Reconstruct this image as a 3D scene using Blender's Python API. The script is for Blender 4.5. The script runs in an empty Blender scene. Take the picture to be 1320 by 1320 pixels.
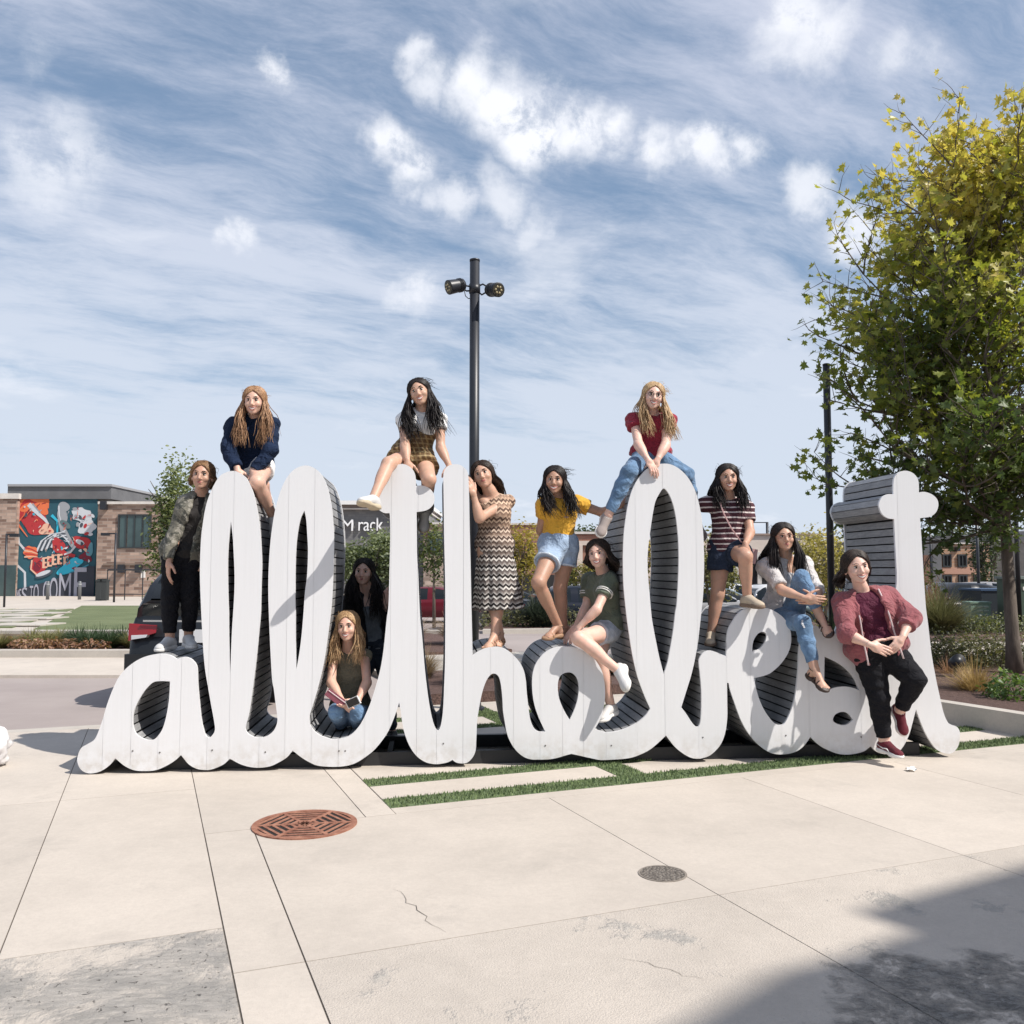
import bpy, bmesh, math, random
import numpy as np
from mathutils import Vector, Matrix, Euler
random.seed(11); np.random.seed(11)
R = math.radians
scene = bpy.context.scene
COL = scene.collection

# ------------------------------------------------------------------ camera
FPX = 1150.0
PITCH = math.atan(75.0 / FPX)
CAMZ = 1.5
cam_d = bpy.data.cameras.new('camera')
cam = bpy.data.objects.new('camera', cam_d); COL.objects.link(cam)
cam.location = (0, 0, CAMZ)
cam.rotation_euler = (R(90) + PITCH, 0, 0)
cam_d.sensor_width = 36.0; cam_d.sensor_fit = 'HORIZONTAL'
cam_d.lens = 36.0 * FPX / 1320.0
cam_d.clip_start = 0.05; cam_d.clip_end = 3000
scene.camera = cam
CP, SP = math.cos(PITCH), math.sin(PITCH)

def ray(px, py):
    x = (px - 660) / FPX; y = (660 - py) / FPX
    return Vector((x, CP - y * SP, SP + y * CP))
def at(px, py, Y):
    d = ray(px, py); t = Y / d.y
    return Vector((d.x * t, Y, CAMZ + d.z * t))
def gz(Y): return -0.6 * min(1.0, max(0.0, (Y - 20.0) / 12.0))          # the car park lies a little lower
def g(px, py, z=0.0):
    d = ray(px, py); t = (z - CAMZ) / d.z
    return Vector((d.x * t, d.y * t, z))

# ------------------------------------------------------------------ node helpers
class NT:
    def __init__(s, tree): s.t = tree; s.n = tree.nodes; s.l = tree.links
    def node(s, typ, **kw):
        n = s.n.new(typ)
        for k, v in kw.items():
            if k.startswith('i_'):
                key = k[2:]
                key = int(key) if key.isdigit() else key.replace('_', ' ')
                s.put(n.inputs[key], v)
            else: setattr(n, k, v)
        return n
    def put(s, sock, v):
        if hasattr(v, 'is_output') or isinstance(v, bpy.types.NodeSocket): s.l.new(v, sock)
        else: sock.default_value = v
    def math(s, op, a, b=0.0, c=0.0, clamp=False):
        n = s.n.new('ShaderNodeMath'); n.operation = op; n.use_clamp = clamp
        s.put(n.inputs[0], a); s.put(n.inputs[1], b); s.put(n.inputs[2], c)
        return n.outputs[0]
    def vmath(s, op, a, b=(0, 0, 0), out=0):
        n = s.n.new('ShaderNodeVectorMath'); n.operation = op
        s.put(n.inputs[0], a)
        if op == 'SCALE': s.put(n.inputs['Scale'], b)
        else: s.put(n.inputs[1], b)
        return n.outputs[out]
    def mix(s, f, a, b, mode='MIX'):
        n = s.n.new('ShaderNodeMix'); n.data_type = 'RGBA'; n.blend_type = mode
        s.put(n.inputs[0], f); s.put(n.inputs[6], a); s.put(n.inputs[7], b)
        return n.outputs[2]
    def ramp(s, f, lo, hi, a=0.0, b=1.0, smooth=True):
        n = s.n.new('ShaderNodeMapRange'); n.interpolation_type = 'SMOOTHSTEP' if smooth else 'LINEAR'
        s.put(n.inputs[0], f); s.put(n.inputs[1], lo); s.put(n.inputs[2], hi); s.put(n.inputs[3], a); s.put(n.inputs[4], b)
        return n.outputs[0]
    def noise(s, vec, scale, detail=4.0, rough=0.55, dist=0.0, out=0):
        n = s.n.new('ShaderNodeTexNoise')
        s.put(n.inputs['Vector'], vec); s.put(n.inputs['Scale'], scale); n.inputs['Detail'].default_value = detail
        n.inputs['Roughness'].default_value = rough; n.inputs['Distortion'].default_value = dist
        return n.outputs[out]
    def sep(s, v):
        n = s.n.new('ShaderNodeSeparateXYZ'); s.put(n.inputs[0], v); return n.outputs
    def comb(s, x, y, z):
        n = s.n.new('ShaderNodeCombineXYZ'); s.put(n.inputs[0], x); s.put(n.inputs[1], y); s.put(n.inputs[2], z); return n.outputs[0]
    def obj(s): return s.n.new('ShaderNodeTexCoord').outputs['Object']
    def pos(s): return s.n.new('ShaderNodeNewGeometry').outputs['Position']

# ------------------------------------------------------------------ world: Nishita sky with cloud layers
SUNV = Vector((0.80, -0.40, 1.0)).normalized()
sun_el = math.asin(SUNV.z); sun_az = math.atan2(SUNV.x, SUNV.y)
world = bpy.data.worlds.new('World'); scene.world = world; world.use_nodes = True
W = NT(world.node_tree); W.n.clear()
sky = W.node('ShaderNodeTexSky', sky_type='NISHITA', sun_disc=False)
sky.sun_elevation = sun_el; sky.sun_rotation = sun_az; sky.air_density = 1.0; sky.dust_density = 0.6; sky.ozone_density = 1.2
SKY_STR = 0.10
tc = W.node('ShaderNodeTexCoord').outputs['Generated']
sx, sy, sz = W.sep(tc)
den = W.math('ADD', W.math('MAXIMUM', sz, 0.0), 0.16)
cx = W.math('DIVIDE', sx, den); cy = W.math('DIVIDE', sy, den)
base = W.mix(0.30, W.vmath('SCALE', sky.outputs[0], SKY_STR * 0.80), (0.20, 0.33, 0.50, 1))
# fine warp used by both layers
flat = W.comb(cx, cy, 0.0)
warp = W.noise(flat, 1.3, 3.0, 0.6, 0.0, 1)
flatw = W.vmath('ADD', flat, W.vmath('SCALE', W.vmath('SUBTRACT', warp, (0.5, 0.5, 0.5)), 0.28))
fx_, fy_, _z = W.sep(flatw)
def streak(th, sa, sb, off=0.0):
    c_, s_ = math.cos(R(th)), math.sin(R(th))
    a_ = W.math('ADD', W.math('MULTIPLY', fx_, c_ * sa), W.math('MULTIPLY', fy_, s_ * sa)); b_ = W.math('ADD', W.math('MULTIPLY', fx_, -s_ * sb), W.math('MULTIPLY', fy_, c_ * sb))
    return W.comb(a_, b_, off)
st1 = streak(38, 0.42, 1.35); st2 = streak(20, 0.9, 2.2, 3.7)
veil = W.noise(st1, 1.15, 9.0, 0.62, 0.0)
veil2 = W.noise(st2, 2.4, 10.0, 0.70, 0.0)
vv = W.math('ADD', W.math('MULTIPLY', veil, 0.66), W.math('MULTIPLY', veil2, 0.34))
hor = W.ramp(sz, 0.0, 0.42, 0.17, 0.0)
vmask = W.ramp(W.math('ADD', vv, hor), 0.40, 0.61, 0.07, 0.93)
veil_col = W.mix(W.ramp(sz, 0.05, 0.6), (0.49, 0.545, 0.63, 1), (0.47, 0.50, 0.60, 1))
c1 = W.mix(vmask, base, veil_col)
# bright cumulus fragments: direction-space patches broken up by noise
def dirv(px, py): return ray(px, py).normalized()
blobs = [(535,60,.030,.8),(560,95,.035,.8),(620,110,.045,1),(660,135,.055,1.1),(690,165,.055,1.1),(740,180,.045,1),(790,185,.04,1),(850,195,.036,1),(910,197,.036,.95),(960,195,.028,.8),
         (505,205,.035,.95),(530,235,.035,.9),(580,265,.03,.7),(640,250,.04,.7),(345,112,.024,.85),(305,312,.022,.7),(520,372,.035,.75),
         (1035,15,.05,.9),(1070,45,.035,.8),(1050,232,.035,.8),(1090,300,.045,.8),(1110,280,.04,.8),(1180,70,.03,.5),(30,215,.05,.6),(90,190,.05,.55),(40,60,.03,.3),(680,290,.035,.6)]
nd = W.vmath('NORMALIZE', tc)
wob = W.noise(nd, 9.0, 7.0, 0.60, 0.0, 1)
ndw = W.vmath('ADD', nd, W.vmath('SCALE', W.vmath('SUBTRACT', wob, (0.5, 0.5, 0.5)), 0.12))
acc = 0.0
for (px, py, r, s_) in blobs:
    dv = dirv(px, py)
    dd = W.vmath('DISTANCE', ndw, tuple(dv), out=1)
    m = W.ramp(dd, r * 1.08, r * 0.20, 0.0, s_)
    acc = m if isinstance(acc, float) else W.math('MAXIMUM', acc, m)
# the same kind of fragments everywhere else in the sky
frag = W.noise(W.vmath('ADD', flatw, (7.3, 2.1, 0)), 1.6, 8.0, 0.6, 0.2)
fragm = W.ramp(frag, 0.58, 0.78, 0.0, 0.8)
puff = W.noise(nd, 18.0, 10.0, 0.68, 0.2)
cum = W.math('MULTIPLY', acc, W.ramp(puff, 0.34, 0.54, 0.25, 1.0))
cum = W.math('MAXIMUM', cum, W.math('MULTIPLY', fragm, 0.6), clamp=True)
c2 = W.mix(cum, c1, (0.70, 0.715, 0.76, 1))
bg = W.node('ShaderNodeBackground', i_Color=c2, i_Strength=1.0)
wo = W.node('ShaderNodeOutputWorld'); W.l.new(bg.outputs[0], wo.inputs[0])

# ------------------------------------------------------------------ sun
sl = bpy.data.lights.new('sun', 'SUN'); sl.energy = 4.0; sl.angle = R(0.5); sl.color = (1.0, 0.95, 0.88)
so = bpy.data.objects.new('sun', sl); COL.objects.link(so)
so.rotation_euler = (-SUNV).to_track_quat('-Z', 'Y').to_euler()
so.location = (10, -5, 14)
scene.view_settings.view_transform = 'Standard'; scene.view_settings.look = 'None'
scene.view_settings.exposure = 0.50; scene.view_settings.gamma = 1.0
scene.view_settings.use_curve_mapping = False
scene.render.engine = 'CYCLES'
scene.cycles.max_bounces = 6; scene.cycles.transparent_max_bounces = 8
scene.cycles.use_denoising = True

# ------------------------------------------------------------------ object helpers
def prop(o, label=None, cat=None, group=None, kind=None):
    if label: o['label'] = label
    if cat: o['category'] = cat
    if group: o['group'] = group
    if kind: o['kind'] = kind
    return o
def empty(name, loc, label=None, cat=None, group=None, rz=0.0):
    o = bpy.data.objects.new(name, None); COL.objects.link(o); o.location = loc; o.rotation_euler = (0, 0, rz)
    o.empty_display_size = 0.1
    return prop(o, label, cat, group)
def link(name, me, mat=None, parent=None, loc=None):
    o = bpy.data.objects.new(name, me); COL.objects.link(o)
    if mat is not None and not me.materials: me.materials.append(mat)
    if parent is not None: o.parent = parent
    if loc is not None: o.location = loc
    return o
def mesh_py(name, vs, fs, smooth=False):
    me = bpy.data.meshes.new(name); me.from_pydata([tuple(v) for v in vs], [], [tuple(f) for f in fs]); me.update()
    if smooth: me.polygons.foreach_set('use_smooth', [True] * len(me.polygons))
    return me
def mesh_np(name, V, F, smooth=True):
    """V (n,3) float, F (m,k) int with constant k"""
    me = bpy.data.meshes.new(name)
    k = F.shape[1]; m = len(F)
    me.vertices.add(len(V)); me.vertices.foreach_set('co', np.ascontiguousarray(V, dtype=np.float32).ravel())
    me.loops.add(m * k); me.loops.foreach_set('vertex_index', np.ascontiguousarray(F, dtype=np.int32).ravel())
    me.polygons.add(m); me.polygons.foreach_set('loop_start', np.arange(0, m * k, k, dtype=np.int32))
    me.polygons.foreach_set('loop_total', np.full(m, k, dtype=np.int32))
    me.polygons.foreach_set('use_smooth', np.full(m, smooth, dtype=bool))
    me.update(calc_edges=True); me.validate()
    return me

class MB:
    """collects simple shapes, builds ONE mesh object"""
    def __init__(s): s.v = []; s.f = []
    def add(s, vs, fs):
        b = len(s.v); s.v += [Vector(v) for v in vs]; s.f += [tuple(i + b for i in f) for f in fs]
    def box(s, c, size, M=None):
        x, y, z = (q / 2 for q in size); c = Vector(c)
        vs = [Vector((i * x, j * y, k * z)) for i in (-1, 1) for j in (-1, 1) for k in (-1, 1)]
        if M is not None: vs = [M @ v for v in vs]
        s.add([v + c for v in vs], [(0,1,3,2),(4,6,7,5),(0,4,5,1),(2,3,7,6),(0,2,6,4),(1,5,7,3)])
    def hexa(s, b4, t4):
        s.add(list(b4) + list(t4), [(3,2,1,0),(4,5,6,7),(0,1,5,4),(1,2,6,5),(2,3,7,6),(3,0,4,7)])
    def tube(s, pts, rads, n=8, caps=True):
        pts = [Vector(p) for p in pts]
        if not hasattr(rads, '__len__'): rads = [rads] * len(pts)
        rings = []; up = None; b = len(s.v)
        for i, p in enumerate(pts):
            d = (pts[min(i + 1, len(pts) - 1)] - pts[max(i - 1, 0)])
            if d.length < 1e-9: d = Vector((0, 0, 1))
            d.normalize()
            if up is None: up = d.orthogonal().normalized()
            up = (up - d * up.dot(d)); up = up.normalized() if up.length > 1e-6 else d.orthogonal().normalized()
            w = d.cross(up)
            for k in range(n):
                a = 2 * math.pi * k / n
                s.v.append(p + (up * math.cos(a) + w * math.sin(a)) * rads[i])
        for i in range(len(pts) - 1):
            for k in range(n):
                k2 = (k + 1) % n
                s.f.append((b + i * n + k, b + i * n + k2, b + (i + 1) * n + k2, b + (i + 1) * n + k))
        if caps:
            s.f.append(tuple(b + k for k in reversed(range(n)))); s.f.append(tuple(b + (len(pts) - 1) * n + k for k in range(n)))
    def cyl(s, p, r, h, n=16, r2=None): s.tube([p, Vector(p) + Vector((0, 0, h))], [r, r if r2 is None else r2], n)
    def prism(s, poly, z0, z1):
        """poly: list of (x,y), counterclockwise or not"""
        n = len(poly); b = len(s.v)
        for (x, y) in poly: s.v.append(Vector((x, y, z0)))
        for (x, y) in poly: s.v.append(Vector((x, y, z1)))
        area = sum(poly[i][0] * poly[(i + 1) % n][1] - poly[(i + 1) % n][0] * poly[i][1] for i in range(n))
        idx = list(range(n))
        if area < 0: idx.reverse()
        s.f.append(tuple(b + n + i for i in idx)); s.f.append(tuple(b + i for i in reversed(idx)))
        for q in range(n):
            i, j = idx[q], idx[(q + 1) % n]
            s.f.append((b + i, b + j, b + n + j, b + n + i))
    def ell(s, c, r, n=10, m=7, M=None):
        b = len(s.v); c = Vector(c)
        if not hasattr(r, '__len__'): r = (r, r, r)
        for i in range(m + 1):
            t = math.pi * i / m
            for k in range(n):
                a = 2 * math.pi * k / n
                v = Vector((r[0] * math.sin(t) * math.cos(a), r[1] * math.sin(t) * math.sin(a), r[2] * math.cos(t)))
                if M is not None: v = M @ v
                s.v.append(c + v)
        for i in range(m):
            for k in range(n):
                k2 = (k + 1) % n
                s.f.append((b + i * n + k, b + (i + 1) * n + k, b + (i + 1) * n + k2, b + i * n + k2))
    def build(s, name, mat, parent=None, smooth=False, loc=None, org=None):
        vs = s.v if org is None else [v - Vector(org) for v in s.v]
        me = mesh_py(name, vs, s.f, smooth)
        if smooth:
            try: me.shade_auto = True
            except Exception: pass
        return link(name, me, mat, parent, loc if loc is not None else org)

# ------------------------------------------------------------------ materials
MC = {}
def mat(name, col, rough=0.6, metal=0.0, var=0.0, vscale=8.0, bump=0.0, bscale=60.0, coord='obj', spec=None, col2=None, stretch=None, coat=0.0, rnd=0.0, sss=0.0, transl=0.0, alpha=None):
    if name in MC: return MC[name]
    m = bpy.data.materials.new(name); m.use_nodes = True
    T = NT(m.node_tree); bs = m.node_tree.nodes['Principled BSDF']
    co = T.obj() if coord == 'obj' else T.pos()
    if stretch:
        mp = T.node('ShaderNodeMapping'); T.put(mp.inputs[0], co); mp.inputs['Scale'].default_value = stretch; co = mp.outputs[0]
    c = tuple(col) + (1,)
    colsock = None
    if var or col2:
        n = T.noise(co, vscale, 5.0, 0.6)
        c2 = tuple(col2) + (1,) if col2 else tuple(min(1, q * (1 + var)) for q in col) + (1,)
        c1 = c if col2 else tuple(q * (1 - var) for q in col) + (1,)
        colsock = T.mix(T.ramp(n, 0.3, 0.7), c1, c2)
    if rnd:
        oi = T.node('ShaderNodeObjectInfo').outputs['Random']
        k = T.ramp(oi, 0, 1, 1 - rnd, 1 + rnd, smooth=False)
        colsock = T.vmath('SCALE', colsock if colsock is not None else T.comb(*col), k)
    if colsock is not None: T.l.new(colsock, bs.inputs['Base Color'])
    else: bs.inputs['Base Color'].default_value = c
    bs.inputs['Roughness'].default_value = rough; bs.inputs['Metallic'].default_value = metal
    if spec is not None: bs.inputs['Specular IOR Level'].default_value = spec
    if coat: bs.inputs['Coat Weight'].default_value = coat; bs.inputs['Coat Roughness'].default_value = 0.05
    if sss:
        bs.inputs['Subsurface Weight'].default_value = sss; bs.inputs['Subsurface Radius'].default_value = (0.02, 0.008, 0.004); bs.inputs['Subsurface Scale'].default_value = 0.5
    if bump:
        nb = T.noise(co, bscale, 4.0, 0.6)
        b = T.node('ShaderNodeBump'); b.inputs['Strength'].default_value = bump; b.inputs['Distance'].default_value = 0.01
        T.l.new(nb, b.inputs['Height']); T.l.new(b.outputs[0], bs.inputs['Normal'])
    if transl:
        tr = T.node('ShaderNodeBsdfTranslucent'); mx = T.node('ShaderNodeMixShader'); mx.inputs[0].default_value = transl
        if colsock is not None: T.l.new(colsock, tr.inputs[0])
        else: tr.inputs[0].default_value = c
        out = m.node_tree.nodes['Material Output']
        T.l.new(bs.outputs[0], mx.inputs[1]); T.l.new(tr.outputs[0], mx.inputs[2]); T.l.new(mx.outputs[0], out.inputs[0])
    MC[name] = m
    return m
def custom(name, fn, rough=0.8):
    if name in MC: return MC[name]
    m = bpy.data.materials.new(name); m.use_nodes = True
    T = NT(m.node_tree); bs = m.node_tree.nodes['Principled BSDF']; bs.inputs['Roughness'].default_value = rough
    fn(T, bs); MC[name] = m; return m
def bumpn(T, bs, h, strength=0.3, dist=0.01):
    b = T.node('ShaderNodeBump'); b.inputs['Strength'].default_value = strength; b.inputs['Distance'].default_value = dist
    T.l.new(h, b.inputs['Height']); T.l.new(b.outputs[0], bs.inputs['Normal'])
# ================================================================== GROUND
A_ = Vector((-0.3746, 0.9272)); B_ = Vector((0.9272, 0.3746))     # paving grid directions
def uv2(u, v): p = A_ * u + B_ * v; return (p.x, p.y)

def concrete_fn(base=(0.535, 0.475, 0.412), dark=0.84, rough_patch=False):
    def fn(T, bs):
        p = T.pos()
        n1 = T.noise(p, 0.9, 5, 0.6); n2 = T.noise(p, 9.0, 6, 0.7); n3 = T.noise(p, 120.0, 3, 0.7)
        oi = T.node('ShaderNodeObjectInfo').outputs['Random']
        c = T.mix(T.ramp(n1, 0.3, 0.7), tuple(q * dark for q in base) + (1,), tuple(base) + (1,))
        c = T.mix(T.ramp(n2, 0.35, 0.75, 0.0, 0.35), c, tuple(q * 1.12 for q in base) + (1,))
        c = T.mix(T.ramp(n3, 0.52, 0.75, 0.0, 0.38), c, tuple(q * 0.60 for q in base) + (1,))
        c = T.mix(T.ramp(T.noise(p, 38.0, 5, 0.75), 0.35, 0.7, 0.0, 0.30), c, tuple(q * 0.72 for q in base) + (1,))
        st = T.ramp(T.noise(p, 1.7, 8, 0.72, 0.3), 0.54, 0.74, 0.0, 0.32)
        c = T.mix(st, c, (0.27, 0.245, 0.22, 1))
        c = T.vmath('SCALE', c, T.ramp(oi, 0, 1, 0.95, 1.05, smooth=False))
        h = T.math('ADD', T.math('MULTIPLY', n3, 0.5), T.math('MULTIPLY', n2, 0.6))
        if rough_patch:
            # worn, scored old concrete: ridges along one direction, dark pits, grey cement wash
            mp = T.node('ShaderNodeMapping'); T.put(mp.inputs[0], p); mp.inputs['Rotation'].default_value = (0, 0, R(-22)); mp.inputs['Scale'].default_value = (5.0, 13.0, 1.0)
            rid = T.noise(mp.outputs[0], 2.6, 8, 0.72, 0.9)
            msk = T.ramp(T.noise(p, 1.9, 7, 0.7, 0.3), 0.40, 0.56)
            grey = T.mix(T.ramp(T.noise(p, 5.0, 6, 0.65), 0.3, 0.7), (0.30, 0.285, 0.265, 1), (0.46, 0.425, 0.385, 1))
            c = T.mix(T.math('MULTIPLY', msk, 0.85), c, grey)
            pit = T.ramp(T.noise(p, 30.0, 4, 0.7, 0.6), 0.62, 0.67, 0.0, 0.85)
            c = T.mix(T.math('MULTIPLY', pit, msk), c, (0.07, 0.066, 0.06, 1))
            h = T.math('ADD', h, T.math('MULTIPLY', T.math('MULTIPLY', rid, msk), 2.6))
            h = T.math('SUBTRACT', h, T.math('MULTIPLY', T.math('MULTIPLY', pit, msk), 2.0))
            bumpn(T, bs, h, 0.8, 0.012)
        else: bumpn(T, bs, h, 0.35, 0.006)
        T.l.new(c, bs.inputs['Base Color'])
    return fn
M_conc = custom('concrete_paving', concrete_fn(), 0.88)
M_rough = custom('concrete_worn', concrete_fn(rough_patch=True), 0.9)
def worn2(T, bs):
    concrete_fn()(T, bs)
    c0 = bs.inputs['Base Color'].links[0].from_socket; p = T.pos()
    # an old spalled patch of dark grey cement at one corner, and a few pale grey scuffs
    c_ = g(1300, 1330)
    w = T.vmath('ADD', p, T.vmath('SCALE', T.vmath('SUBTRACT', T.noise(p, 2.6, 7, .7, 0, 1), (.5, .5, .5)), 1.1))
    d = T.vmath('DISTANCE', w, tuple(c_), out=1); m1 = T.math('MULTIPLY', T.ramp(d, .66, .42, 0, .8), T.ramp(T.noise(p, 6.0, 8, .78, .3), .40, .60))
    m2 = T.ramp(T.noise(p, 1.5, 7, .7, .2), .56, .64, 0, .7)
    n = T.noise(p, 34, 6, .75, .5); mp = T.node('ShaderNodeMapping'); T.put(mp.inputs[0], p); mp.inputs['Rotation'].default_value = (0, 0, R(30)); mp.inputs['Scale'].default_value = (13, 24, 1); r_ = T.noise(mp.outputs[0], 1.5, 8, .75, 1.2)
    dk = T.mix(T.ramp(r_, .42, .60), (.04, .045, .05, 1), (.30, .295, .285, 1))
    c = T.mix(m2, c0, T.mix(T.ramp(n, .3, .7), (.30, .29, .27, 1), (.46, .43, .39, 1))); c = T.mix(T.math('MULTIPLY', m1, .9), c, dk)
    T.l.new(c, bs.inputs['Base Color'])
    h = T.math('ADD', T.math('MULTIPLY', T.math('MULTIPLY', r_, m1), 3.5), T.math('ADD', T.math('MULTIPLY', T.math('MULTIPLY', n, m2), 1.6), T.math('MULTIPLY', T.noise(p, 120, 3, .7), .5)))
    bumpn(T, bs, h, .85, .014)
M_worn2 = custom('concrete_worn_dark', worn2, 0.9)
M_conc2 = custom('concrete_kerb', concrete_fn((0.48, 0.44, 0.39), 0.85), 0.9)
M_joint = mat('joint_dirt', (0.10, 0.085, 0.07), 0.95)
def asphalt(T, bs):
    p = T.pos(); n = T.noise(p, 160.0, 3, 0.8); n1 = T.noise(p, 0.5, 5, 0.6)
    c = T.mix(T.ramp(n1, 0.3, 0.7), (0.29, 0.245, 0.23, 1), (0.35, 0.30, 0.28, 1))
    c = T.mix(T.ramp(n, 0.5, 0.8, 0, 0.4), c, (0.18, 0.16, 0.15, 1))
    mp = T.node('ShaderNodeMapping'); T.put(mp.inputs[0], p); mp.inputs['Rotation'].default_value = (0, 0, R(-20)); mp.inputs['Scale'].default_value = (0.5, 5, 1)
    c = T.mix(T.ramp(T.noise(mp.outputs[0], 1.5, 4, 0.6), 0.5, 0.8, 0, 0.3), c, (0.38, 0.33, 0.31, 1))
    T.l.new(c, bs.inputs['Base Color']); bumpn(T, bs, n, 0.4, 0.006)
M_asph = custom('asphalt', asphalt, 0.92)
def lawn_fn(T, bs):
    p = T.pos(); n = T.noise(p, 60, 4, 0.8); n1 = T.noise(p, 0.8, 4, 0.6)
    c = T.mix(T.ramp(n1, 0.3, 0.7), (0.115, 0.14, 0.06, 1), (0.16, 0.185, 0.085, 1))
    c = T.mix(T.ramp(n, 0.4, 0.8, 0, 0.5), c, (0.06, 0.085, 0.03, 1))
    T.l.new(c, bs.inputs['Base Color']); bumpn(T, bs, n, 0.6, 0.03)
M_lawn = custom('lawn', lawn_fn, 0.95)
M_turf = mat('turf', (0.11, 0.15, 0.07), 0.9, var=0.35, vscale=40, coord='pos')
def mulch_fn(T, bs):
    p = T.pos(); n = T.noise(p, 30, 5, 0.8, 1.5); 
    c = T.mix(T.ramp(n, 0.35, 0.65), (0.06, 0.033, 0.027, 1), (0.19, 0.115, 0.095, 1))
    T.l.new(c, bs.inputs['Base Color']); bumpn(T, bs, n, 1.0, 0.03)
M_mulch = custom('mulch', mulch_fn, 0.95)

def sheet(name, pts, z, m, label=None):
    b = MB(); b.prism([(p[0], p[1]) for p in pts], z - 0.05, z)
    o = b.build(name, m); prop(o, label, kind='structure'); return o
GZ = 0.0
b = MB(); b.prism([(-900, -200), (900, -200), (900, 1500), (-900, 1500)], -0.90, -0.80)
o = b.build('ground', mat('far_ground', (0.16, 0.15, 0.12), 0.95, var=0.25, vscale=0.05, coord='pos')); prop(o, 'flat ground under the whole place', kind='structure')
b = MB(); ys_ = [2, 20, 32, 130]
b.add([(x_, y_, gz(y_) - .012) for y_ in ys_ for x_ in (-90, 110)], [(2 * i, 2 * i + 1, 2 * i + 3, 2 * i + 2) for i in range(3)])
prop(b.build('road', M_asph), 'grey asphalt street and parking area behind the script sign', kind='structure')

# plaza bed (dark joint filler) and the slabs that can be told apart, joints recessed between them
plaza = MB(); plaza.prism([uv2(-9, -11), uv2(-9, 14), uv2(9.66, 14), uv2(9.66, -11)], -0.14, -0.004)
plaza = plaza.build('plaza', M_joint); prop(plaza, 'pale beige concrete plaza around the script sign', kind='structure')
def slab(u0, u1, v0, v1, m=M_conc, gap=0.006):
    w = gap
    b = MB(); b.prism([uv2(u0 + w, v0 + w), uv2(u0 + w, v1 - w), uv2(u1 - w, v1 - w), uv2(u1 - w, v0 + w)], -0.08, 0.0)
    o = b.build('concrete_slab', m, plaza); return o
STR = [(5.61, 5.84), (6.22, 6.42), (7.50, 7.70), (8.10, 8.28), (8.72, 8.92)]
vl = [-11, -8, -6.2, -4.4, -2.45, -0.513, 0.319]
for i in range(len(vl) - 1):
    for (u0, u1) in [(-9, -2), (-2, 1.0), (1.0, 2.45), (2.45, 4.03), (4.03, 6.6), (6.6, 9.5)]:
        rp = (u0, u1) == (2.45, 4.03) and i >= 3
        slab(u0, u1, vl[i], vl[i + 1], M_rough if rp else M_conc, 0.0028)
for (u0, u1) in [(-9, -2), (-2, 1), (1, 2.2), (2.2, 3.57), (3.57, 5.47)]: slab(u0, u1, 0.319, 0.588, M_conc, 0.0038)
slab(5.47, 9.5, 0.319, 1.25, gap=0.003); slab(5.47, 9.5, 1.25, 1.44, gap=0.003)
v2 = [0.588, 2.474, 4.01, 5.44, 7.0, 8.6, 10.4, 14]
for i in range(len(v2) - 1):
    for (u0, u1) in [(-9, -4.2), (-4.2, -1), (-1, 0.6), (0.6, 2.2), (2.2, 3.57), (3.57, 5.47)]:
        m = M_conc
        if (u0, u1) == (0.6, 2.2) and i in (0,1,2): m = M_rough
        if (u0, u1) == (2.2, 3.57) and i in (0, 1, 2): m = M_worn2
        slab(u0, u1, v2[i], v2[i + 1], m, 0.0022 if i else 0.003)
slab(5.47, 5.61, 1.44, 14, gap=0.001)
for (u0, u1) in [(5.61, 6.22), (6.22, 7.0), (7.0, 8.1), (8.1, 9.5)]: slab(u0, u1, 8.6, 14)
prev = 5.84
for k, (a, b_) in enumerate(STR[1:] + [(9.5, 9.5)]):
    for (v0, v1) in [(1.44, 3.2), (3.42, 5.3), (5.3, 7.2), (7.2, 8.6)]: slab(prev, a, v0, v1)
    prev = b_
slab(9.5, 9.66, -11, 14, M_conc2, 0.002)                      # kerb top along the street
# plaza drop edge
def blades(name, regions, dens, h, m, seed, label, lean=0.25, w=0.005, maxn=60000):
    rs = np.random.RandomState(seed); V = []; 
    tot = 0
    for (fn_uv, u0, u1, v0, v1) in regions:
        n = int(abs((u1 - u0) * (v1 - v0)) * dens); tot += n
        U = rs.uniform(u0, u1, n); Vv = rs.uniform(v0, v1, n)
        X = A_.x * U + B_.x * Vv if fn_uv else U; Y = A_.y * U + B_.y * Vv if fn_uv else Vv
        V.append(np.stack([X, Y], 1))
    P = np.concatenate(V)[:maxn]; n = len(P)
    a = rs.uniform(0, 2 * np.pi, n); hh = h * rs.uniform(0.6, 1.25, n); ww = w * rs.uniform(0.7, 1.3, n)
    la = rs.uniform(0, 2 * np.pi, n); ll = lean * hh * rs.uniform(0.2, 1.4, n)
    v0_ = np.stack([P[:, 0] - np.cos(a) * ww, P[:, 1] - np.sin(a) * ww, np.zeros(n)], 1)
    v1_ = np.stack([P[:, 0] + np.cos(a) * ww, P[:, 1] + np.sin(a) * ww, np.zeros(n)], 1)
    v2_ = np.stack([P[:, 0] + np.cos(la) * ll, P[:, 1] + np.sin(la) * ll, hh], 1)
    VV = np.stack([v0_, v1_, v2_], 1).reshape(-1, 3); F = np.arange(n * 3).reshape(-1, 3)
    o = link(name, mesh_np(name, VV, F, False), m); prop(o, label, 'grass', kind='stuff'); return o
b = MB()
regs = []
for (u0, u1) in STR:
    v0, v1 = 1.44, 8.6
    b.prism([uv2(u0, v0), uv2(u0, v1), uv2(u1, v1), uv2(u1, v0)], -0.1, 0.002); regs.append((True, u0, u1, v0, v1))
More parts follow.
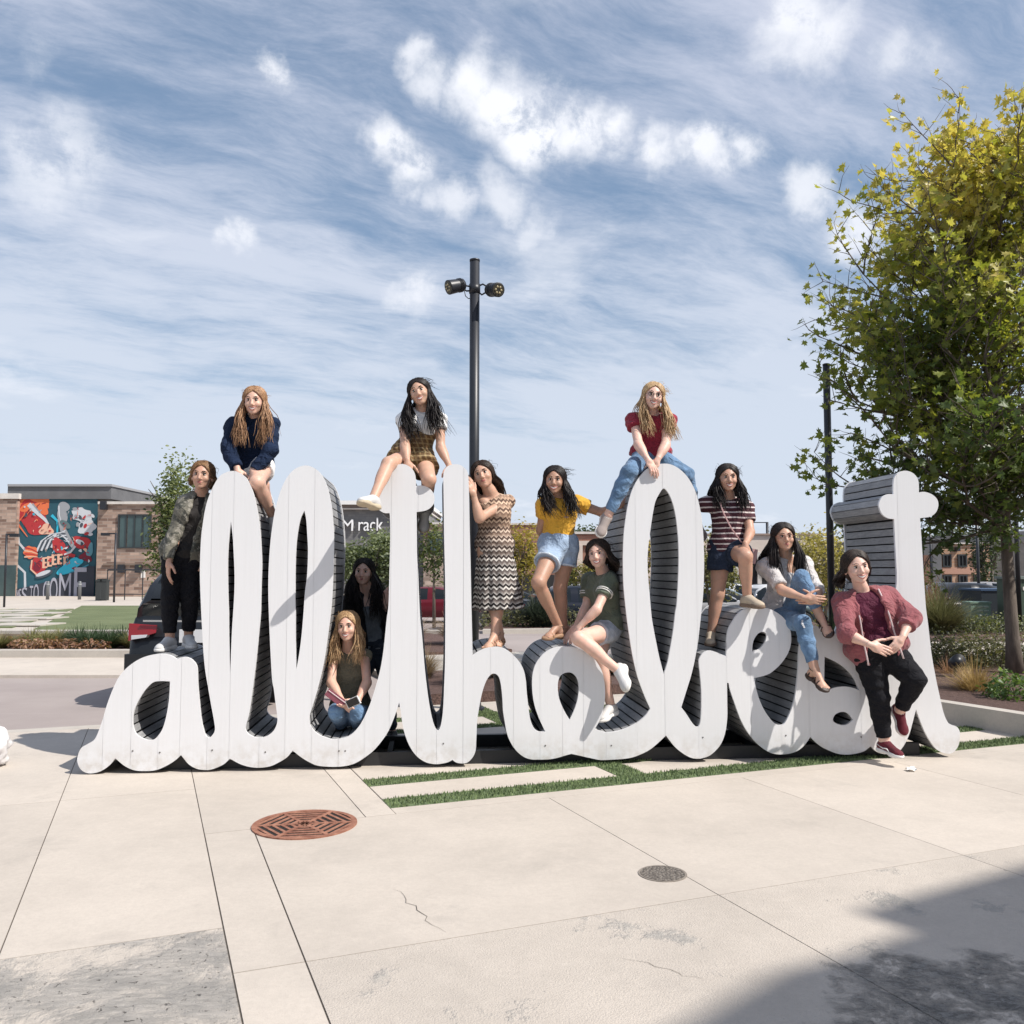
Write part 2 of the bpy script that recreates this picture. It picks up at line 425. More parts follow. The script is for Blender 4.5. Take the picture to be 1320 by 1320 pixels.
b.prism([uv2(5.84, 3.2), uv2(5.84, 3.42), uv2(9.5, 3.42), uv2(9.5, 3.2)], -0.1, 0.001); regs.append((True, 5.84, 9.5, 3.2, 3.42))
tb = b.build('turf_bed', M_turf); prop(tb, 'narrow strips of green artificial turf set between the slabs', kind='structure')
blades('turf', regs, 7500, 0.020, mat('turf_blade', (0.15, 0.20, 0.085), 0.8, var=0.4, vscale=30, coord='pos'), 5, 'short green artificial turf in narrow strips between the slabs')

# drop kerb face, planting islands and far pavements
def raised(name, pts, h, m, label, kerb=0.15, mk=None):
    b = MB(); b.prism([(p[0], p[1]) for p in pts], -0.75, h); o = b.build(name, m); prop(o, label, kind='structure'); return o
# left side across the street
k0 = [g(-260, 873), g(205, 873), g(230, 850), g(-260, 850)]
raised('pavement', k0, 0.03, M_conc, 'pale concrete gutter pavement across the street on the left')
def off(p, z): return Vector((p.x, p.y, z))
YL = [g(0, y).y for y in (873, 850, 826, 822, 790, 779)]
XR = g(215, 850).x
# kerb behind the pavement, planting bed, low kerb, lawn
b = MB(); b.prism([(-26, YL[1]), (XR + 1.2, YL[1]), (XR + 1.2, YL[1] + .25), (-26, YL[1] + .25)], -0.1, 0.15)
b.prism([(-26, YL[1] + 4.6), (XR + 5, YL[1] + 4.6), (XR + 5, YL[1] + 4.95), (-26, YL[1] + 4.95)], -0.1, 0.17)
prop(b.build('kerb', M_conc2), 'pale concrete kerbs either side of the planting bed on the left', kind='structure')
raised('planting_bed', [(-26, YL[1] + .25), (XR + 1.2, YL[1] + .25), (XR + 5, YL[1] + 4.6), (-26, YL[1] + 4.6)], 0.10, M_mulch, 'mulched planting bed across the street on the left')
lz = 0.16
yl0 = YL[1] + 4.95; yl1 = 34.0
def gx(px, Y): return (px - 660) / FPX * Y
raised('lawn', [(gx(45, yl0), yl0), (gx(330, yl0), yl0), (gx(330, yl1), yl1), (gx(108, yl1), yl1)], lz, M_lawn, 'flat green lawn in front of the brick building on the left')
raised('path', [(-32, yl0), (gx(45, yl0), yl0), (gx(108, yl1), yl1), (gx(330, yl1), yl1), (gx(330, yl1), 60), (-40, 60), (-40, yl0)], lz - 0.02, M_conc, 'pale concrete paths and forecourt by the mural building')
# stepping pavers in the grass left of the lawn
pav = MB(); pav.prism([(-32, yl0 + 1.0), (gx(20, yl0 + 1.0), yl0 + 1.0), (gx(98, 31), 31), (-32, 31)], lz - 0.02, lz + 0.004)
pav = pav.build('paver_field', M_lawn); prop(pav, 'grass field with rows of pale stepping pavers left of the lawn', kind='structure')
for i in range(7):
    Y = yl0 + 1.4 + i * 1.45
    for k in range(9):
        x0 = gx(98, Y) - 0.6 - k * 1.9 - (i % 2) * 0.8 - (31 - Y) * 0.02
        if x0 < gx(-40, Y): break
        pb = MB(); pb.prism([(x0 - 1.45, Y), (x0, Y), (x0 + .12, Y + 1.0), (x0 - 1.33, Y + 1.0)], lz, lz + 0.03)
        pb.build('paver', M_conc2, pav)

# centre island seen through the letters
isl = [uv2(9.66, 2.6), uv2(9.66, 7.2), uv2(11.9, 7.2), uv2(11.9, 3.0)]
b = MB(); b.prism(isl, -0.1, 0.12); prop(b.build('planting_island', M_mulch), 'mulched planting island seen through the arch of the sign', kind='structure')
b = MB(); b.prism([uv2(11.9, 3.0), uv2(11.9, 7.2), uv2(14.6, 7.2), uv2(14.6, 3.0)], -0.1, 0.07)
prop(b.build('crossing_pavement', M_conc2), 'pale paved crossing beyond the planting island', kind='structure')
b = MB(); b.prism([uv2(14.6, 3.0), uv2(14.6, 5.9), uv2(19.5, 5.7), uv2(19.5, 3.2)], -0.1, 0.12)
prop(b.build('dry_grass_bed', M_mulch), 'far planting bed with dry grass beyond the crossing', kind='structure')
# far kerb and bed right of the post
b = MB(); b.prism([(-0.8, 24.5), (9.5, 26.5), (9.5, 26.8), (-0.8, 24.8)], -0.7, -0.12)
prop(b.build('far_kerb', M_conc2), 'pale kerb along the far side of the street', kind='structure')
b = MB(); b.prism([(-0.8, 24.8), (9.5, 26.8), (9.5, 29.0), (-0.8, 28.0)], -0.75, -0.13)
prop(b.build('far_bed', M_mulch), 'planting bed behind the far kerb', kind='structure')

# right-hand planter: low concrete wall, mulch, path
w0 = g(1224.5, 933); w1 = g(1320, 950)
dw = (Vector((w1.x, w1.y)) - Vector((w0.x, w0.y))).normalized()
nw = Vector((dw.y, -dw.x)) * -1
if nw.x < 0: nw = -nw
pA = Vector((w0.x, w0.y)) - dw * 3.0; pB = Vector((w0.x, w0.y)) + dw * 4.2
root = MB(); root.prism([tuple(pA), tuple(pB), tuple(pB + nw * .15), tuple(pA + nw * .15)], -0.05, 0.20)
o = root.build('planter_wall', M_conc2); prop(o, 'low pale concrete planter wall in front of the mulch bed on the right', 'low wall')
b = MB(); b.prism([tuple(pA + nw * .15), tuple(pB + nw * .15), tuple(pB + nw * 9), (14.5, 13.8), (4.2, 14.4)], -0.1, 0.13)
prop(b.build('mulch_bed', M_mulch), 'red-brown mulch bed under the maple tree', kind='structure')
b = MB(); b.prism([(3.0, 14.6), (20, 13.9), (20, 16.4), (3.0, 17.2)], -0.1, 0.15)
prop(b.build('side_path', M_conc), 'pale concrete path behind the hedge on the right', kind='structure')
b = MB(); b.prism([(3.2, 17.3), (20, 16.5), (20, 22.5), (3.2, 22.5)], -0.75, 0.14)
prop(b.build('shrub_bed', M_mulch), 'planting bed by the utility boxes on the right', kind='structure')

# hairline cracks
rc = random.Random(9)
for (x0, y0, x1, y1, w_) in [(507, 1147, 575, 1202, .0012), (800, 1235, 905, 1262, .0008)]:
    a, c = g(x0, y0), g(x1, y1); n_ = 12; P_ = [a.lerp(c, i / n_) + Vector((rc.gauss(0, .012), rc.gauss(0, .008), 0)) * (0 < i < n_) for i in range(n_ + 1)]
    b = MB(); vs = []
    for i, p in enumerate(P_):
        k = w_ * (1 - abs(2 * i / n_ - 1)) + .0004; vs += [(p.x - k, p.y, .0022), (p.x + k, p.y + k, .0022)]
    b.add(vs, [(2 * i, 2 * i + 1, 2 * i + 3, 2 * i + 2) for i in range(n_)]); b.build('crack', M_joint, plaza)

# ---- rusty round drain grate
def grate():
    c = g(393, 1063); r = 0.305
    root = empty('drain_grate', (c.x, c.y, 0.0), 'rusty red-brown round drain grate set in the concrete', 'drain grate')
    M_rust = mat('rust', (0.20, 0.075, 0.045), 0.85, col2=(0.36, 0.17, 0.11), vscale=14, bump=0.5, bscale=90)
    M_pit = mat('pit', (0.012, 0.010, 0.009), 0.95)
    b = MB(); b.cyl((0, 0, -0.02), r - 0.005, 0.0225, 48); b.build('pit', M_pit, root)
    b = MB()                                      # rim
    n = 48
    for k in range(n):
        a0, a1 = 2 * math.pi * k / n, 2 * math.pi * (k + 1) / n
        P = lambda rr, a: (rr * math.cos(a), rr * math.sin(a))
        b.prism([P(r - .03, a0), P(r, a0), P(r, a1), P(r - .03, a1)], -0.01, 0.008)
    b.build('rim', M_rust, root)
    b = MB()
    a00 = math.atan2(A_.y, A_.x) + .3
    for s in range(6):                            # six sectors separated by spokes, parallel bars in each
        am = a00 + s * math.pi / 3 + math.pi / 6
        M = Matrix.Rotation(am, 3, 'Z')
        M2 = Matrix.Rotation(a00 + s * math.pi / 3, 3, 'Z')
        b.box(M2 @ Vector(((r - .02) / 2 + .005, 0, 0.0)), ((r - .02), 0.022, 0.015), M2)
        for q, rr in enumerate((0.070, 0.116, 0.162, 0.208, 0.252)):
            hw = rr * math.tan(math.pi / 6)
            b.box(M @ Vector((rr, 0, -0.0005)), (0.019, 2 * hw, 0.014), M)
    b.cyl((0, 0, -0.008), 0.045, 0.0155, 6)
    b.build('bars', M_rust, root)
grate()
c = g(854, 1126.5)
root = empty('access_cover', (c.x, c.y, 0), 'small round grey metal access cover in the concrete', 'access cover')
def cover_fn(T, bs):
    p = T.obj(); v = T.node('ShaderNodeTexVoronoi'); T.put(v.inputs['Vector'], p); v.inputs['Scale'].default_value = 70
    c_ = T.mix(T.ramp(v.outputs['Distance'], 0.2, 0.6), (0.23, 0.20, 0.17, 1), (0.10, 0.085, 0.07, 1)); T.l.new(c_, bs.inputs['Base Color']); bumpn(T, bs, v.outputs['Distance'], 0.8, 0.01)
b = MB(); b.cyl((0, 0, -.01), .108, .015, 36); b.build('lid', custom('cover', cover_fn, 0.6), root)
b = MB()
for k in range(36):
    a0, a1 = 2 * math.pi * k / 36, 2 * math.pi * (k + 1) / 36
    P = lambda rr, a: (rr * math.cos(a), rr * math.sin(a)); b.prism([P(.109, a0), P(.120, a0), P(.120, a1), P(.109, a1)], -.01, .0035)
b.build('frame', mat('cover_rim', (.22, .19, .16), .7, var=.2), root)
# litter: a scrap of white paper, a pale plastic bag at the left edge
c = g(1175, 994)
b = MB(); rs = random.Random(3)
vs = []
for j in range(4):
    for i in range(4): vs.append((c.x + (i - 1.5) * .022 + rs.uniform(-.006, .006), c.y + (j - 1.5) * .022, .012 + rs.uniform(-.008, .02)))
b.add(vs, [(j * 4 + i, j * 4 + i + 1, j * 4 + i + 5, j * 4 + i + 4) for j in range(3) for i in range(3)])
o = b.build('paper_scrap', mat('paper', (.8, .8, .78), .7), smooth=False); prop(o, 'crumpled white paper scrap on the concrete near the maroon sneakers', 'litter')
c = g(-18, 988)
bm = bmesh.new(); bmesh.ops.create_icosphere(bm, subdivisions=4, radius=1.0)
from mathutils import noise as mnoise
for v in bm.verts:
    n_ = mnoise.noise(v.co * 2.3 + Vector((3, 1, 2))) * .35 + mnoise.noise(v.co * 6) * .12
    v.co *= 1 + n_
    v.co = Vector((v.co.x * .17, v.co.y * .14, max(v.co.z * .17, -.13) + .135))
me = bpy.data.meshes.new('plastic_bag'); bm.to_mesh(me); bm.free()
for p in me.polygons: p.use_smooth = True
o = link('plastic_bag', me, mat('bag', (.82, .80, .80), .4, bump=.5, bscale=12, transl=.25), None, (c.x, c.y, 0)); prop(o, 'crumpled white plastic bag lying on the plaza at the left edge', 'bag')
# ================================================================== SCRIPT SIGN
S0 = Vector((0, 6.95, 0)); ST = Vector((1, 0.09, 0)).normalized(); SN = Vector((-ST.y, ST.x, 0))   # SN points away from the camera
DEP = 0.88
def yf(X): return 6.95 + 0.09 * X
def P2(px, py):
    d = ray(px, py); o = Vector((0, 0, CAMZ))
    t = (S0 - o).dot(SN) / d.dot(SN); p = o + d * t
    return ((p - S0).dot(ST), p.z)
def W3(s, dep, z): 
    p = S0 + ST * s + SN * dep; return Vector((p.x, p.y, z))
OUTER = """99.5,978 104,965 113,959 122,953 128,940 133,925 138,908 146,887 155,870 168,857 183,848 197,844 210,843 220,845 228,849.5c 234,847.5 240,847 247,850 253,857 254.5,866 255,882 257,905 259,925 262,940 265,948 269,951 273.5,948 277,941 276,930 272,908 268,885 264,860 261.5,830 259.4,790 258.3,764 257.6,734 259,696 261.4,675 265,654 269.7,638.5 275.8,625 283,614 291,609 300,607 308,609 315,614 321,622 326,634 329.5,647.5 332.6,663 335,681 336.7,703.6 337.6,726 337,749 336.4,772 336,790 334,813 331,843 329,861 326.5,881 323.5,903.6 320.5,922 316.7,935.5 316.6,941 320,946 327,950 335,951 344,949 353,941.5 357.3,931 357,920 355,905 353,889 350.8,876 349.2,850.6 347.7,820 346.5,790 345.8,764 346,741.5 347,719 348.8,696 351.5,675 354.5,658 358.3,643 363,629 369.7,615.8 377.3,606.7 386.4,601.4 395.5,600 404.5,603 413,609.7 418,618 422,628 425,640 427.6,653.6 429.5,673 430.6,696 430.3,719 429.5,741.5 428.5,764 426.5,790 423.5,812.7 420.5,835.5 416.7,858 412,878 407.6,894.5 403,909.7 399.2,921.8 399.2,932.4 403,940 410.6,946.8 421,951.4 431.8,953.2 447.3,950 458.2,941.8 467.3,929 476.4,909 483.6,887 490,863.6 494.5,836.4 498.2,800 500.7,780.9 501.5,757 502.3,725 503,693.4 502.8,672 502.3,661.5c 494.3,660.8 486.4,655 484.8,647 487.2,637.7 494.3,626.6 500.7,621.8c 501.5,615.4 504.7,606 510.2,600.3 518.2,598 526,600.3 532.5,606 535.7,614 536.1,626.3c 543.6,625.8 551.6,628 558,634.5 560.3,642.5 558,651 550,657.6 537,660c 537.3,685.4 537.7,717 539.2,741 540.1,765 541.7,796.8 543.6,814.5 545.5,836.4 547.6,861.8 550.5,887.3 553.6,909 557.3,927.3 561,938.2 564.5,941.8 567.6,937.3 570,925.5 571.5,909 572.4,887.3 573.6,854.5 574,800 573.8,749 572.7,701 572.2,669.5 571.8,637.7 571.5,613.9 573,606 577,601 583.4,598.7 591.3,598.7 597.7,602 602.5,608.3 604,617 604.9,645.7 605.6,685 606.8,733 607.7,781 608.2,800 609.3,844.8c 616.7,839.5 625.8,835.8 636.4,834 647,835 656,839.5 663.6,846.4 669,852.4 672.7,858.5 675.8,866 678,878 679,891.8 680,901 682.6,922 684.8,931 688.6,938.8 694,943 703,943c 698.5,934 694,923.6 689.4,910 686.7,894.8 686,878 687.6,864.5 691.7,854 698.5,844.8 706,838.8 715,835 725.8,833.5 736.4,833.8 747,836.5 757.6,841.8 766.7,850 773.5,860 777.6,870.6 779.8,885.8 779.8,901 777.3,916 773.5,928 766.7,939.5c 772.7,942 780,944 789,943.8 799.7,941.5 810,937.7 822.4,931 831.5,923 838.3,913.5c 833,902 827,887 821.7,871.8 817.9,856.7 814,837 810.3,812.7 807.3,790 804,756.7 803.2,734 803.2,711 804.2,688.5 806.5,668.8 809.5,650.6 814,634 820,621 828.5,609.7 837.6,602 846.7,598.8 858.8,597.6 869.4,600.6 880,608 889,618.8 896.7,634 901,649 904.2,665.8 906.2,684 907.3,703.6 907.7,726 907.3,749 906,771.8 904,790 901,817 899,832.4 895,853.6 890.6,871.8 884.5,891.5 878.2,911.7c 884.5,920 891,930 896,935.7 899.5,936.8 902.2,933.5 903.5,926 904.2,911 904,888.5 902.4,868.8 901,855 901.7,848.3 905.8,842.3 911.8,839 918,839 925.5,841.5 935.8,845.8c 936.4,834 936.8,823.3 939,811 944.4,801 950.5,792 959,785.6 969.7,783 980,782.6 992.3,785 1002.8,790.5 1011.5,798 1017.6,808.8 1020,821 1019,833 1015,843.6 1008,854 999.3,862.8 988.9,869.8 972.3,874c 975,889 980,904.6 987,918.5 995.8,929.9 1002.8,934.7 1008,934.7 1013,930 1020,915 1024.6,899.4 1027,882 1029,861 1029.5,843.6 1031,830 1035,817 1041,809.5 1048,806.5 1055,807.5 1063,811 1075,816 1088,821 1098,828 1107,839 1114,853 1118,867c 1128,850 1139,825 1148,795 1154,765 1156.2,746 1154.7,711 1152.6,669c 1144.8,668 1137.3,662.7 1133.5,653.6 1133.5,647.6 1137.3,640.8 1144.8,637 1151.7,637c 1151.7,625 1153,615.8 1158.5,609 1167.6,606.7 1176.7,609.7 1182.7,616.5 1184.5,625 1184.5,634.7c 1191.8,634 1201,637 1207.7,643 1209.7,650.6 1207,659.7 1199.4,665.8 1186,668c 1188,696 1190.3,734 1193.3,779.4 1196.4,804 1201,843.6 1206.7,875.5 1211.5,897.7 1216.3,918.4 1221.8,931 1226.6,934.3 1233,936.7 1237,942.3 1237.4,951.8 1234.6,963 1226.6,971 1217,970.6 1207.5,966 1199.6,956.6 1191.6,942.3 1185.2,926.4 1180.8,914.4c 1177.3,928 1172.5,945.5 1166,959.8 1159.8,967.7 1151.8,971.7 1140,972 1130,969 1122.4,962c 1113.6,968.5 1102.5,971.7 1091.4,972.8 1080,971.7 1069,967.7 1059.5,963 1051.6,956.9 1044.6,949.9c 1037.6,960 1029,967.3 1018.5,971.3 1004.5,972.5 992.3,970 980,962 969.7,951.6 961,939.4 954,925.5 947,906.3 941,889 939.3,880.2c 937.3,880.2c 937.5,899 937.8,916.8 937,930.7 934.8,944.7 930.5,956.9 924.4,965.6 915.7,973.4 907,976.9 899.7,978 890.6,976.7 880,971 869.4,962 858.6,948c 848,958 837.6,966.5 825.5,972.6 814.8,976.4 802.7,978.3 788,979.3 774,979.7 762,977.4 748.5,974.4 736.4,971.8c 727,974.4 716.7,977.4 706,979 694,979.2 684.8,979 675.8,976 666.7,969 659,958.5 653.8,946.4 650.8,931 648.5,916 647.7,901 646.2,885.8 644,875 641,870 637,868.3 632.6,869.8 627.3,876.7 622.7,888.8 619.7,901 617,916 615,931 614,954 613,967.6 609,976.7 601.8,983.3 592.7,984 587,982.4 583.3,979.6c 578,982.4 569,984.5 560,985 549,982.7 538,975.5 529,963.6 522.7,949 519,934.5 516.4,916.4 514.5,905.5c 511.8,914.5 507.3,927.3 501,941.8 492.7,954.5 481.8,967.3 469,977.3 456.4,984.5 443.6,987.6 429,988.5 411,987.3 401.5,984 389.4,977 377.3,967.6c 369.7,976.4 359,983 348.5,987.7 334.8,989.7 321,988.5 309,984.7 296.2,977.9c 288,985.5 273.3,991.7 263,992.5 253,990.8 243,985 233.3,973.3c 225,980.8 213,988 200,993 186.7,994 173,993 161.7,988 155,983 148.7,977.5c 141.7,985.8 133,992.5 125,995.8 115,997 106.7,994 101.7,988"""
HOLES = ["219.2,878.3c 206.7,878 196.7,880 186.7,890 178.3,903.3 172.5,916.7 170.8,930 172.8,941.7 178.3,949 188.3,953.7 196.7,954 203.3,949 210,938.3 215,920 218,900",
 "297.7,671.8c 295,696 293.5,718.8 293.5,749 294,771.8 294.7,790 295,812.7 295.8,843 296.5,867.3c 297.7,843 299,812.7 300.5,790 302,764 302.3,741.5 301.5,719 300,693",
 "392.4,658c 387,670 383.3,690 381.4,711 380.6,741.5 380.6,772 381,790 381,820 381.5,843 382,863c 385.6,843 388.6,820 391.2,790 393,764 395.8,741.5 397,711 396,688.5 394.7,670",
 "734.5,927.9c 727.3,916 721,901 719,885.8 720.5,875 725,869 731.8,866.8 738.6,868.3 744,875 746.2,885.8 744.7,901 740,916",
 "855,629.7 850.5,635.5 845,646 842,659.7 840,672 838.3,684 836.4,698 834.8,718.8 835.3,741.5 837.3,764 839,784 840.6,799 844.4,820 849,843 852.7,858 855.8,868.8c 860.3,855 863.3,840 867.9,812.7 870.5,790 872.4,779 874.2,749 875,718.8 874.2,693 871.7,668.8 867.9,650.6 863.3,638.5 858.8,631.7",
 "969.7,840c 970,831.4 972.3,823.6 977.5,816.6 983.6,814.4 987.5,816.6 988,821.8 985.4,828.8 979.3,835.8",
 "1062.9,846.2c 1074,851.5 1084,857 1094.6,866 1102.5,877 1107.6,889.8c 1099.3,886.6 1088.2,885 1077,886.3 1067.5,889.8 1062.2,893c",
 "1073.9,928 1076.3,921.6 1083.4,918 1092,919 1100,927.6c 1093,933.5 1085,934.7 1077,932"]
def parse(s):
    out = []
    for t in s.split():
        c = t.endswith('c'); t = t.rstrip('c'); x, y = t.split(','); out.append((float(x), float(y), c))
    return out
def smooth_loop(pts, sub=4):
    n = len(pts); res = []
    P = [np.array(P2(p[0], p[1])) for p in pts]
    for i in range(n):
        p0, p1, p2, p3 = P[i - 1], P[i], P[(i + 1) % n], P[(i + 2) % n]
        c1, c2 = pts[i][2], pts[(i + 1) % n][2]
        m1 = (p2 - p1) if c1 else (p2 - p0) / 2
        m2 = (p2 - p1) if c2 else (p3 - p1) / 2
        L = np.linalg.norm(p2 - p1)
        for m in (m1, m2):
            l = np.linalg.norm(m)
            if l > 1.4 * L: m *= 1.4 * L / l
        for k in range(sub):
            t = k / sub
            h = (2*t**3 - 3*t**2 + 1) * p1 + (t**3 - 2*t**2 + t) * m1 + (-2*t**3 + 3*t**2) * p2 + (t**3 - t**2) * m2
            res.append((float(h[0]), max(0.006, float(h[1]))))
    return res
loops = [smooth_loop(parse(OUTER))] + [smooth_loop(parse(h)) for h in HOLES]
def sarea(l): return 0.5 * sum(l[i][0] * l[(i + 1) % len(l)][1] - l[(i + 1) % len(l)][0] * l[i][1] for i in range(len(l)))
if sarea(loops[0]) < 0: loops[0].reverse()               # material on the left of travel
for i in range(1, len(loops)):
    if sarea(loops[i]) > 0: loops[i].reverse()
def fill_mesh(ext):
    cu = bpy.data.curves.new('tmp', 'CURVE'); cu.dimensions = '2D'; cu.fill_mode = 'BOTH'; cu.extrude = ext
    for l in loops:
        sp = cu.splines.new('POLY'); sp.points.add(len(l) - 1)
        for k, (x, z) in enumerate(l): sp.points[k].co = (x, z, 0, 1)
        sp.use_cyclic_u = True
    ob = bpy.data.objects.new('tmp', cu); COL.objects.link(ob)
    dg = bpy.context.evaluated_depsgraph_get(); me = bpy.data.meshes.new_from_object(ob.evaluated_get(dg))
    bpy.data.objects.remove(ob); bpy.data.curves.remove(cu)
    return me
sign = empty('script_sign', tuple(S0), 'huge white cursive script sign reading all the best with dark slatted sides', 'sign')
sign.rotation_euler = (0, 0, math.atan2(ST.y, ST.x))
def white_fn(T, bs):
    p = T.obj(); oi = T.node('ShaderNodeObjectInfo').outputs['Random']
    mp = T.node('ShaderNodeMapping'); T.put(mp.inputs[0], p); mp.inputs['Scale'].default_value = (40, 40, 1.2)
    gr = T.noise(mp.outputs[0], 1.5, 5, 0.6, 0.4); n = T.noise(p, 3.0, 4, 0.6)
    c = T.mix(T.ramp(gr, 0.35, 0.7, 0, 0.6), (0.735, 0.735, 0.745, 1), (0.71, 0.708, 0.712, 1))
    c = T.mix(T.ramp(n, 0.55, 0.8, 0, 0.3), c, (0.68, 0.668, 0.66, 1))
    z = T.sep(p)[2]
    dirt = T.math('MULTIPLY', T.ramp(z, 0.30, 0.0, 0, 0.72), T.ramp(T.noise(p, 12, 6, .7), 0.35, 0.7))
    c = T.mix(dirt, c, (0.52, 0.48, 0.43, 1))
    scf = T.ramp(T.noise(mp.outputs[0], 3.2, 6, 0.75, 0.8), 0.68, 0.78, 0, 0.42); c = T.mix(scf, c, (0.5, 0.49, 0.48, 1))
    c = T.vmath('SCALE', c, T.ramp(oi, 0, 1, 0.965, 1.0, smooth=False)); T.l.new(c, bs.inputs['Base Color'])
    bumpn(T, bs, gr, 0.12, 0.004)
M_white = custom('white_board', white_fn, 0.55)
def slat_fn(T, bs):
    p = T.pos(); oi = T.node('ShaderNodeObjectInfo').outputs['Random']
    mp = T.node('ShaderNodeMapping'); T.put(mp.inputs[0], p); mp.inputs['Scale'].default_value = (6, 6, 60)
    gr = T.noise(mp.outputs[0], 1.5, 5, 0.65, 0.5); n = T.noise(p, 9, 4, .6)
    c = T.mix(T.ramp(gr, 0.35, 0.7), (0.23, 0.232, 0.238, 1), (0.33, 0.33, 0.335, 1))
    c = T.mix(T.ramp(n, .5, .8, 0, .5), c, (0.18, 0.183, 0.187, 1))
    c = T.vmath('SCALE', c, T.ramp(oi, 0, 1, 0.82, 1.18, smooth=False)); T.l.new(c, bs.inputs['Base Color'])
    bumpn(T, bs, gr, 0.35, 0.006)
M_slat = custom('grey_slat', slat_fn, 0.6)
M_gapshade = mat('gap_shade_black', (0.012, 0.012, 0.013), 0.9)
# front boards: the white face is cut along vertical seams into boards
src = fill_mesh(0.011)
bmx = bmesh.new(); bmx.from_mesh(src)
bmx.transform(Matrix(((1,0,0,0),(0,0,-1,0.0),(0,1,0,0),(0,0,0,1))))      # (x,y)->(s,z); thickness along y
seams = [134, 170, 205, 233, 268, 296.4, 335, 368, 402, 437, 470, 502.4, 537.2, 563, 597, 632, 662, 696, 725, 752, 781, 821, 857, 900, 937.5, 968, 1006, 1043, 1073, 1109.5, 1132, 1164]
sx_ = [-9] + [P2(q, 900)[0] for q in seams] + [9]
for i in range(len(sx_) - 1):
    a, b_ = sx_[i] + 0.0006, sx_[i + 1] - 0.0006
    bm = bmx.copy()
    for co, no in (((a, 0, 0), (-1, 0, 0)), ((b_, 0, 0), (1, 0, 0))):
        r = bmesh.ops.bisect_plane(bm, geom=bm.verts[:] + bm.edges[:] + bm.faces[:], plane_co=co, plane_no=no, clear_outer=True, dist=1e-5)
        be = [e for e in bm.edges if e.is_boundary and abs(e.verts[0].co.x - co[0]) < 1e-4 and abs(e.verts[1].co.x - co[0]) < 1e-4]
        try: bmesh.ops.holes_fill(bm, edges=be, sides=0)
        except Exception: pass
    me = bpy.data.meshes.new('front_board'); bm.to_mesh(me); bm.free()
    if len(me.polygons): 
        o = link('front_board', me, M_white, sign); o.location = (0, 0.011 + random.uniform(-.0008, .0012), 0)
    else: bpy.data.meshes.remove(me)
bmx.free()
# back board
bk = src.copy(); bk.transform(Matrix(((1,0,0,0),(0,0,-1,0),(0,1,0,0),(0,0,0,1)))); link('back_board', bk, M_white, sign).location = (0, DEP + 0.011, 0)
# black backing added as shade in the slat gaps + slats laid along every edge of the letters
core = MB(); slat_spec = []
PITCH_S = 0.064
camL = Vector((0, 0, CAMZ))
for l in loops:
    n = len(l); P = [Vector(p) for p in l]
    nrm = []
    for i in range(n):
        t = (P[(i + 1) % n] - P[i - 1]); t = t.normalized() if t.length > 1e-9 else Vector((1, 0)); nrm.append(Vector((-t.y, t.x)))   # inward (material side)
    for i in range(n):
        j = (i + 1) % n; a = P[i] + nrm[i] * 0.020; b_ = P[j] + nrm[j] * 0.020
        core.add([(a.x, 0.02, a.y), (b_.x, 0.02, b_.y), (b_.x, DEP + .005, b_.y), (a.x, DEP + .005, a.y)], [(0, 1, 2, 3)])
    cum = [0.0]
    for i in range(n): cum.append(cum[-1] + (P[(i + 1) % n] - P[i]).length)
    tot = cum[-1]; m = int(round(tot / PITCH_S)); pt = tot / m
    def pa(s):
        s = s % tot; i = int(np.searchsorted(cum, s, side='right') - 1); i = min(i, n - 1)
        seg = cum[i + 1] - cum[i]; t = (s - cum[i]) / seg if seg > 0 else 0
        return P[i].lerp(P[(i + 1) % n], t)
    for k in range(m):
        a = pa(k * pt + pt * 0.085); b_ = pa((k + 1) * pt - pt * 0.085)
        t = b_ - a; L = t.length
        if L < 0.012: continue
        t.normalize(); nn = Vector((-t.y, t.x)); c = (a + b_) / 2 + nn * 0.011
        cw = W3(c.x, DEP / 2, c.y); nw_ = -(ST * nn.x + Vector((0, 0, nn.y)))
        v = (camL - cw); vis = nw_.dot(v.normalized())
        slat_spec.append((vis * L if c.y > 0.12 else vis * L * 0.1, c, t, L))
core.build('gap_shade_wall', M_gapshade, sign)
ub = MB(); ub.box((0, 0, 0), (1, 1, 1)); unit = mesh_py('slat', ub.v, ub.f); unit.materials.append(M_slat)
slat_spec.sort(key=lambda q: -q[0])
rest = MB()
for i, (v, c, t, L) in enumerate(slat_spec):
    ang = math.atan2(t.y, t.x); M = Matrix.Rotation(-ang, 3, 'Y')
    if i < 300:
        o = link('slat', unit, None, sign); o.location = (c.x, 0.022 + (DEP - .022) / 2, c.y); o.rotation_euler = (0, -ang, 0); o.scale = (L, DEP - 0.024, 0.014)
    else: rest.box((c.x, 0.022 + (DEP - .022) / 2, c.y), (L, DEP - .024, .014), M)
o = rest.build('small_slats', M_slat, sign); prop(o, kind='stuff')
# steel base frame, its black partly standing in for shade under the letters, and the fixing screws along the foot
b = MB()
x0, x1 = P2(190, 985)[0], P2(1195, 960)[0]
for dy in (0.14, 0.80): b.box(((x0 + x1) / 2, dy, 0.05), (x1 - x0, 0.05, 0.10))
for q in range(12): b.box((x0 + (x1 - x0) * (q + .5) / 12, 0.47, 0.04), (0.04, 0.62, 0.06))
b.build('base_frame', mat('black_steel', (0.02, 0.02, 0.022), 0.5), sign)
b = MB()
for px, py in [(171, 968), (206, 970), (273.5, 967), (342, 969.5), (437, 968), (445, 968), (571.5, 958.5), (703, 961), (788, 961), (906, 950.5), (1013, 948), (1110, 950)]:
    s_, z_ = P2(px, py); b.tube([(s_, 0.004, z_), (s_, -0.003, z_)], 0.006, 8)
b.build('screws', mat('screw', (.16, .15, .14), .5, .6), sign)
def sign_top(X, Y): pass
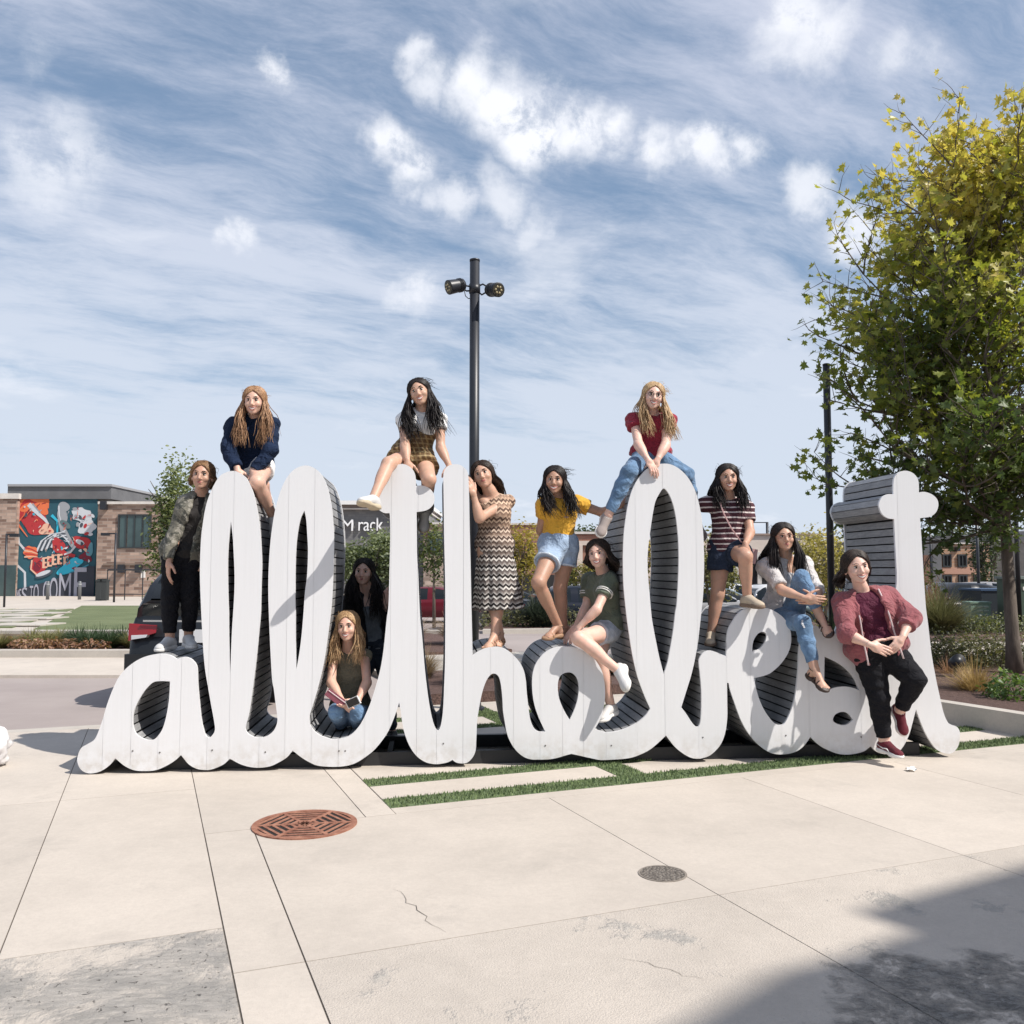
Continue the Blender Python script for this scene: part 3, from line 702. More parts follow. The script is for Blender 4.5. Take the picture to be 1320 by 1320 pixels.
# ================================================================== PEOPLE
# A figure is grown from rounded cones and ellipsoids blended in a numpy distance field,
# surfaced with surface nets; clothing is the same field, fuller and trimmed at its hems.
class Field:
    def __init__(s, h): s.h = h; s.p = []
    def cone(s, a, b, ra, rb, k=0.02, clips=(), sub=False, sq=None):
        """sq=(axis, factor): flatten across axis"""
        s.p.append(('c', np.array(a, float), np.array(b, float), ra, rb, k, list(clips), sub, sq)); return s
    def ell(s, c, r, M=None, k=0.02, clips=(), sub=False):
        s.p.append(('e', np.array(c, float), np.array(r, float), np.array(M) if M is not None else np.eye(3), 0, k, list(clips), sub, None)); return s
    def skirt(s, a, b, M, ra, rb, fold, nf, k=0.01, thick=None):
        s.p.append(('s', np.array(a, float), np.array(b, float), (np.array(M), ra, rb, fold, nf, thick), 0, k, [], False, None)); return s
    def bounds(s, q):
        if q[0] == 'c': r = max(q[3], q[4]); lo = np.minimum(q[1], q[2]) - r; hi = np.maximum(q[1], q[2]) + r
        elif q[0] == 'e': r = max(q[2]); lo = q[1] - r; hi = q[1] + r
        else:
            r = max(q[3][1][0], q[3][2][0], q[3][1][1], q[3][2][1]) * 1.25; lo = np.minimum(q[1], q[2]) - r; hi = np.maximum(q[1], q[2]) + r
        return lo - 0.02 - q[5], hi + 0.02 + q[5]
    def mesh(s, noise=None):
        h = s.h
        bb = [s.bounds(q) for q in s.p if not q[7]]
        lo = np.min([b[0] for b in bb], 0) - 2 * h; hi = np.max([b[1] for b in bb], 0) + 2 * h
        N = np.ceil((hi - lo) / h).astype(int) + 1
        F = np.full(N, 0.5, np.float32)
        ax = [lo[i] + h * np.arange(N[i]) for i in range(3)]
        for q in s.p:
            l, u = s.bounds(q)
            i0 = np.maximum(np.floor((l - lo) / h).astype(int), 0); i1 = np.minimum(np.ceil((u - lo) / h).astype(int) + 1, N)
            if np.any(i1 <= i0): continue
            X = ax[0][i0[0]:i1[0]][:, None, None].astype(np.float32); Y = ax[1][i0[1]:i1[1]][None, :, None].astype(np.float32); Z = ax[2][i0[2]:i1[2]][None, None, :].astype(np.float32)
            if q[0] == 'c':
                a, b = q[1], q[2]; ab = b - a; L2 = float(ab @ ab) + 1e-9
                if q[8] is not None:
                    axq, fq = q[8]; axq = np.array(axq, float); axq /= np.linalg.norm(axq)
                dx, dy, dz = X - a[0], Y - a[1], Z - a[2]
                t = np.clip((dx * ab[0] + dy * ab[1] + dz * ab[2]) / L2, 0, 1)
                ex, ey, ez = dx - t * ab[0], dy - t * ab[1], dz - t * ab[2]
                d2 = ex * ex + ey * ey + ez * ez
                if q[8] is not None:
                    e = ex * axq[0] + ey * axq[1] + ez * axq[2]; d2 = d2 + e * e * (fq * fq - 1)
                d = np.sqrt(d2) - (q[3] + (q[4] - q[3]) * t)
            elif q[0] == 'e':
                c, r, M = q[1], q[2], q[3]
                dx, dy, dz = X - c[0], Y - c[1], Z - c[2]
                k0 = 0; k1 = 0
                for i in range(3):
                    e = (dx * M[i][0] + dy * M[i][1] + dz * M[i][2]) / r[i]
                    k0 = k0 + e * e; k1 = k1 + (e / r[i]) ** 2
                k0 = np.sqrt(k0); k1 = np.sqrt(k1) + 1e-9
                d = k0 * (k0 - 1.0) / k1
            else:
                a, b = q[1], q[2]; M, ra, rb, fold, nf, thick = q[3]; ab = b - a; L = float(np.linalg.norm(ab)); w = ab / L
                dx, dy, dz = X - a[0], Y - a[1], Z - a[2]
                t = (dx * w[0] + dy * w[1] + dz * w[2])
                tt = np.clip(t / L, 0, 1)
                e1 = dx * M[0][0] + dy * M[0][1] + dz * M[0][2]; e2 = dx * M[2][0] + dy * M[2][1] + dz * M[2][2]
                r1 = ra[0] + (rb[0] - ra[0]) * tt; r2 = ra[1] + (rb[1] - ra[1]) * tt
                th = np.arctan2(e2 / r2, e1 / r1)
                rr = np.sqrt((e1 / r1) ** 2 + (e2 / r2) ** 2)
                sc = 1 + fold * tt * (np.cos(nf * th + 2 * np.sin(2 * th)) * 0.6 + np.cos((nf * 1.7) * th + 1) * 0.4)
                d = (rr / sc - 1) * np.minimum(r1, r2)
                if thick: d = np.maximum(d, -(d + thick))
                d = np.maximum(np.maximum(d, -t), t - L)
            for (p, n) in q[6]:
                d = np.maximum(d, (X - p[0]) * n[0] + (Y - p[1]) * n[1] + (Z - p[2]) * n[2])
            sl = F[i0[0]:i1[0], i0[1]:i1[1], i0[2]:i1[2]]; k = q[5]
            d = np.broadcast_to(d, sl.shape)
            if q[7]:
                sl[...] = np.maximum(sl, -d)
            elif k > 0:
                hh = np.maximum(k - np.abs(sl - d), 0) / k; sl[...] = np.minimum(sl, d) - hh * hh * k * 0.25
            else: sl[...] = np.minimum(sl, d)
        return surface_nets(F, lo, h, noise)
def surface_nets(F, lo, h, noise=None):
    S = F < 0
    c = S[:-1, :-1, :-1].astype(np.int8)
    cnt = sum(S[i:S.shape[0] - 1 + i, j:S.shape[1] - 1 + j, k:S.shape[2] - 1 + k].astype(np.int8) for i in (0, 1) for j in (0, 1) for k in (0, 1))
    act = (cnt > 0) & (cnt < 8)
    I, J, K = np.nonzero(act); n = len(I)
    if n == 0: return np.zeros((0, 3)), np.zeros((0, 4), int)
    idx = np.full(act.shape, -1, np.int64); idx[I, J, K] = np.arange(n)
    acc = np.zeros((n, 3)); w = np.zeros(n)
    cor = [(i, j, k) for i in (0, 1) for j in (0, 1) for k in (0, 1)]
    val = {q: F[I + q[0], J + q[1], K + q[2]] for q in cor}
    for q in cor:
        for ax in range(3):
            if q[ax]: continue
            r = list(q); r[ax] = 1; r = tuple(r)
            a, b = val[q], val[r]; m = (a < 0) != (b < 0)
            t = np.where(m, a / np.where(m, a - b, 1), 0)
            for d in range(3): acc[:, d] += np.where(m, q[d] + (t if d == ax else 0), 0)
            w += m
    V = acc / w[:, None] + np.stack([I, J, K], 1); V = V * h + lo
    faces = []
    for ax in range(3):
        o1, o2 = [(1, 2), (2, 0), (0, 1)][ax]
        A = [slice(None)] * 3; B = [slice(None)] * 3; A[ax] = slice(0, -1); B[ax] = slice(1, None)
        a, b = S[tuple(A)], S[tuple(B)]
        ch = a != b
        p = np.array(np.nonzero(ch)).T
        ok = (p[:, o1] > 0) & (p[:, o2] > 0) & (p[:, o1] < act.shape[o1]) & (p[:, o2] < act.shape[o2]) & (p[:, ax] < act.shape[ax]); p = p[ok]
        def g_(d1, d2):
            q = p.copy(); q[:, o1] += d1; q[:, o2] += d2; return idx[q[:, 0], q[:, 1], q[:, 2]]
        f = np.stack([g_(-1, -1), g_(0, -1), g_(0, 0), g_(-1, 0)], 1)
        flip = ~a[p[:, 0], p[:, 1], p[:, 2]]
        f[flip] = f[flip][:, ::-1]
        faces.append(f)
    Fc = np.concatenate(faces); Fc = Fc[(Fc >= 0).all(1)]
    for _ in range(1):                                  # light relaxation
        s_ = np.zeros_like(V); cnt2 = np.zeros(len(V))
        for e in range(4):
            a, b = Fc[:, e], Fc[:, (e + 1) % 4]
            for d in range(3): s_[:, d] += np.bincount(a, V[b][:, d], len(V)) + np.bincount(b, V[a][:, d], len(V))
            cnt2 += np.bincount(a, minlength=len(V)) + np.bincount(b, minlength=len(V))
        cnt2[cnt2 == 0] = 1; V = V * 0.55 + s_ / cnt2[:, None] * 0.45
    if noise:
        amp, fr, seed = noise; rs = np.random.RandomState(seed)
        d = np.zeros(len(V))
        for q in range(7):
            kx = rs.normal(size=3) * fr * (0.7 + 0.25 * q); kx[2] *= 1.6
            d += np.sin(V @ kx + rs.uniform(0, 6)) * (1.0 / (1 + 0.4 * q))
        fn = np.cross(V[Fc[:, 1]] - V[Fc[:, 0]], V[Fc[:, 3]] - V[Fc[:, 0]]); nv = np.zeros_like(V)
        for e in range(4):
            for q in range(3): nv[:, q] += np.bincount(Fc[:, e], fn[:, q], len(V))
        nv /= (np.linalg.norm(nv, axis=1)[:, None] + 1e-12)
        V = V + nv * (d * amp)[:, None]
    return V, Fc
def join_np(L):
    Vs, Fs, b = [], [], 0
    for V, F in L:
        Vs.append(V); Fs.append(F + b); b += len(V)
    return np.concatenate(Vs), np.concatenate(Fs)
def nv(v): v = np.array(v, float); return v / (np.linalg.norm(v) + 1e-12)
def lerp(a, b, t): return np.array(a) * (1 - t) + np.array(b) * t
def orth(f, u):
    f = nv(f); u = np.array(u, float); u = nv(u - f * (u @ f)); r = np.cross(f, u); return r, u, f      # right, up, forward

def skin_mat(name, col):
    def fn(T, bs):
        p = T.pos(); n = T.noise(p, 18, 4, .6)
        c = T.mix(T.ramp(n, .3, .7), tuple(q * .9 for q in col) + (1,), (min(1, col[0] * 1.07), col[1] * 1.0, col[2] * 1.0, 1)); T.l.new(c, bs.inputs['Base Color'])
        bs.inputs['Subsurface Weight'].default_value = 0.15; bs.inputs['Subsurface Radius'].default_value = (.02, .008, .004); bs.inputs['Subsurface Scale'].default_value = 0.4
    return custom(name, fn, 0.5)
def cloth_mat(name, col, rough=0.85, wr=0.6, var=0.12, stretch=(1, 1, 1)):
    def fn(T, bs):
        p = T.pos(); n = T.noise(p, 7, 4, .6); w = T.node('ShaderNodeMapping'); T.put(w.inputs[0], p); w.inputs['Scale'].default_value = stretch
        f = T.noise(w.outputs[0], 11, 3, .55, 1.2); f2 = T.noise(p, 380, 2, .5)
        c = T.mix(T.ramp(n, .3, .7), tuple(q * (1 - var) for q in col) + (1,), tuple(min(1, q * (1 + var)) for q in col) + (1,)); T.l.new(c, bs.inputs['Base Color'])
        bumpn(T, bs, T.math('ADD', f, T.math('MULTIPLY', f2, .04)), wr, .055)
        bs.inputs['Sheen Weight'].default_value = 0.15 if max(col) > .1 else 0.0; bs.inputs['Specular IOR Level'].default_value = 0.2
    return custom(name, fn, rough)
def pat_mat(name, fn2, rough=0.85, wr=0.5):
    def fn(T, bs):
        c = fn2(T, T.obj()); T.l.new(c, bs.inputs['Base Color']); bumpn(T, bs, T.noise(T.pos(), 11, 3, .55, 1.2), wr, .05)
    return custom(name, fn, rough)
def hair_mat(name, c1, c2):
    def fn(T, bs):
        p = T.pos(); w = T.node('ShaderNodeMapping'); T.put(w.inputs[0], p); w.inputs['Scale'].default_value = (1, 1, .16)
        f = T.noise(w.outputs[0], 150, 3, .6); g_ = T.noise(p, 14, 3, .6)
        c = T.mix(T.ramp(T.math('ADD', T.math('MULTIPLY', f, .65), T.math('MULTIPLY', g_, .35)), .38, .62), tuple(c1) + (1,), tuple(c2) + (1,)); T.l.new(c, bs.inputs['Base Color'])
        bumpn(T, bs, f, .5, .004); bs.inputs['Specular IOR Level'].default_value = .28
    return custom(name, fn, 0.5)

def hand_prims(F, Wp, d, pn, s=1.0, curl=0.35, side=1, spread=0.025):
    """Wp wrist, d direction of the hand, pn palm normal (towards the palm side), side=+1 thumb towards cross(d,pn)"""
    d = nv(d); pn = nv(np.array(pn) - d * (np.array(pn, float) @ d)); ac = np.cross(d, pn) * side
    Wp = np.array(Wp, float)
    F.cone(Wp - d * .01, Wp + d * .03 * s, .024 * s, .026 * s, .012)
    F.ell(Wp + d * .052 * s, (.040 * s, .015 * s, .048 * s), np.array([ac, pn, d]), .012)
    for i in range(4):
        o = (1.5 - i) * .0185 * s
        L = [(.040, .026, .021), (.045, .029, .023), (.041, .027, .022), (.032, .021, .019)][i]
        p = Wp + d * (.090 - .006 * abs(i - 1)) * s + ac * o; a = curl * (0.7 + .18 * i) * .55
        dd = nv(d + ac * (1.5 - i) * spread); 
        for j, l in enumerate(L):
            dd = nv(dd * math.cos(a) + pn * math.sin(a)); q = p + dd * l * s
            F.cone(p, q, (.0092 - .0008 * j) * s, (.0086 - .0009 * j) * s, .003); p = q; a = curl * 1.0
    p = Wp + d * .022 * s + ac * .024 * s + pn * .006; dd = nv(d * .75 + ac * .75 + pn * .25)
    for j, l in enumerate((.040, .032, .026)):
        q = p + dd * l * s; F.cone(p, q, (.0125 - .0015 * j) * s, (.011 - .0015 * j) * s, .006); p = q; dd = nv(dd + d * .35 + pn * .25 * curl)

def person(label, J, st):
    """J: dict of world points; st: style"""
    s = st.get('s', 1.0); wd = st.get('w', 1.0); sx = 1.0
    A = {k: np.array(v, float) for k, v in J.items() if k != 'up'}
    base = np.array([A['pel'][0], A['pel'][1], min(v[2] for v in A.values() if v.shape == (3,)) - .05])
    root = empty('person', tuple(base), label, 'person', st.get('group', 'young women posing on and around the script sign'))
    for k in A: A[k] = A[k] - base
    skin = st['skin']; T3 = st.get('scale_torso', 1.0)
    pel, nk, hd = A['pel'], A['nk'], A['hd']
    shL, shR = A['shL'], A['shR']
    up = nv(nk - pel); rt = nv(shR - shL); fw = nv(np.cross(rt, up))
    if 'fw' in st: fw = nv(st['fw']); fw = nv(fw - up * (fw @ up)); 
    rt = np.cross(fw, up)
    tM = np.array([rt, fw, up])
    hipL, hipR = A.get('hipL', pel - rt * .085 * wd - up * .03), A.get('hipR', pel + rt * .085 * wd - up * .03)
    pts = dict(A); pts['hipL'] = hipL; pts['hipR'] = hipR
    TL = np.linalg.norm(nk - pel); wq = .45 + .55 * wd
    def torso(F, inf=0.0, k=.035, clips=(), lower=True, upper=True, k2=1.0):
        if lower:
            F.ell(pel + up * .01, (.158 * wd * s + inf, .112 * wq * s + inf, .115 * s + inf), tM, k, clips)
            F.ell(pel - fw * .045 * wq - rt * .06, (.08 * wd + inf, .075 * wq + inf, .085 + inf), tM, k, clips)
            F.ell(pel - fw * .045 * wq + rt * .06, (.08 * wd + inf, .075 * wq + inf, .085 + inf), tM, k, clips)
        if upper:
            F.ell(lerp(pel, nk, .38), (.118 * wd * s + inf, .088 * wq * s + inf, .145 * s + inf), tM, k, clips)
            F.ell(lerp(pel, nk, .66), (.136 * wd * s + inf, .098 * wq * s + inf, .155 * s + inf), tM, k, clips)
            F.cone(lerp(nk, shL, .35) - up * .035, shL - up * .01, .060 * s + inf, .050 * s + inf, k, clips); F.cone(lerp(nk, shR, .35) - up * .035, shR - up * .01, .060 * s + inf, .050 * s + inf, k, clips)
            for q in (-1, 1): F.ell(lerp(pel, nk, .66) + rt * .062 * wd * q + fw * .062 * wq * s, (.060 * wq + inf * .8, .055 * wq + inf * .8, .060 * wq + inf * .8), tM, k, clips)
    def arm(F, sd, inf=0.0, t1=1.0, k=.02, cap=False, puff=0.0):
        sh, el, wr = pts['sh' + sd], pts['el' + sd], pts['wr' + sd]; L1 = np.linalg.norm(el - sh); L2 = np.linalg.norm(wr - el)
        ra, rb, rc = .043 * s * (.5 + .5 * wd), .036 * s * (.5 + .5 * wd), .024 * s
        tt = t1 * (L1 + L2)
        a = nv(el - sh)
        if tt <= L1:
            e = sh + a * tt; F.cone(sh, e, ra + inf + puff, lerp([ra], [rb], tt / L1)[0] + inf + puff, k, [(e, a)] if cap else ())
        else:
            F.cone(sh, el, ra + inf + puff, rb + inf, k)
            b = nv(wr - el); t2 = (tt - L1) / L2; e = el + b * (tt - L1); r2 = rb + (rc - rb) * t2
            F.cone(el, e, rb + inf, r2 + inf, k, [(e, b)] if cap else ())
            if not cap: F.ell(lerp(el, wr, .25), (.038 * s, .038 * s, .08 * s), np.array(orth(nv(wr - el), (0.1, .2, 1)))[[0, 1, 2]], k)
    def leg(F, sd, inf=0.0, t1=1.0, k=.03, cap=False, flare=0.0):
        hp, kn, an = pts['hip' + sd], pts['kn' + sd], pts['an' + sd]; L1 = np.linalg.norm(kn - hp); L2 = np.linalg.norm(an - kn)
        ra, rb, rc = .086 * s * wd, .054 * s * (.4 + .6 * wd), .036 * s * (.6 + .4 * wd); tt = t1 * (L1 + L2); a = nv(kn - hp)
        if tt <= L1:
            e = hp + a * tt; F.cone(hp, e, ra + inf, ra + (rb - ra) * tt / L1 + inf + flare, k, [(e, a)] if cap else ())
        else:
            F.cone(hp, kn, ra + inf, rb + inf, k)
            b = nv(an - kn); t2 = (tt - L1) / L2; e = kn + b * (tt - L1)
            F.cone(kn, e, rb * .92 + inf, rb * .92 + (rc - rb * .92) * t2 + inf, k, [(e, b)] if cap else ())
            back = nv(b * (a @ b) - a) if abs(a @ b) < .995 else nv(np.cross(rt, b))
            if st.get('calf') is not None: back = nv(st['calf'])
            cc = lerp(kn, an, .3) + back * .012 * 0
            M = np.array(orth(b, fw)); 
            F.ell(lerp(kn, an, .32) - nv(np.cross(np.cross(b, fw), b)) * .014, (.048 * s * (.5 + .5 * wd) + inf, .050 * s * (.5 + .5 * wd) + inf, .125 * s), M, k)
    # ---- body skin
    BF = Field(.0085); torso(BF); arm(BF, 'L'); arm(BF, 'R'); leg(BF, 'L'); leg(BF, 'R')
    hf, hu = nv(st.get('face', (0, -1, 0))), np.array(st.get('hup', nv(hd - nk)), float)
    hr, hu, hf = orth(hf, hu); hM = np.array([hr, hf, hu]); hs = st.get('hs', 1.05)
    hb = hd - hu * .070 * hs - hf * .015
    BF.cone(nk - up * .03, hb, .050 * s, .046 * s, .02); BF.cone(lerp(nk, shL, .15) - up * .01, lerp(nk, hb, .5), .04, .04, .03); BF.cone(lerp(nk, shR, .15) - up * .01, lerp(nk, hb, .5), .04, .04, .03)
    parts = [BF.mesh()]
    # feet
    for sd in 'LR':
        an = pts['an' + sd]; td = nv(st.get('toe' + sd, (0, -1, -.15))); b = nv(an - pts['kn' + sd])
        un = st.get('soleup' + sd); un = nv(un) if un is not None else nv(-b)
        fr, fu, ff = orth(td, un); FM = np.array([fr, ff, fu]); pts['foot' + sd] = (fr, fu, ff)
        if st.get('shoe') == 'sandal' :
            f2 = Field(.005); hl = an - fu * .055 - ff * .012
            f2.cone(an, hl + fu * .01, .034, .030, .02); f2.ell(hl, (.03, .036, .028), FM, .02); f2.cone(an + ff * .01 - fu * .01, an + ff * .13 - fu * .068, .033, .018, .02); f2.ell(an + ff * .11 - fu * .066, (.040, .05, .018), FM, .02)
            for q in range(5):
                o = (q - 2) * .0155; p = an + ff * (.142 - .004 * abs(q - 2 * 1) - (.0 if q else 0)) - fu * .070 + fr * o * (1 if sd == 'L' else -1); f2.cone(p, p + ff * (.030 - .003 * q), .0095 if q == 0 else .0075, .008 if q == 0 else .006, .003)
            parts.append(f2.mesh())
    # hands
    for sd in 'LR':
        HFl = Field(.0042); wr = pts['wr' + sd]; hdv = st.get('hand' + sd)
        if hdv is None: hdv = dict(d=nv(wr - pts['el' + sd]), pn=(0, 1, 0))
        hand_prims(HFl, wr, hdv['d'], hdv.get('pn', (0, 1, 0)), s * .98, hdv.get('curl', .35), hdv.get('side', 1 if sd == 'L' else -1))
        parts.append(HFl.mesh())
    # head
    H = Field(.0042)
    e = lambda c, r, k=.012, sub=False: H.ell(hd + hr * c[0] * hs + hf * c[1] * hs + hu * c[2] * hs, tuple(q * hs for q in r), hM, k, (), sub)
    e((0, -.018, .030), (.074, .092, .080)); e((0, .018, -.002), (.064, .072, .082), .02); e((0, .030, -.050), (.050, .052, .048), .025); e((0, .062, -.082), (.023, .022, .018), .02)
    for q in (-1, 1):
        e((q * .034, .062, -.022), (.025, .024, .022), .015); e((q * .073, -.005, -.010), (.009, .018, .028), .006)
        e((q * .028, .098, .012), (.016, .014, .010), .006, True); e((q * .027, .076, .027), (.020, .012, .008), .010)
    H.cone(hd + (hf * .084 + hu * .012) * hs, hd + (hf * .102 - hu * .022) * hs, .0085 * hs, .0120 * hs, .008); e((0, .094, -.028), (.017, .012, .009), .008)
    e((0, .081, -.050), (.023, .012, .008), .006); e((0, .080, -.062), (.019, .011, .007), .006)
    H.cone(hb + hu * .03, nk - up * .02 + (hb - nk) * .2, .045 * s, .049 * s, .02)
    parts.append(H.mesh())
    V, Fc = join_np(parts); link('body', mesh_np('body', V, Fc), skin_mat('skin_' + str(st['skin']), skin), root)
    hp = lambda x, y, z: hd + (hr * x + hf * y + hu * z) * hs
    # face details
    EM = mat('eye_white', (.62, .58, .55), .25); IR = mat('iris', (.025, .015, .01), .2); LP = mat('lips_' + str(st.get('lips', 0)), st.get('lips', (.42, .13, .12)), .45); TE = mat('teeth', (.78, .76, .70), .35)
    BR = mat('brow_' + str(st.get('brow', 0)), st.get('brow', (.03, .018, .012)), .8)
    for q in (-1, 1):
        b = MB(); b.ell(hp(q * .028, .0735, .0105), (.0118 * hs,) * 3, 12, 8); eye = b.build('eye', EM, root, True)
        b = MB(); c = hp(q * .028, .0838, .0100); M = Matrix([list(hr), list(hf), list(hu)]).transposed(); b.ell(c, (.0062 * hs, .0030 * hs, .0060 * hs), 10, 6, M); b.build('iris', IR, eye, True)
        b = MB(); b.tube([hp(q * .0145, .0835, .0175), hp(q * .028, .0885, .0195), hp(q * .042, .0775, .0155)], [.0018, .0026, .0016], 6); b.tube([hp(q * .016, .0845, .0062), hp(q * .028, .0868, .0032), hp(q * .040, .0785, .0062)], [.0012, .0016, .0012], 6); b.build('eyelashes', IR, root, True)
        b = MB(); b.tube([hp(q * .012, .0935, .0290), hp(q * .030, .0915, .0345), hp(q * .046, .0745, .0290)], [.0030, .0034, .0016], 6); b.build('eyebrow', BR, root, True)
    sm = st.get('smile', 1)
    b = MB(); w_ = (.030 if sm else .021) * (.88 + .24 * ((base[0] * 7.3) % 1))
    top = [hp(x * w_, .0935 - .012 * x * x - (0 if sm else 0), -.0485 + (.0075 if sm else .001) * x * x + (.001 if abs(x) == .5 else 0)) for x in (-1, -.5, 0, .5, 1)]
    bot = [hp(x * w_, .0925 - .013 * x * x, -.0485 + (.0075 if sm else .001) * x * x - (.0175 if sm else .008) * (1 - x * x)) for x in (-1, -.5, 0, .5, 1)]
    b.tube(top, [.0013, .0030, .0030, .0030, .0013], 6); b.tube(bot, [.0013, .0034, .0042, .0034, .0013], 6); b.build('lips', LP, root, True)
    if sm:
        b = MB(); b.add(top + bot, [(i, i + 1, 6 + i, 5 + i) for i in range(4)]); b.build('teeth', TE, root, True)
    # shoes
    sk = st.get('shoe', 'sneaker')
    for sd in 'LR':
        fr, fu, ff = pts['foot' + sd]; an = pts['an' + sd]; FM = np.array([fr, ff, fu]); gz = an - fu * .085
        if sk == 'sneaker':
            f2 = Field(.006); cl = [(gz + fu * .018, -fu)]
            f2.cone(an - fu * .016, an - fu * .045 - ff * .006, .039, .038, .018, cl + [(an - fu * .012, fu)]); f2.ell(an - fu * .045 - ff * .02, (.039, .046, .045), FM, .02, cl)
            f2.cone(an - fu * .025 + ff * .02, an - fu * .058 + ff * .115, .041, .034, .025, cl); f2.ell(an - fu * .062 + ff * .135, (.043, .052, .032), FM, .02, cl)
            V, Fc = f2.mesh(); sh = link('shoe', mesh_np('shoe', V, Fc), st['shoe_mat'], root)
            f2 = Field(.006); cl = [(gz + fu * .022, fu), (gz, -fu)]
            f2.ell(gz + fu * .01 - ff * .022, (.042, .048, .05), FM, .03, cl); f2.cone(gz + fu * .01, gz + fu * .01 + ff * .12, .037, .040, .03, cl); f2.ell(gz + fu * .01 + ff * .135, (.046, .056, .05), FM, .03, cl)
            V, Fc = f2.mesh(); link('sole', mesh_np('sole', V, Fc), st.get('sole_mat', mat('white_rubber', (.75, .73, .70), .6)), sh)
            b = MB()
            for q in range(5):
                c = an - fu * (-.004 + .0095 * q) + ff * (.040 + .019 * q); wv = .023
                b.tube([c - fr * wv - fu * .010, c + fu * .004 - fr * wv * .4, c + fu * .004 + fr * wv * .4, c + fr * wv - fu * .010], .0032, 5)
            b.build('laces', mat('laces_grey', (.50, .49, .48), .8) if not st.get('stripe') else mat('laces', (.78, .77, .75), .8), sh, True)
            if st.get('stripe'):
                b = MB()
                for q in (-1, 1): b.tube([an + fr * q * .040 - fu * .030 - ff * .04, an + fr * q * .0435 - fu * .045 + ff * .03, an + fr * q * .042 - fu * .040 + ff * .07, an + fr * q * .040 - fu * .062 + ff * .1], [.003, .005, .005, .003], 6)
                b.build('side_stripe', mat('laces', (.78, .77, .75), .8), sh, True)
        else:
            b = MB(); ms = st.get('shoe_mat')
            f2 = Field(.006); cl = [(gz + fu * .012, fu), (gz - fu * .008, -fu)]
            f2.ell(gz - ff * .02, (.036, .044, .04), FM, .03, cl); f2.cone(gz, gz + ff * .13, .030, .034, .03, cl); f2.ell(gz + ff * .14, (.043, .052, .04), FM, .03, cl)
            V, Fc = f2.mesh(); sh = link('sandal', mesh_np('sandal', V, Fc), ms, root)
            for (t_, hh) in st.get('straps', [(.10, .040), (.06, .052), (-.005, .062)]):
                c = gz + ff * t_; n_ = 8; pp = [c + fr * math.cos(math.pi * i / n_) * .043 + fu * (math.sin(math.pi * i / n_) * hh + .006) for i in range(n_ + 1)]; b.tube(pp, .0058, 6)
            b.tube([an + fr * .036 * math.cos(a) + ff * .040 * math.sin(a) - fu * .004 for a in np.linspace(0, 2 * math.pi, 13)], .005, 6)
            b.tube([gz + ff * .13 + fu * .02, gz + ff * .09 + fu * .045, gz + ff * .04 + fu * .07], .005, 6)
            b.build('straps', ms, sh, True)
    # clothes
    for cfn in st['clothes']: cfn(root, dict(pts=pts, torso=torso, arm=arm, leg=leg, up=up, rt=rt, fw=fw, tM=tM, pel=pel, nk=nk, hd=hd, s=s, wd=wd, hp=hp, hb=hb, st=st))
    if 'hair' in st: hair(root, hd, hr, hf, hu, hs, nk, pts, up, fw, rt, **st['hair'])
    if st.get('glasses'):
        b = MB(); 
        for q in (-1, 1):
            b.tube([hp(q * .030 + .019 * math.cos(a), .099 - .008 * abs(math.cos(a) * q + .3), .008 + .0155 * math.sin(a)) for a in np.linspace(0, 2 * math.pi, 17)], .0019, 6)
            b.tube([hp(q * .049, .092, .012), hp(q * .072, .05, .010), hp(q * .076, .0, .004)], .0017, 5)
        b.tube([hp(-.011, .100, .012), hp(.011, .100, .012)], .0018, 5); b.build('glasses', mat('frame_' + st['glasses'], (.03, .02, .02) if st['glasses'] == 'dark' else (.30, .13, .10), .35), root, True)
    return root, pts

def garment(name, m, F, root, noise=(.0022, 26, 1)):
    V, Fc = F.mesh(noise); return link(name, mesh_np(name, V, Fc), m, root)
def top(m, inf=.012, sleeve=.30, hem=.12, cap=True, puff=.0, name='shirt', neck=.02, noise=(.0028, 24, 1), band=None, sleeves='LR', low=True, flare=0.0, loose=0.0):
    """hem: distance below pelvis centre (negative = above)"""
    def fn(root, c):
        F = Field(.008); p, up = c['pel'], c['up']; nk = c['nk']
        cl = [(p - up * hem, -up), (nk + up * neck, nv(up + c['fw'] * .35))]
        c['torso'](F, inf, .035, cl, lower=hem > -.08)
        if loose: F.cone(lerp(p, nk, .6), p - up * (hem - .05), .12 * c['wd'] + loose, .14 * c['wd'] + loose, .03, cl)
        for sd in sleeves:
            if sleeve: c['arm'](F, sd, inf + .004, sleeve, .02, cap, puff)
        o = garment(name, m, F, root, noise)
        if band:                                           # contrast stripes round the sleeve end
            for sd in sleeves:
                sh, el, wr = c['pts']['sh' + sd], c['pts']['el' + sd], c['pts']['wr' + sd]; L = np.linalg.norm(el - sh) + np.linalg.norm(wr - el); a = nv(el - sh); u = nv(np.cross(a, (.3, .2, 1))); w = np.cross(a, u)
                for dt in band[0]:
                    cc = sh + a * (sleeve * L - dt); r = .043 * c['s'] * (.5 + .5 * c['wd']) + inf + .0045
                    b = MB(); b.tube([cc + (u * math.cos(q) + w * math.sin(q)) * r for q in np.linspace(0, 2 * math.pi, 21)], .0050, 6); b.build('sleeve_stripe', band[1], o, True)
    return fn
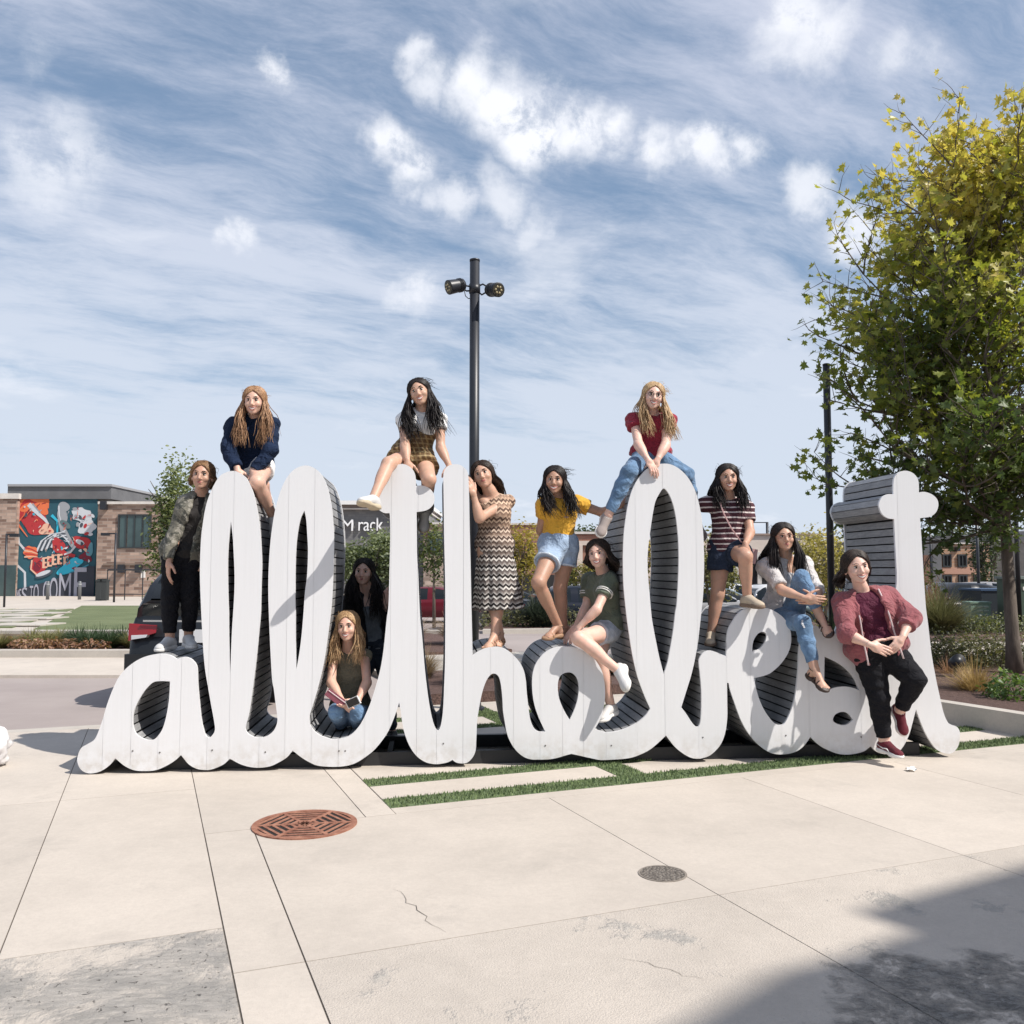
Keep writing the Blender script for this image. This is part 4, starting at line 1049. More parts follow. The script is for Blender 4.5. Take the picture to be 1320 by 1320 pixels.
def shorts(m, length=.16, inf=.012, waist=.10, name='shorts', flare=.012, cuff=None, noise=(.0022, 24, 3)):
    def fn(root, c):
        F = Field(.008); p, up = c['pel'], c['up']; c['torso'](F, inf, .03, [(p + up * waist, up)], upper=False)
        F.cone(p, p + up * waist, .135 * c['wd'], .118 * c['wd'], .03, [(p + up * waist, up)], sq=(c['fw'], 1.3))
        for sd in 'LR': c['leg'](F, sd, inf, length, .03, True, flare)
        o = garment(name, m, F, root, noise)
        b = MB(); pc = p + up * (waist - .01); rx, ry = .128 * c['wd'], .100 * c['wd']
        if cuff:
            for sd in 'LR':
                hp_, kn, an = c['pts']['hip' + sd], c['pts']['kn' + sd], c['pts']['an' + sd]; L1 = np.linalg.norm(kn - hp_); tt = length * (L1 + np.linalg.norm(an - kn)); a = nv(kn - hp_); e = hp_ + a * (tt - .008)
                r = (.086 + (.054 - .086) * tt / L1) * c['s'] * c['wd'] + inf + flare + .001; u = nv(np.cross(a, (.3, .2, 1))); w = np.cross(a, u)
                b = MB(); b.tube([e + (u * math.cos(q) + w * math.sin(q)) * r for q in np.linspace(0, 2 * math.pi, 25)], .010, 6); b.build('cuff', cuff, o, True)
    return fn
def trousers(m, t1=.95, inf=.009, waist=.10, name='trousers', patches=None, noise=(.0022, 26, 5)):
    def fn(root, c):
        F = Field(.0085); p, up = c['pel'], c['up']; c['torso'](F, inf, .03, [(p + up * waist, up)], upper=False)
        for sd in 'LR': c['leg'](F, sd, inf, t1, .03, True)
        o = garment(name, m, F, root, noise)
        if patches:
            for (sd, t, rr) in patches:
                kn, an, hp_ = c['pts']['kn' + sd], c['pts']['an' + sd], c['pts']['hip' + sd]
                b = MB(); q = lerp(kn, an, t) if t >= 0 else lerp(kn, hp_, -t)
                f = c['st'].get('patchdir', np.array([0, -1, .1])); r_ = .054 + inf; M = Matrix([list(v) for v in orth(f, nv(kn - an))]).transposed()
                rs = random.Random(7)
                for zz in range(5):
                    cc = q + nv(f) * (r_ * .90) + nv(kn - an) * (zz - 2) * rr * .42; b.ell(cc, (.030 * rs.uniform(.8, 1.1) * (1 - .12 * abs(zz - 2)), .006, .018) if False else (.034 - .005 * abs(zz - 2), .0042, .010), 10, 5, Matrix([list(c['rt']), list(nv(f)), list(nv(kn - an))]).transposed())
                b.build('ripped_patch', cloth_mat('patch', (.62, .63, .66), .9), o, True)
    return fn
def dress(m, hemlen=.55, inf=.012, rb=(.24, .20), fold=.09, nf=9, neck=.015, name='dress', sway=(0, 0, 0)):
    def fn(root, c):
        F = Field(.008); p, up, fw = c['pel'], c['up'], c['fw']
        cl = [(c['nk'] + up * neck, nv(up + fw * .55))]
        c['torso'](F, inf, .035, cl)
        a = lerp(p, c['nk'], .28); b = p - up * .02 + np.array([0, 0, -hemlen]) + np.array(sway); w = nv(b - a); r_ = nv(np.cross(w, (0, 1, 0))); M = np.array([r_, w, np.cross(r_, w)])
        F.skirt(a, b, M, (.128, .105), rb, fold, nf, .03)
        o = garment(name, m, F, root, (.0018, 30, 2))
        bb = MB()
        for sd, q in (('L', -1), ('R', 1)):
            t = lerp(c['nk'], c['pts']['sh' + sd], .55); bb.tube([t - up * .12 + fw * .085, t - up * .03 + fw * .060, t + up * .028 + fw * .01, t - up * .03 - fw * .075, t - up * .12 - fw * .09], .009, 6)
        bb.build('shoulder_strap', m, o, True)
    return fn
def jacket(m, inf=.026, sleeve=.9, hem=.16, name='jacket', gap=(.05, .10), noise=(.0042, 22, 7), hood=False, zipm=None, neck=.03, low=0.0, extra=0.0, cut=True, cuffm=None, hair_clear=None):
    def fn(root, c):
        F = Field(.0085); p, up, fw, rt, nk = c['pel'], c['up'], c['fw'], c['rt'], c['nk']
        cl = [(p - up * hem, -up), (nk + up * neck, up)]
        c['torso'](F, inf, .035, cl)
        F.cone(lerp(p, nk, .5), p - up * hem, .13 * c['wd'] + extra, .145 * c['wd'] + extra, .04, cl, sq=(fw, 1.25))
        for sd in 'LR': c['arm'](F, sd, inf - .004, sleeve, .03, True)
        if hood: F.ell(nk - fw * .07 + up * .0, (.10, .06, .055), c['tM'], .03)
        if cut:
            wq = .45 + .55 * c['wd']; top_, bot = nk + up * .06 + fw * .135 * wq, p - up * (hem + .02) + fw * .135 * wq
            M = np.array([rt, fw, up]); n_ = 7
            for i in range(n_):
                q = lerp(top_, bot, i / (n_ - 1)); F.ell(q, (lerp([gap[0]], [gap[1]], i / (n_ - 1))[0], .130 * wq, .10), M, 0, (), True)
        o = garment(name, m, F, root, noise)
        if zipm:
            b = MB()
            for q in (-1, 1):
                pts_ = []
                for i in range(9):
                    t = i / 8; gg = gap[0] + (gap[1] - gap[0]) * t + .012; cc = lerp(nk + up * .0, p - up * (hem - .01), t); prof = [.06, .090, .115, .125, .115, .108, .112, .122, .128][i] * (.5 + .5 * c['wd']) + inf
                    pts_.append(cc + rt * q * gg + fw * prof * math.sqrt(max(.25, 1 - (gg / (.19 * c['wd'])) ** 2)) + fw * .004)
                b.tube(pts_, .0065, 6)
            b.build('zip_edge', zipm, o, True)
        if cuffm:
            for sd in 'LR':
                sh, el, wr = c['pts']['sh' + sd], c['pts']['el' + sd], c['pts']['wr' + sd]; L1, L2 = np.linalg.norm(el - sh), np.linalg.norm(wr - el); d_ = nv(wr - el); e = el + d_ * (sleeve * (L1 + L2) - L1 - .012)
                b = MB(); b.tube([e - d_ * .018, e + d_ * .012], .043 * (.5 + .5 * c['wd']) + .004, 14); b.build('cuff', cuffm, o, True)
    return fn
def hair(root, hd, hr, hf, hu, hs, nk, pts, up, fw, rt, mat_=None, length=.35, n=130, wave=.010, seed=1, wind=(0, 0, 0), part=.0, back=False, pony=False, r0=.0048, front=.5, curly=0.0, bun=False, spread=1.0):
    rs = random.Random(seed); b = MB(); n = int(n * 3.4)
    f = Field(.0055)
    M = np.array([hr, hf, hu])
    f.ell(hd + (hu * .030 - hf * .022) * hs, (.0765 * hs, .093 * hs, .082 * hs), M, .01)
    f.ell(hd + (-hf * .046 - hu * .02) * hs, (.069 * hs, .064 * hs, .085 * hs), M, .02)
    f.ell(hd + (hf * .090 + hu * .012) * hs, (.062 * hs, .078 * hs, .088 * hs), M, 0, (), True)
    V, Fc = f.mesh((.0012, 90, seed)); cap = link('hair', mesh_np('hair', V, Fc), mat_, root)
    Z = np.array([0, 0, 1.0]); C0 = hd + (hu * .030 - hf * .018) * hs; RX = np.array([.0815, .0945, .0875]) * hs
    def on(v, k=1.0): v = v / np.linalg.norm(v); return C0 + (hr * v[0] * RX[0] + hf * v[1] * RX[1] + hu * v[2] * RX[2]) * k
    for i in range(n):
        sgn = rs.choice((-1, 1)); s_ = rs.uniform(-1, 1)                       # along the parting: -1 nape, +1 hairline
        al = R(8 + 44 * s_) if s_ > 0 else R(8 + 100 * s_)
        sag = np.array([part * .3 + rs.gauss(0, .03), math.sin(al), math.cos(al)])
        lat = np.array([sgn * 1.0, s_ * .62 - .08 + rs.gauss(0, .06), -.12 - .15 * abs(s_)])
        if s_ < -.4: lat = np.array([sgn * (.9 + s_ * .45), -.9, -.45])
        if pony or bun: lat = np.array([sgn * (.25 + .5 * rs.random()), -.8, -.05])
        lift = 1.01 + rs.uniform(0, .10) + curly * 1.8; path = []
        for j in range(7):
            t = j / 6; be = t * math.pi / 2 * 1.0; v = sag * math.cos(be) + lat / np.linalg.norm(lat) * math.sin(be)
            q = on(v, 1 + (lift - 1) * min(1, t * 1.5 + .35) + .012 * math.sin(j * 2.1 + i)); path.append(q)
        p = path[-1]; m_ = 10
        if pony or bun:
            if bun: b.tube(path, [r0 * (1 - .5 * j / 6) for j in range(7)], 4); continue
            kn_ = on(np.array([0, -1, -.05]), 1.05); path.append(kn_); p = kn_; L = length * rs.uniform(.6, 1.05); a_ = rs.uniform(0, 6.3)
            for j in range(m_):
                p = p + (-Z * .85 + np.array(wind) * .55 - hf * (.35 if j < 2 else 0) + np.array([math.cos(a_), math.sin(a_), 0]) * (.16 if j < 4 else -.02)) * L / m_; path.append(p)
        else:
            L = length * rs.uniform(.72, 1.06); frontish = s_ > -.15 and rs.random() < front * 1.5 and not back
            ph1, ph2 = rs.uniform(0, 6), rs.uniform(0, 6); oo = rs.uniform(-.05, .30) * spread; fo = rs.uniform(-.10, .35); wf = rs.uniform(.3, 2.0); nj = np.array([rs.gauss(0, .07), rs.gauss(0, .05), 0])
            for j in range(1, m_ + 1):
                t = j / m_
                out_ = (hr * sgn * oo + (fw * (.15 + fo) if frontish else -fw * .22)) if t < .5 else (hr * sgn * (-.10 + oo * .5) + (fw * .10 if frontish else -fw * .02))
                p = p + (-Z + out_ + np.array(wind) * t * 2.2 * wf + nj) * L / m_
                wv = wave * (1 + curly * 22)
                q = p + (rt * math.sin(ph1 + t * (7 + curly * 330)) + fw * math.cos(ph2 + t * (6 + curly * 300))) * wv * min(1, t * 2.2)
                dd = (q - nk) @ fw
                if not frontish and t > .2 and dd > -.080: q = q - fw * (dd + .080) * min(1, (t - .2) * 2.5)
                if frontish and t > .35 and dd < .088: q = q + fw * (.088 - dd) * min(1, (t - .35) * 3)
                path.append(q)
        rr = [r0 * (1 - .85 * (j / (len(path) - 1)) ** 2.5) for j in range(len(path))]
        b.tube(path, rr, 4, False)
    for i in range(int(n * .11)):                                              # loose flyaway hairs
        a = rs.uniform(0, 6.28); v = np.array([math.cos(a), math.sin(a) * .8 - .3, rs.uniform(.1, 1)]); p = on(v, 1.0); path = [p]; d = hr * v[0] + hf * v[1] * .3 + hu * .3
        for j in range(5): p = p + (d * .25 * (1 - j / 5) + np.array(wind) * 3.0 - Z * .30 * j / 3 + np.array([rs.gauss(0, .3), 0, rs.gauss(0, .3)])) * .026; path.append(p)
        b.tube(path, [.0011] * 5 + [.0005], 3, False)
    b.build('strands', mat_, cap, True)
    return cap
# ================================================================== THE TWELVE
def sol(par, px, py, L, far):
    """point on the line of sight through (px,py) at distance L from the parent joint; far=+1 behind it, -1 in front"""
    o = Vector((0, 0, CAMZ)); d = ray(px, py).normalized(); v = Vector(par) - o; t = v.dot(d); h2 = L * L - (v - d * t).length_squared
    return o + d * (t + far * (math.sqrt(h2) if h2 > 0 else 0))
def arm_(J, sd, e, w, fe, fw_, s=1.0):
    if 'up' not in J:
        J['up'] = Vector((0, 0, 0))
        for k_ in ('nk', 'shL', 'shR'): J[k_] = J[k_] + Vector((0, 0, .030))
    J['el' + sd] = sol(J['sh' + sd], e[0], e[1], .27 * s, fe) if not isinstance(fe, tuple) else at(e[0], e[1], fe[0])
    J['wr' + sd] = sol(J['el' + sd], w[0], w[1], .235 * s, fw_) if not isinstance(fw_, tuple) else at(w[0], w[1], fw_[0])
TAN = (.52, .31, .22); LIGHT = (.66, .42, .32); FAIR = (.72, .48, .385); MED = (.56, .35, .25); BROWN = (.44, .26, .18)
H_black = hair_mat('hair_black', (.006, .005, .006), (.032, .025, .024))
H_dark = hair_mat('hair_dark', (.012, .008, .007), (.050, .032, .024))
H_brown = hair_mat('hair_brown', (.10, .052, .026), (.30, .17, .085))
H_ltbr = hair_mat('hair_light_brown', (.17, .085, .045), (.46, .27, .15))
H_blond = hair_mat('hair_blonde', (.28, .17, .085), (.66, .47, .27))
denim = cloth_mat('denim_light', (.30, .39, .52), .9, .5, .25); denim2 = cloth_mat('denim_mid', (.13, .22, .35), .9, .6, .3); denimd = cloth_mat('denim_dark', (.025, .035, .060), .9, .5, .3)
denim_w = cloth_mat('denim_pale', (.48, .53, .60), .9, .5, .2)
black_c = cloth_mat('black_cloth', (.010, .010, .013), .85, .7); white_c = cloth_mat('white_cloth', (.78, .77, .76), .85, .5, .05)
sneak_w = mat('sneaker_white', (.58, .57, .56), .6, var=.06, bump=.2); 
GRP = 'young women posing on and around the script sign'

def look(d=(0, -1, 0)): return d
# 1 -- camouflage jacket, standing on the a
def camo(T, p):
    n = T.noise(p, 13, 3, .6, .5); n2 = T.noise(T.vmath('ADD', p, (3, 5, 1)), 17, 3, .6, .5)
    c = T.mix(T.ramp(n, .50, .54), (.155, .145, .115, 1), (.075, .075, .060, 1)); return T.mix(T.ramp(n2, .56, .59), c, (.27, .25, .21, 1))
J = dict(pel=at(236, 712, 7.16), nk=at(259, 643, 7.14), hd=at(261, 614, 7.08), shL=at(240, 653, 7.10), shR=at(280, 652, 7.18))
arm_(J, 'L', (225, 691), (218, 724), (7.06,), (6.98,)); arm_(J, 'R', (290, 690), (272, 722), (7.25,), (7.12,))
J['hipL'] = at(224, 720, 7.12); J['hipR'] = at(246, 720, 7.18); J['knL'] = at(219, 772, 7.06); J['knR'] = at(245, 770, 7.14); J['anL'] = at(219, 822, 7.06); J['anR'] = at(243, 819, 7.18)
person('woman in a camouflage jacket and black trousers standing on the leftmost letter', J,
 dict(skin=TAN, shoe='sneaker', shoe_mat=sneak_w, smile=0, toeL=(-.15, -1, -.05), toeR=(.55, -.9, -.05), handL=dict(d=(.0, -.15, -1), pn=(.6, .5, 0), curl=.35), handR=dict(d=(-.2, -.3, -1), pn=(0, 1, 0)), hup=(.06, 0, 1), face=(.12, -1, -.02), soleupL=(0, 0, 1), soleupR=(0, 0, 1),
 clothes=[top(cloth_mat('dark_tee', (.030, .027, .026)), .012, .2, .10), trousers(black_c, .94, .012), jacket(pat_mat('camo', camo), .026, .97, .12, gap=(.045, .06), extra=.0, name='camouflage_jacket')],
 hair=dict(mat_=H_brown, length=.10, n=120, bun=False, back=True, front=0, wave=.006, seed=3)))
# 2 -- navy hoodie
J = dict(pel=at(324, 597, 7.25), nk=at(328, 545, 7.16), hd=at(328, 518, 7.06), shL=at(302, 553, 7.14), shR=at(348, 552, 7.16))
arm_(J, 'L', (294, 580), (306, 604), (7.02,), (6.92,)); arm_(J, 'R', (349, 581), (326, 608), (7.0,), (6.92,))
J['hipL'] = at(320, 604, 7.22); J['hipR'] = at(339, 603, 7.18); J['knR'] = at(331, 622, 6.83); J['anR'] = sol(J['knR'], 351, 664, .37, 1)
J['knL'] = at(338, 625, 7.22); J['anL'] = at(348, 680, 7.40)
person('woman in a navy hoodie and white shorts sitting on top of the first tall loop', J,
 dict(skin=LIGHT, shoe='sneaker', shoe_mat=sneak_w, smile=1, toeR=(.2, -.6, -.6), toeL=(.2, -.6, -.6), handL=dict(d=(.2, -.2, -.9), pn=(0, .7, -.3), curl=.6), handR=dict(d=(.35, -.1, -.8), pn=(-.3, .8, -.2), curl=.5), hup=(.0, 0, 1), face=(.08, -1, -.12),
 clothes=[shorts(white_c, .17), jacket(cloth_mat('navy', (.011, .021, .050), .9, .9), .026, .97, .09, cut=False, hood=True, name='hoodie', noise=(.0045, 20, 2), extra=.01)],
 hair=dict(mat_=H_ltbr, length=.36, n=150, front=.8, wave=.012, seed=5, wind=(-.02, 0, 0))))
# 3 -- pinafore
def plaid(T, p):
    x, y, z = T.sep(p); a = T.math('SINE', T.math('MULTIPLY', T.math('ADD', x, T.math('MULTIPLY', z, .3)), 150)); b_ = T.math('SINE', T.math('MULTIPLY', z, 170))
    c = T.mix(T.ramp(a, .3, .7, 0, .7), (.15, .085, .035, 1), (.36, .25, .11, 1)); return T.mix(T.ramp(b_, .4, .8, 0, .55), c, (.43, .33, .18, 1))
mplaid = pat_mat('tan_plaid', plaid)
J = dict(pel=at(532, 588, 7.22), nk=at(545, 536, 7.14), hd=at(541, 507, 7.08), shL=at(521, 545, 7.12), shR=at(567, 544, 7.16))
arm_(J, 'L', (522, 575), (525, 594), (7.02,), (6.92,)); arm_(J, 'R', (568, 577), (579, 600), (7.10,), (7.02,))
J['hipL'] = at(521, 593, 7.16); J['hipR'] = at(545, 595, 7.16); J['knL'] = at(501, 598, 6.84); J['anL'] = sol(J['knL'], 482, 641, .37, -1)
J['knR'] = at(553, 618, 6.90); J['anR'] = sol(J['knR'], 548, 655, .37, 1)
person('woman in a brown checked pinafore and white tee straddling the top of the first t', J,
 dict(skin=MED, shoe='sneaker', shoe_mat=sneak_w, sole_mat=mat('tan_sole', (.50, .42, .30), .7), smile=1, toeL=(-.45, -.9, .15), toeR=(0, -.4, -.8), handL=dict(d=(.1, -.1, -.9), pn=(-.1, .9, -.2), curl=.5), handR=dict(d=(.25, -.5, -.6), pn=(0, .2, -1), curl=.6), hup=(-.28, 0, 1), face=(-.05, -1, -.02),
 clothes=[top(white_c, .011, .22, .0), top(mplaid, .020, 0, .12, neck=-.12, name='pinafore', sleeves=''), shorts(mplaid, .19, .022, .12, name='skirt_shorts', flare=.02)],
 hair=dict(mat_=H_black, length=.38, n=170, front=.9, wave=.016, seed=8, wind=(.10, .0, .02), spread=1.3)))
# 4 -- chevron dress
def chev(T, p):
    x, y, z = T.sep(p); ang = T.math('ARCTAN2', x, T.math('MULTIPLY', y, -1)); zz = T.math('PINGPONG', T.math('MULTIPLY', ang, 6.5), 1.0)
    h = T.math('ADD', z, T.math('MULTIPLY', zz, .020)); s_ = T.math('SINE', T.math('MULTIPLY', h, 165)); s2 = T.math('SINE', T.math('MULTIPLY', h, 82.5))
    hi = T.ramp(z, .55, 1.05); light = T.mix(hi, (.62, .59, .55, 1), (.64, .46, .33, 1)); dark = T.mix(hi, (.018, .014, .014, 1), (.12, .07, .05, 1)); mid = T.mix(hi, (.16, .13, .12, 1), (.36, .23, .16, 1))
    c = T.mix(T.ramp(s_, .1, .35), dark, light); return T.mix(T.ramp(s2, .3, .5, 0, .75), c, mid)
sandal_t = mat('tan_leather', (.34, .20, .12), .6); sandal_d = mat('dark_leather', (.045, .028, .022), .5)
J = dict(pel=at(637, 703, 7.28), nk=at(642, 644, 7.24), hd=at(623, 613, 7.16), shL=at(624, 652, 7.20), shR=at(655, 650, 7.30))
J['nk'] = at(636, 645, 7.24)
arm_(J, 'R', (618, 668), (611, 640), (7.00,), (6.98,)); arm_(J, 'L', (612, 640), (603, 616), (7.25,), (7.18,))
J['hipL'] = at(628, 708, 7.26); J['hipR'] = at(646, 708, 7.30); J['knL'] = at(632, 762, 7.22); J['knR'] = at(642, 763, 7.24); J['anL'] = at(644, 816, 7.24); J['anR'] = at(638, 818, 7.14)
person('woman in a zigzag striped sleeveless dress hugging the tall stem of the h', J,
 dict(skin=MED, shoe='sandal', shoe_mat=sandal_t, smile=0, toeL=(-.2, -1, -.15), toeR=(-.5, -1, -.15), soleupL=(0, 0, 1), soleupR=(0, 0, 1), handR=dict(d=(-.25, -.2, 1), pn=(-.7, .6, 0), curl=.45, side=-1), handL=dict(d=(-.55, -.5, .35), pn=(0, .2, -1), curl=.5), hup=(-.28, 0, 1), face=(-.12, -1, .02), fw=(-.35, -1, 0),
 clothes=[dress(pat_mat('chevron', chev), .50, rb=(.20, .165), fold=.10, nf=9, sway=(.03, 0, 0))],
 hair=dict(mat_=H_dark, length=.24, n=130, back=True, seed=4, wave=.008, wind=(.05, .05, 0))))
# 5 -- yellow top
J = dict(pel=at(720, 702, 7.30), nk=at(722, 648, 7.28), hd=at(715, 620, 7.20), shL=at(702, 656, 7.24), shR=at(743, 654, 7.32))
arm_(J, 'R', (777, 661), (801, 651), (7.34,), (7.22,)); arm_(J, 'L', (697, 683), (708, 700), (7.34,), (7.48,))
J['hipL'] = at(712, 710, 7.26); J['hipR'] = at(730, 710, 7.34); J['knL'] = at(694, 751, 7.00); J['anL'] = at(719, 806, 7.22); J['knR'] = at(722, 757, 7.34); J['anR'] = at(726, 808, 7.40)
yel = cloth_mat('yellow', (.66, .36, .045), .85, .7)
person('woman in a yellow blouse and denim shorts standing on the round loop', J,
 dict(skin=BROWN, shoe='sandal', shoe_mat=sandal_t, straps=[(.11, .036)], smile=1, toeL=(-.75, -.9, -.1), toeR=(.9, .35, .1), soleupL=(-.1, -.2, 1), soleupR=(0, -.2, 1), handR=dict(d=(.5, .0, .45), pn=(.4, .7, -.3), curl=.35, side=-1), hup=(.05, 0, 1), face=(-.12, -1, -.06),
 clothes=[top(yel, .010, .26, -.07, puff=.014, loose=0.0, noise=(.0035, 24, 4)), shorts(denim, .19, .016, .10, cuff=cloth_mat('denim_cuff', (.52, .58, .66)))],
 hair=dict(mat_=H_black, length=.32, n=160, front=.9, wave=.02, seed=9, wind=(.12, 0, .03))))
# 6 -- olive tee, seated
J = dict(pel=at(782, 803, 7.36), nk=at(779, 744, 7.34), hd=at(771, 715, 7.22), shL=at(760, 752, 7.46), shR=at(786, 754, 7.20))
arm_(J, 'R', (769, 786), (749, 806), (7.05,), (7.06,)); arm_(J, 'L', (756, 782), (742, 808), (7.42,), (7.30,))
J['hipL'] = at(776, 815, 7.40); J['hipR'] = at(785, 814, 7.28); J['knR'] = at(746, 823, 6.93); J['anR'] = sol(J['knR'], 794, 862, .37, 1)
J['knL'] = at(772, 850, 7.12); J['anL'] = at(787, 908, 7.18)
oliv = cloth_mat('olive', (.125, .145, .105))
person('curly-haired woman in an olive tee with white sleeve stripes sitting against the tall l', J,
 dict(skin=FAIR, shoe='sneaker', shoe_mat=sneak_w, smile=1, toeR=(.05, -.75, -.75), toeL=(-.6, -.7, -.2), fw=(-1, -.55, 0), handR=dict(d=(-.5, .1, -.6), pn=(0, .3, -1), curl=.3, side=-1), handL=dict(d=(-.5, -.2, -.5), pn=(0, .2, -1), curl=.3), hup=(-.12, 0, 1), face=(-.32, -1, -.02),
 clothes=[top(oliv, .019, .34, .04, band=([.03, .048], mat('stripe_white', (.75, .74, .7), .8))), shorts(denim_w, .20, .009, .10)],
 hair=dict(mat_=H_dark, length=.34, n=190, curly=.03, back=True, wave=.014, seed=12, wind=(.12, .05, 0), spread=1.6)))
# 7 -- red blouse on the tall l
J = dict(pel=at(839, 586, 7.42), nk=at(839, 541, 7.32), hd=at(842, 512, 7.24), shL=at(818, 546, 7.30), shR=at(861, 547, 7.32))
arm_(J, 'L', (823, 573), (834, 591), (7.14,), (7.04,)); arm_(J, 'R', (858, 574), (848, 592), (7.14,), (7.06,))
J['hipL'] = at(829, 593, 7.36); J['hipR'] = at(851, 593, 7.40); J['knL'] = at(811, 608, 7.04); J['anL'] = sol(J['knL'], 784, 664, .38, 1)
J['knR'] = at(885, 612, 7.44); J['anR'] = at(897, 668, 7.60)
person('blonde woman with glasses, red blouse and jeans sitting on top of the tall l', J,
 dict(skin=FAIR, shoe='sneaker', shoe_mat=mat('grey_suede', (.32, .27, .25), .9), smile=1, glasses='dark', toeL=(-.3, -.6, -.7), toeR=(.3, -.4, -.8), handL=dict(d=(.35, -.15, -.6), pn=(0, .6, -.8), curl=.4), handR=dict(d=(-.4, -.1, -.7), pn=(0, .6, -.8), curl=.4), hup=(.17, 0, 1), face=(-.02, -1, -.05),
 clothes=[top(cloth_mat('red', (.30, .028, .050), .8, .8), .019, .22, .0, puff=.008, noise=(.0038, 24, 9)), trousers(denim2, .95, .009, .11), shorts(denim, .01, .0, .01, name='thigh_wash') if False else (lambda r, c: None)],
 hair=dict(mat_=H_blond, length=.34, n=150, front=.7, wave=.010, seed=14, wind=(.10, 0, .02))))
# 8 -- striped tee
def stripes(T, p):
    z = T.sep(p)[2]; n = T.noise(p, 6, 2, .5); s_ = T.math('SINE', T.math('ADD', T.math('MULTIPLY', z, 145), T.math('MULTIPLY', n, 3.0)))
    return T.mix(T.ramp(s_, .55, .80), (.060, .013, .022, 1), (.66, .58, .56, 1))
J = dict(pel=at(939, 706, 7.46), nk=at(939, 650, 7.44), hd=at(938, 617, 7.36), shL=at(915, 654, 7.42), shR=at(962, 658, 7.46))
arm_(J, 'L', (893, 652), (886, 640), (7.52,), (7.60,)); arm_(J, 'R', (967, 686), (961, 702), (7.32,), (7.14,))
J['hipL'] = at(929, 716, 7.44); J['hipR'] = at(950, 712, 7.42); J['knL'] = at(925, 766, 7.42); J['anL'] = at(917, 815, 7.44); J['knR'] = at(961, 717, 7.02); J['anR'] = at(963, 768, 7.12)
person('woman in a maroon and white striped tee standing with one foot on the e', J,
 dict(skin=TAN, shoe='sneaker', shoe_mat=mat('tan_suede', (.46, .38, .29), .9), sole_mat=mat('brown_sole', (.20, .14, .10), .8), smile=1, toeL=(-.3, -1, -.1), toeR=(.5, -1, -.05), soleupL=(0, 0, 1), soleupR=(0, 0, 1), handR=dict(d=(.0, -.2, -.9), pn=(0, .9, -.1), curl=.6, side=-1), handL=dict(d=(-.8, .3, -.1), pn=(0, .3, -1), curl=.4), hup=(0, 0, 1), face=(-.06, -1, -.05),
 clothes=[top(pat_mat('stripes', stripes), .016, .30, .04, loose=.004, noise=(.0035, 20, 11)), shorts(denimd, .20, .014, .07, flare=.02)],
 hair=dict(mat_=H_black, length=.30, n=150, front=.5, wave=.016, seed=17, wind=(.06, 0, .02))))
c8 = dict(J)
# her thin cross-body strap and small bag
b = MB(); b.tube([at(928, 648, 7.28), at(933, 662, 7.26), at(942, 680, 7.25), at(955, 698, 7.26), at(968, 706, 7.30)], .006, 5)
o = b.build('bag_strap', mat('pink_leather', (.55, .34, .33), .6)); 
b = MB(); b.box(at(971, 717, 7.36), (.05, .03, .12), Matrix.Rotation(.2, 3, 'Y')); b2 = b.build('bag', mat('pink_leather', (.55, .34, .33), .6))
r_ = empty('shoulder_bag', tuple(at(971, 717, 7.36)), 'small pale pink shoulder bag worn by the woman in the striped tee', 'bag')
bpy.context.view_layer.update()
for q in (o, b2): q.parent = r_; q.matrix_parent_inverse = r_.matrix_world.inverted()
# 9 -- white cardigan, knee up
J = dict(pel=at(1010, 786, 7.50), nk=at(1015, 727, 7.42), hd=at(1010, 693, 7.30), shL=at(989, 736, 7.36), shR=at(1036, 733, 7.46))
arm_(J, 'L', (1008, 761), (1037, 771), (7.06,), (6.92,)); arm_(J, 'R', (1054, 760), (1052, 774), (7.24,), (7.00,))
J['hipL'] = at(1006, 797, 7.42); J['hipR'] = at(1022, 795, 7.44); J['knR'] = at(1033, 745, 7.10); J['anR'] = at(1056, 792, 7.06)
J['knL'] = at(1035, 804, 7.02); J['anL'] = at(1050, 862, 6.93)
person('woman in a white cardigan and ripped jeans sitting on the e hugging one knee', J,
 dict(skin=MED, shoe='sandal', shoe_mat=sandal_d, smile=0, glasses='thin', toeL=(.35, -.8, -.45), toeR=(.05, -.8, -.6), patchdir=(-.1, -1, .15), handL=dict(d=(.8, -.3, -.1), pn=(.2, .9, 0), curl=.7), handR=dict(d=(-.8, -.25, .05), pn=(0, .9, 0), curl=.7, side=-1), hup=(-.06, 0, 1), face=(-.05, -1, -.02), fw=(.25, -1, 0),
 clothes=[top(mat('tank_white', (.66, .66, .68), .85, bump=.2, bscale=20), .011, 0, .02, neck=-.06, sleeves=''), trousers(denim2, .93, .010, .08, patches=[('L', .02, .03), ('L', -.25, .012)]), jacket(cloth_mat('cardigan_white', (.60, .57, .56), .85, .8), .028, .55, .10, gap=(.055, .09), extra=.01, name='cardigan', noise=(.006, 16, 4))],
 hair=dict(mat_=H_black, length=.38, n=170, front=.5, wave=.004, seed=19, )))
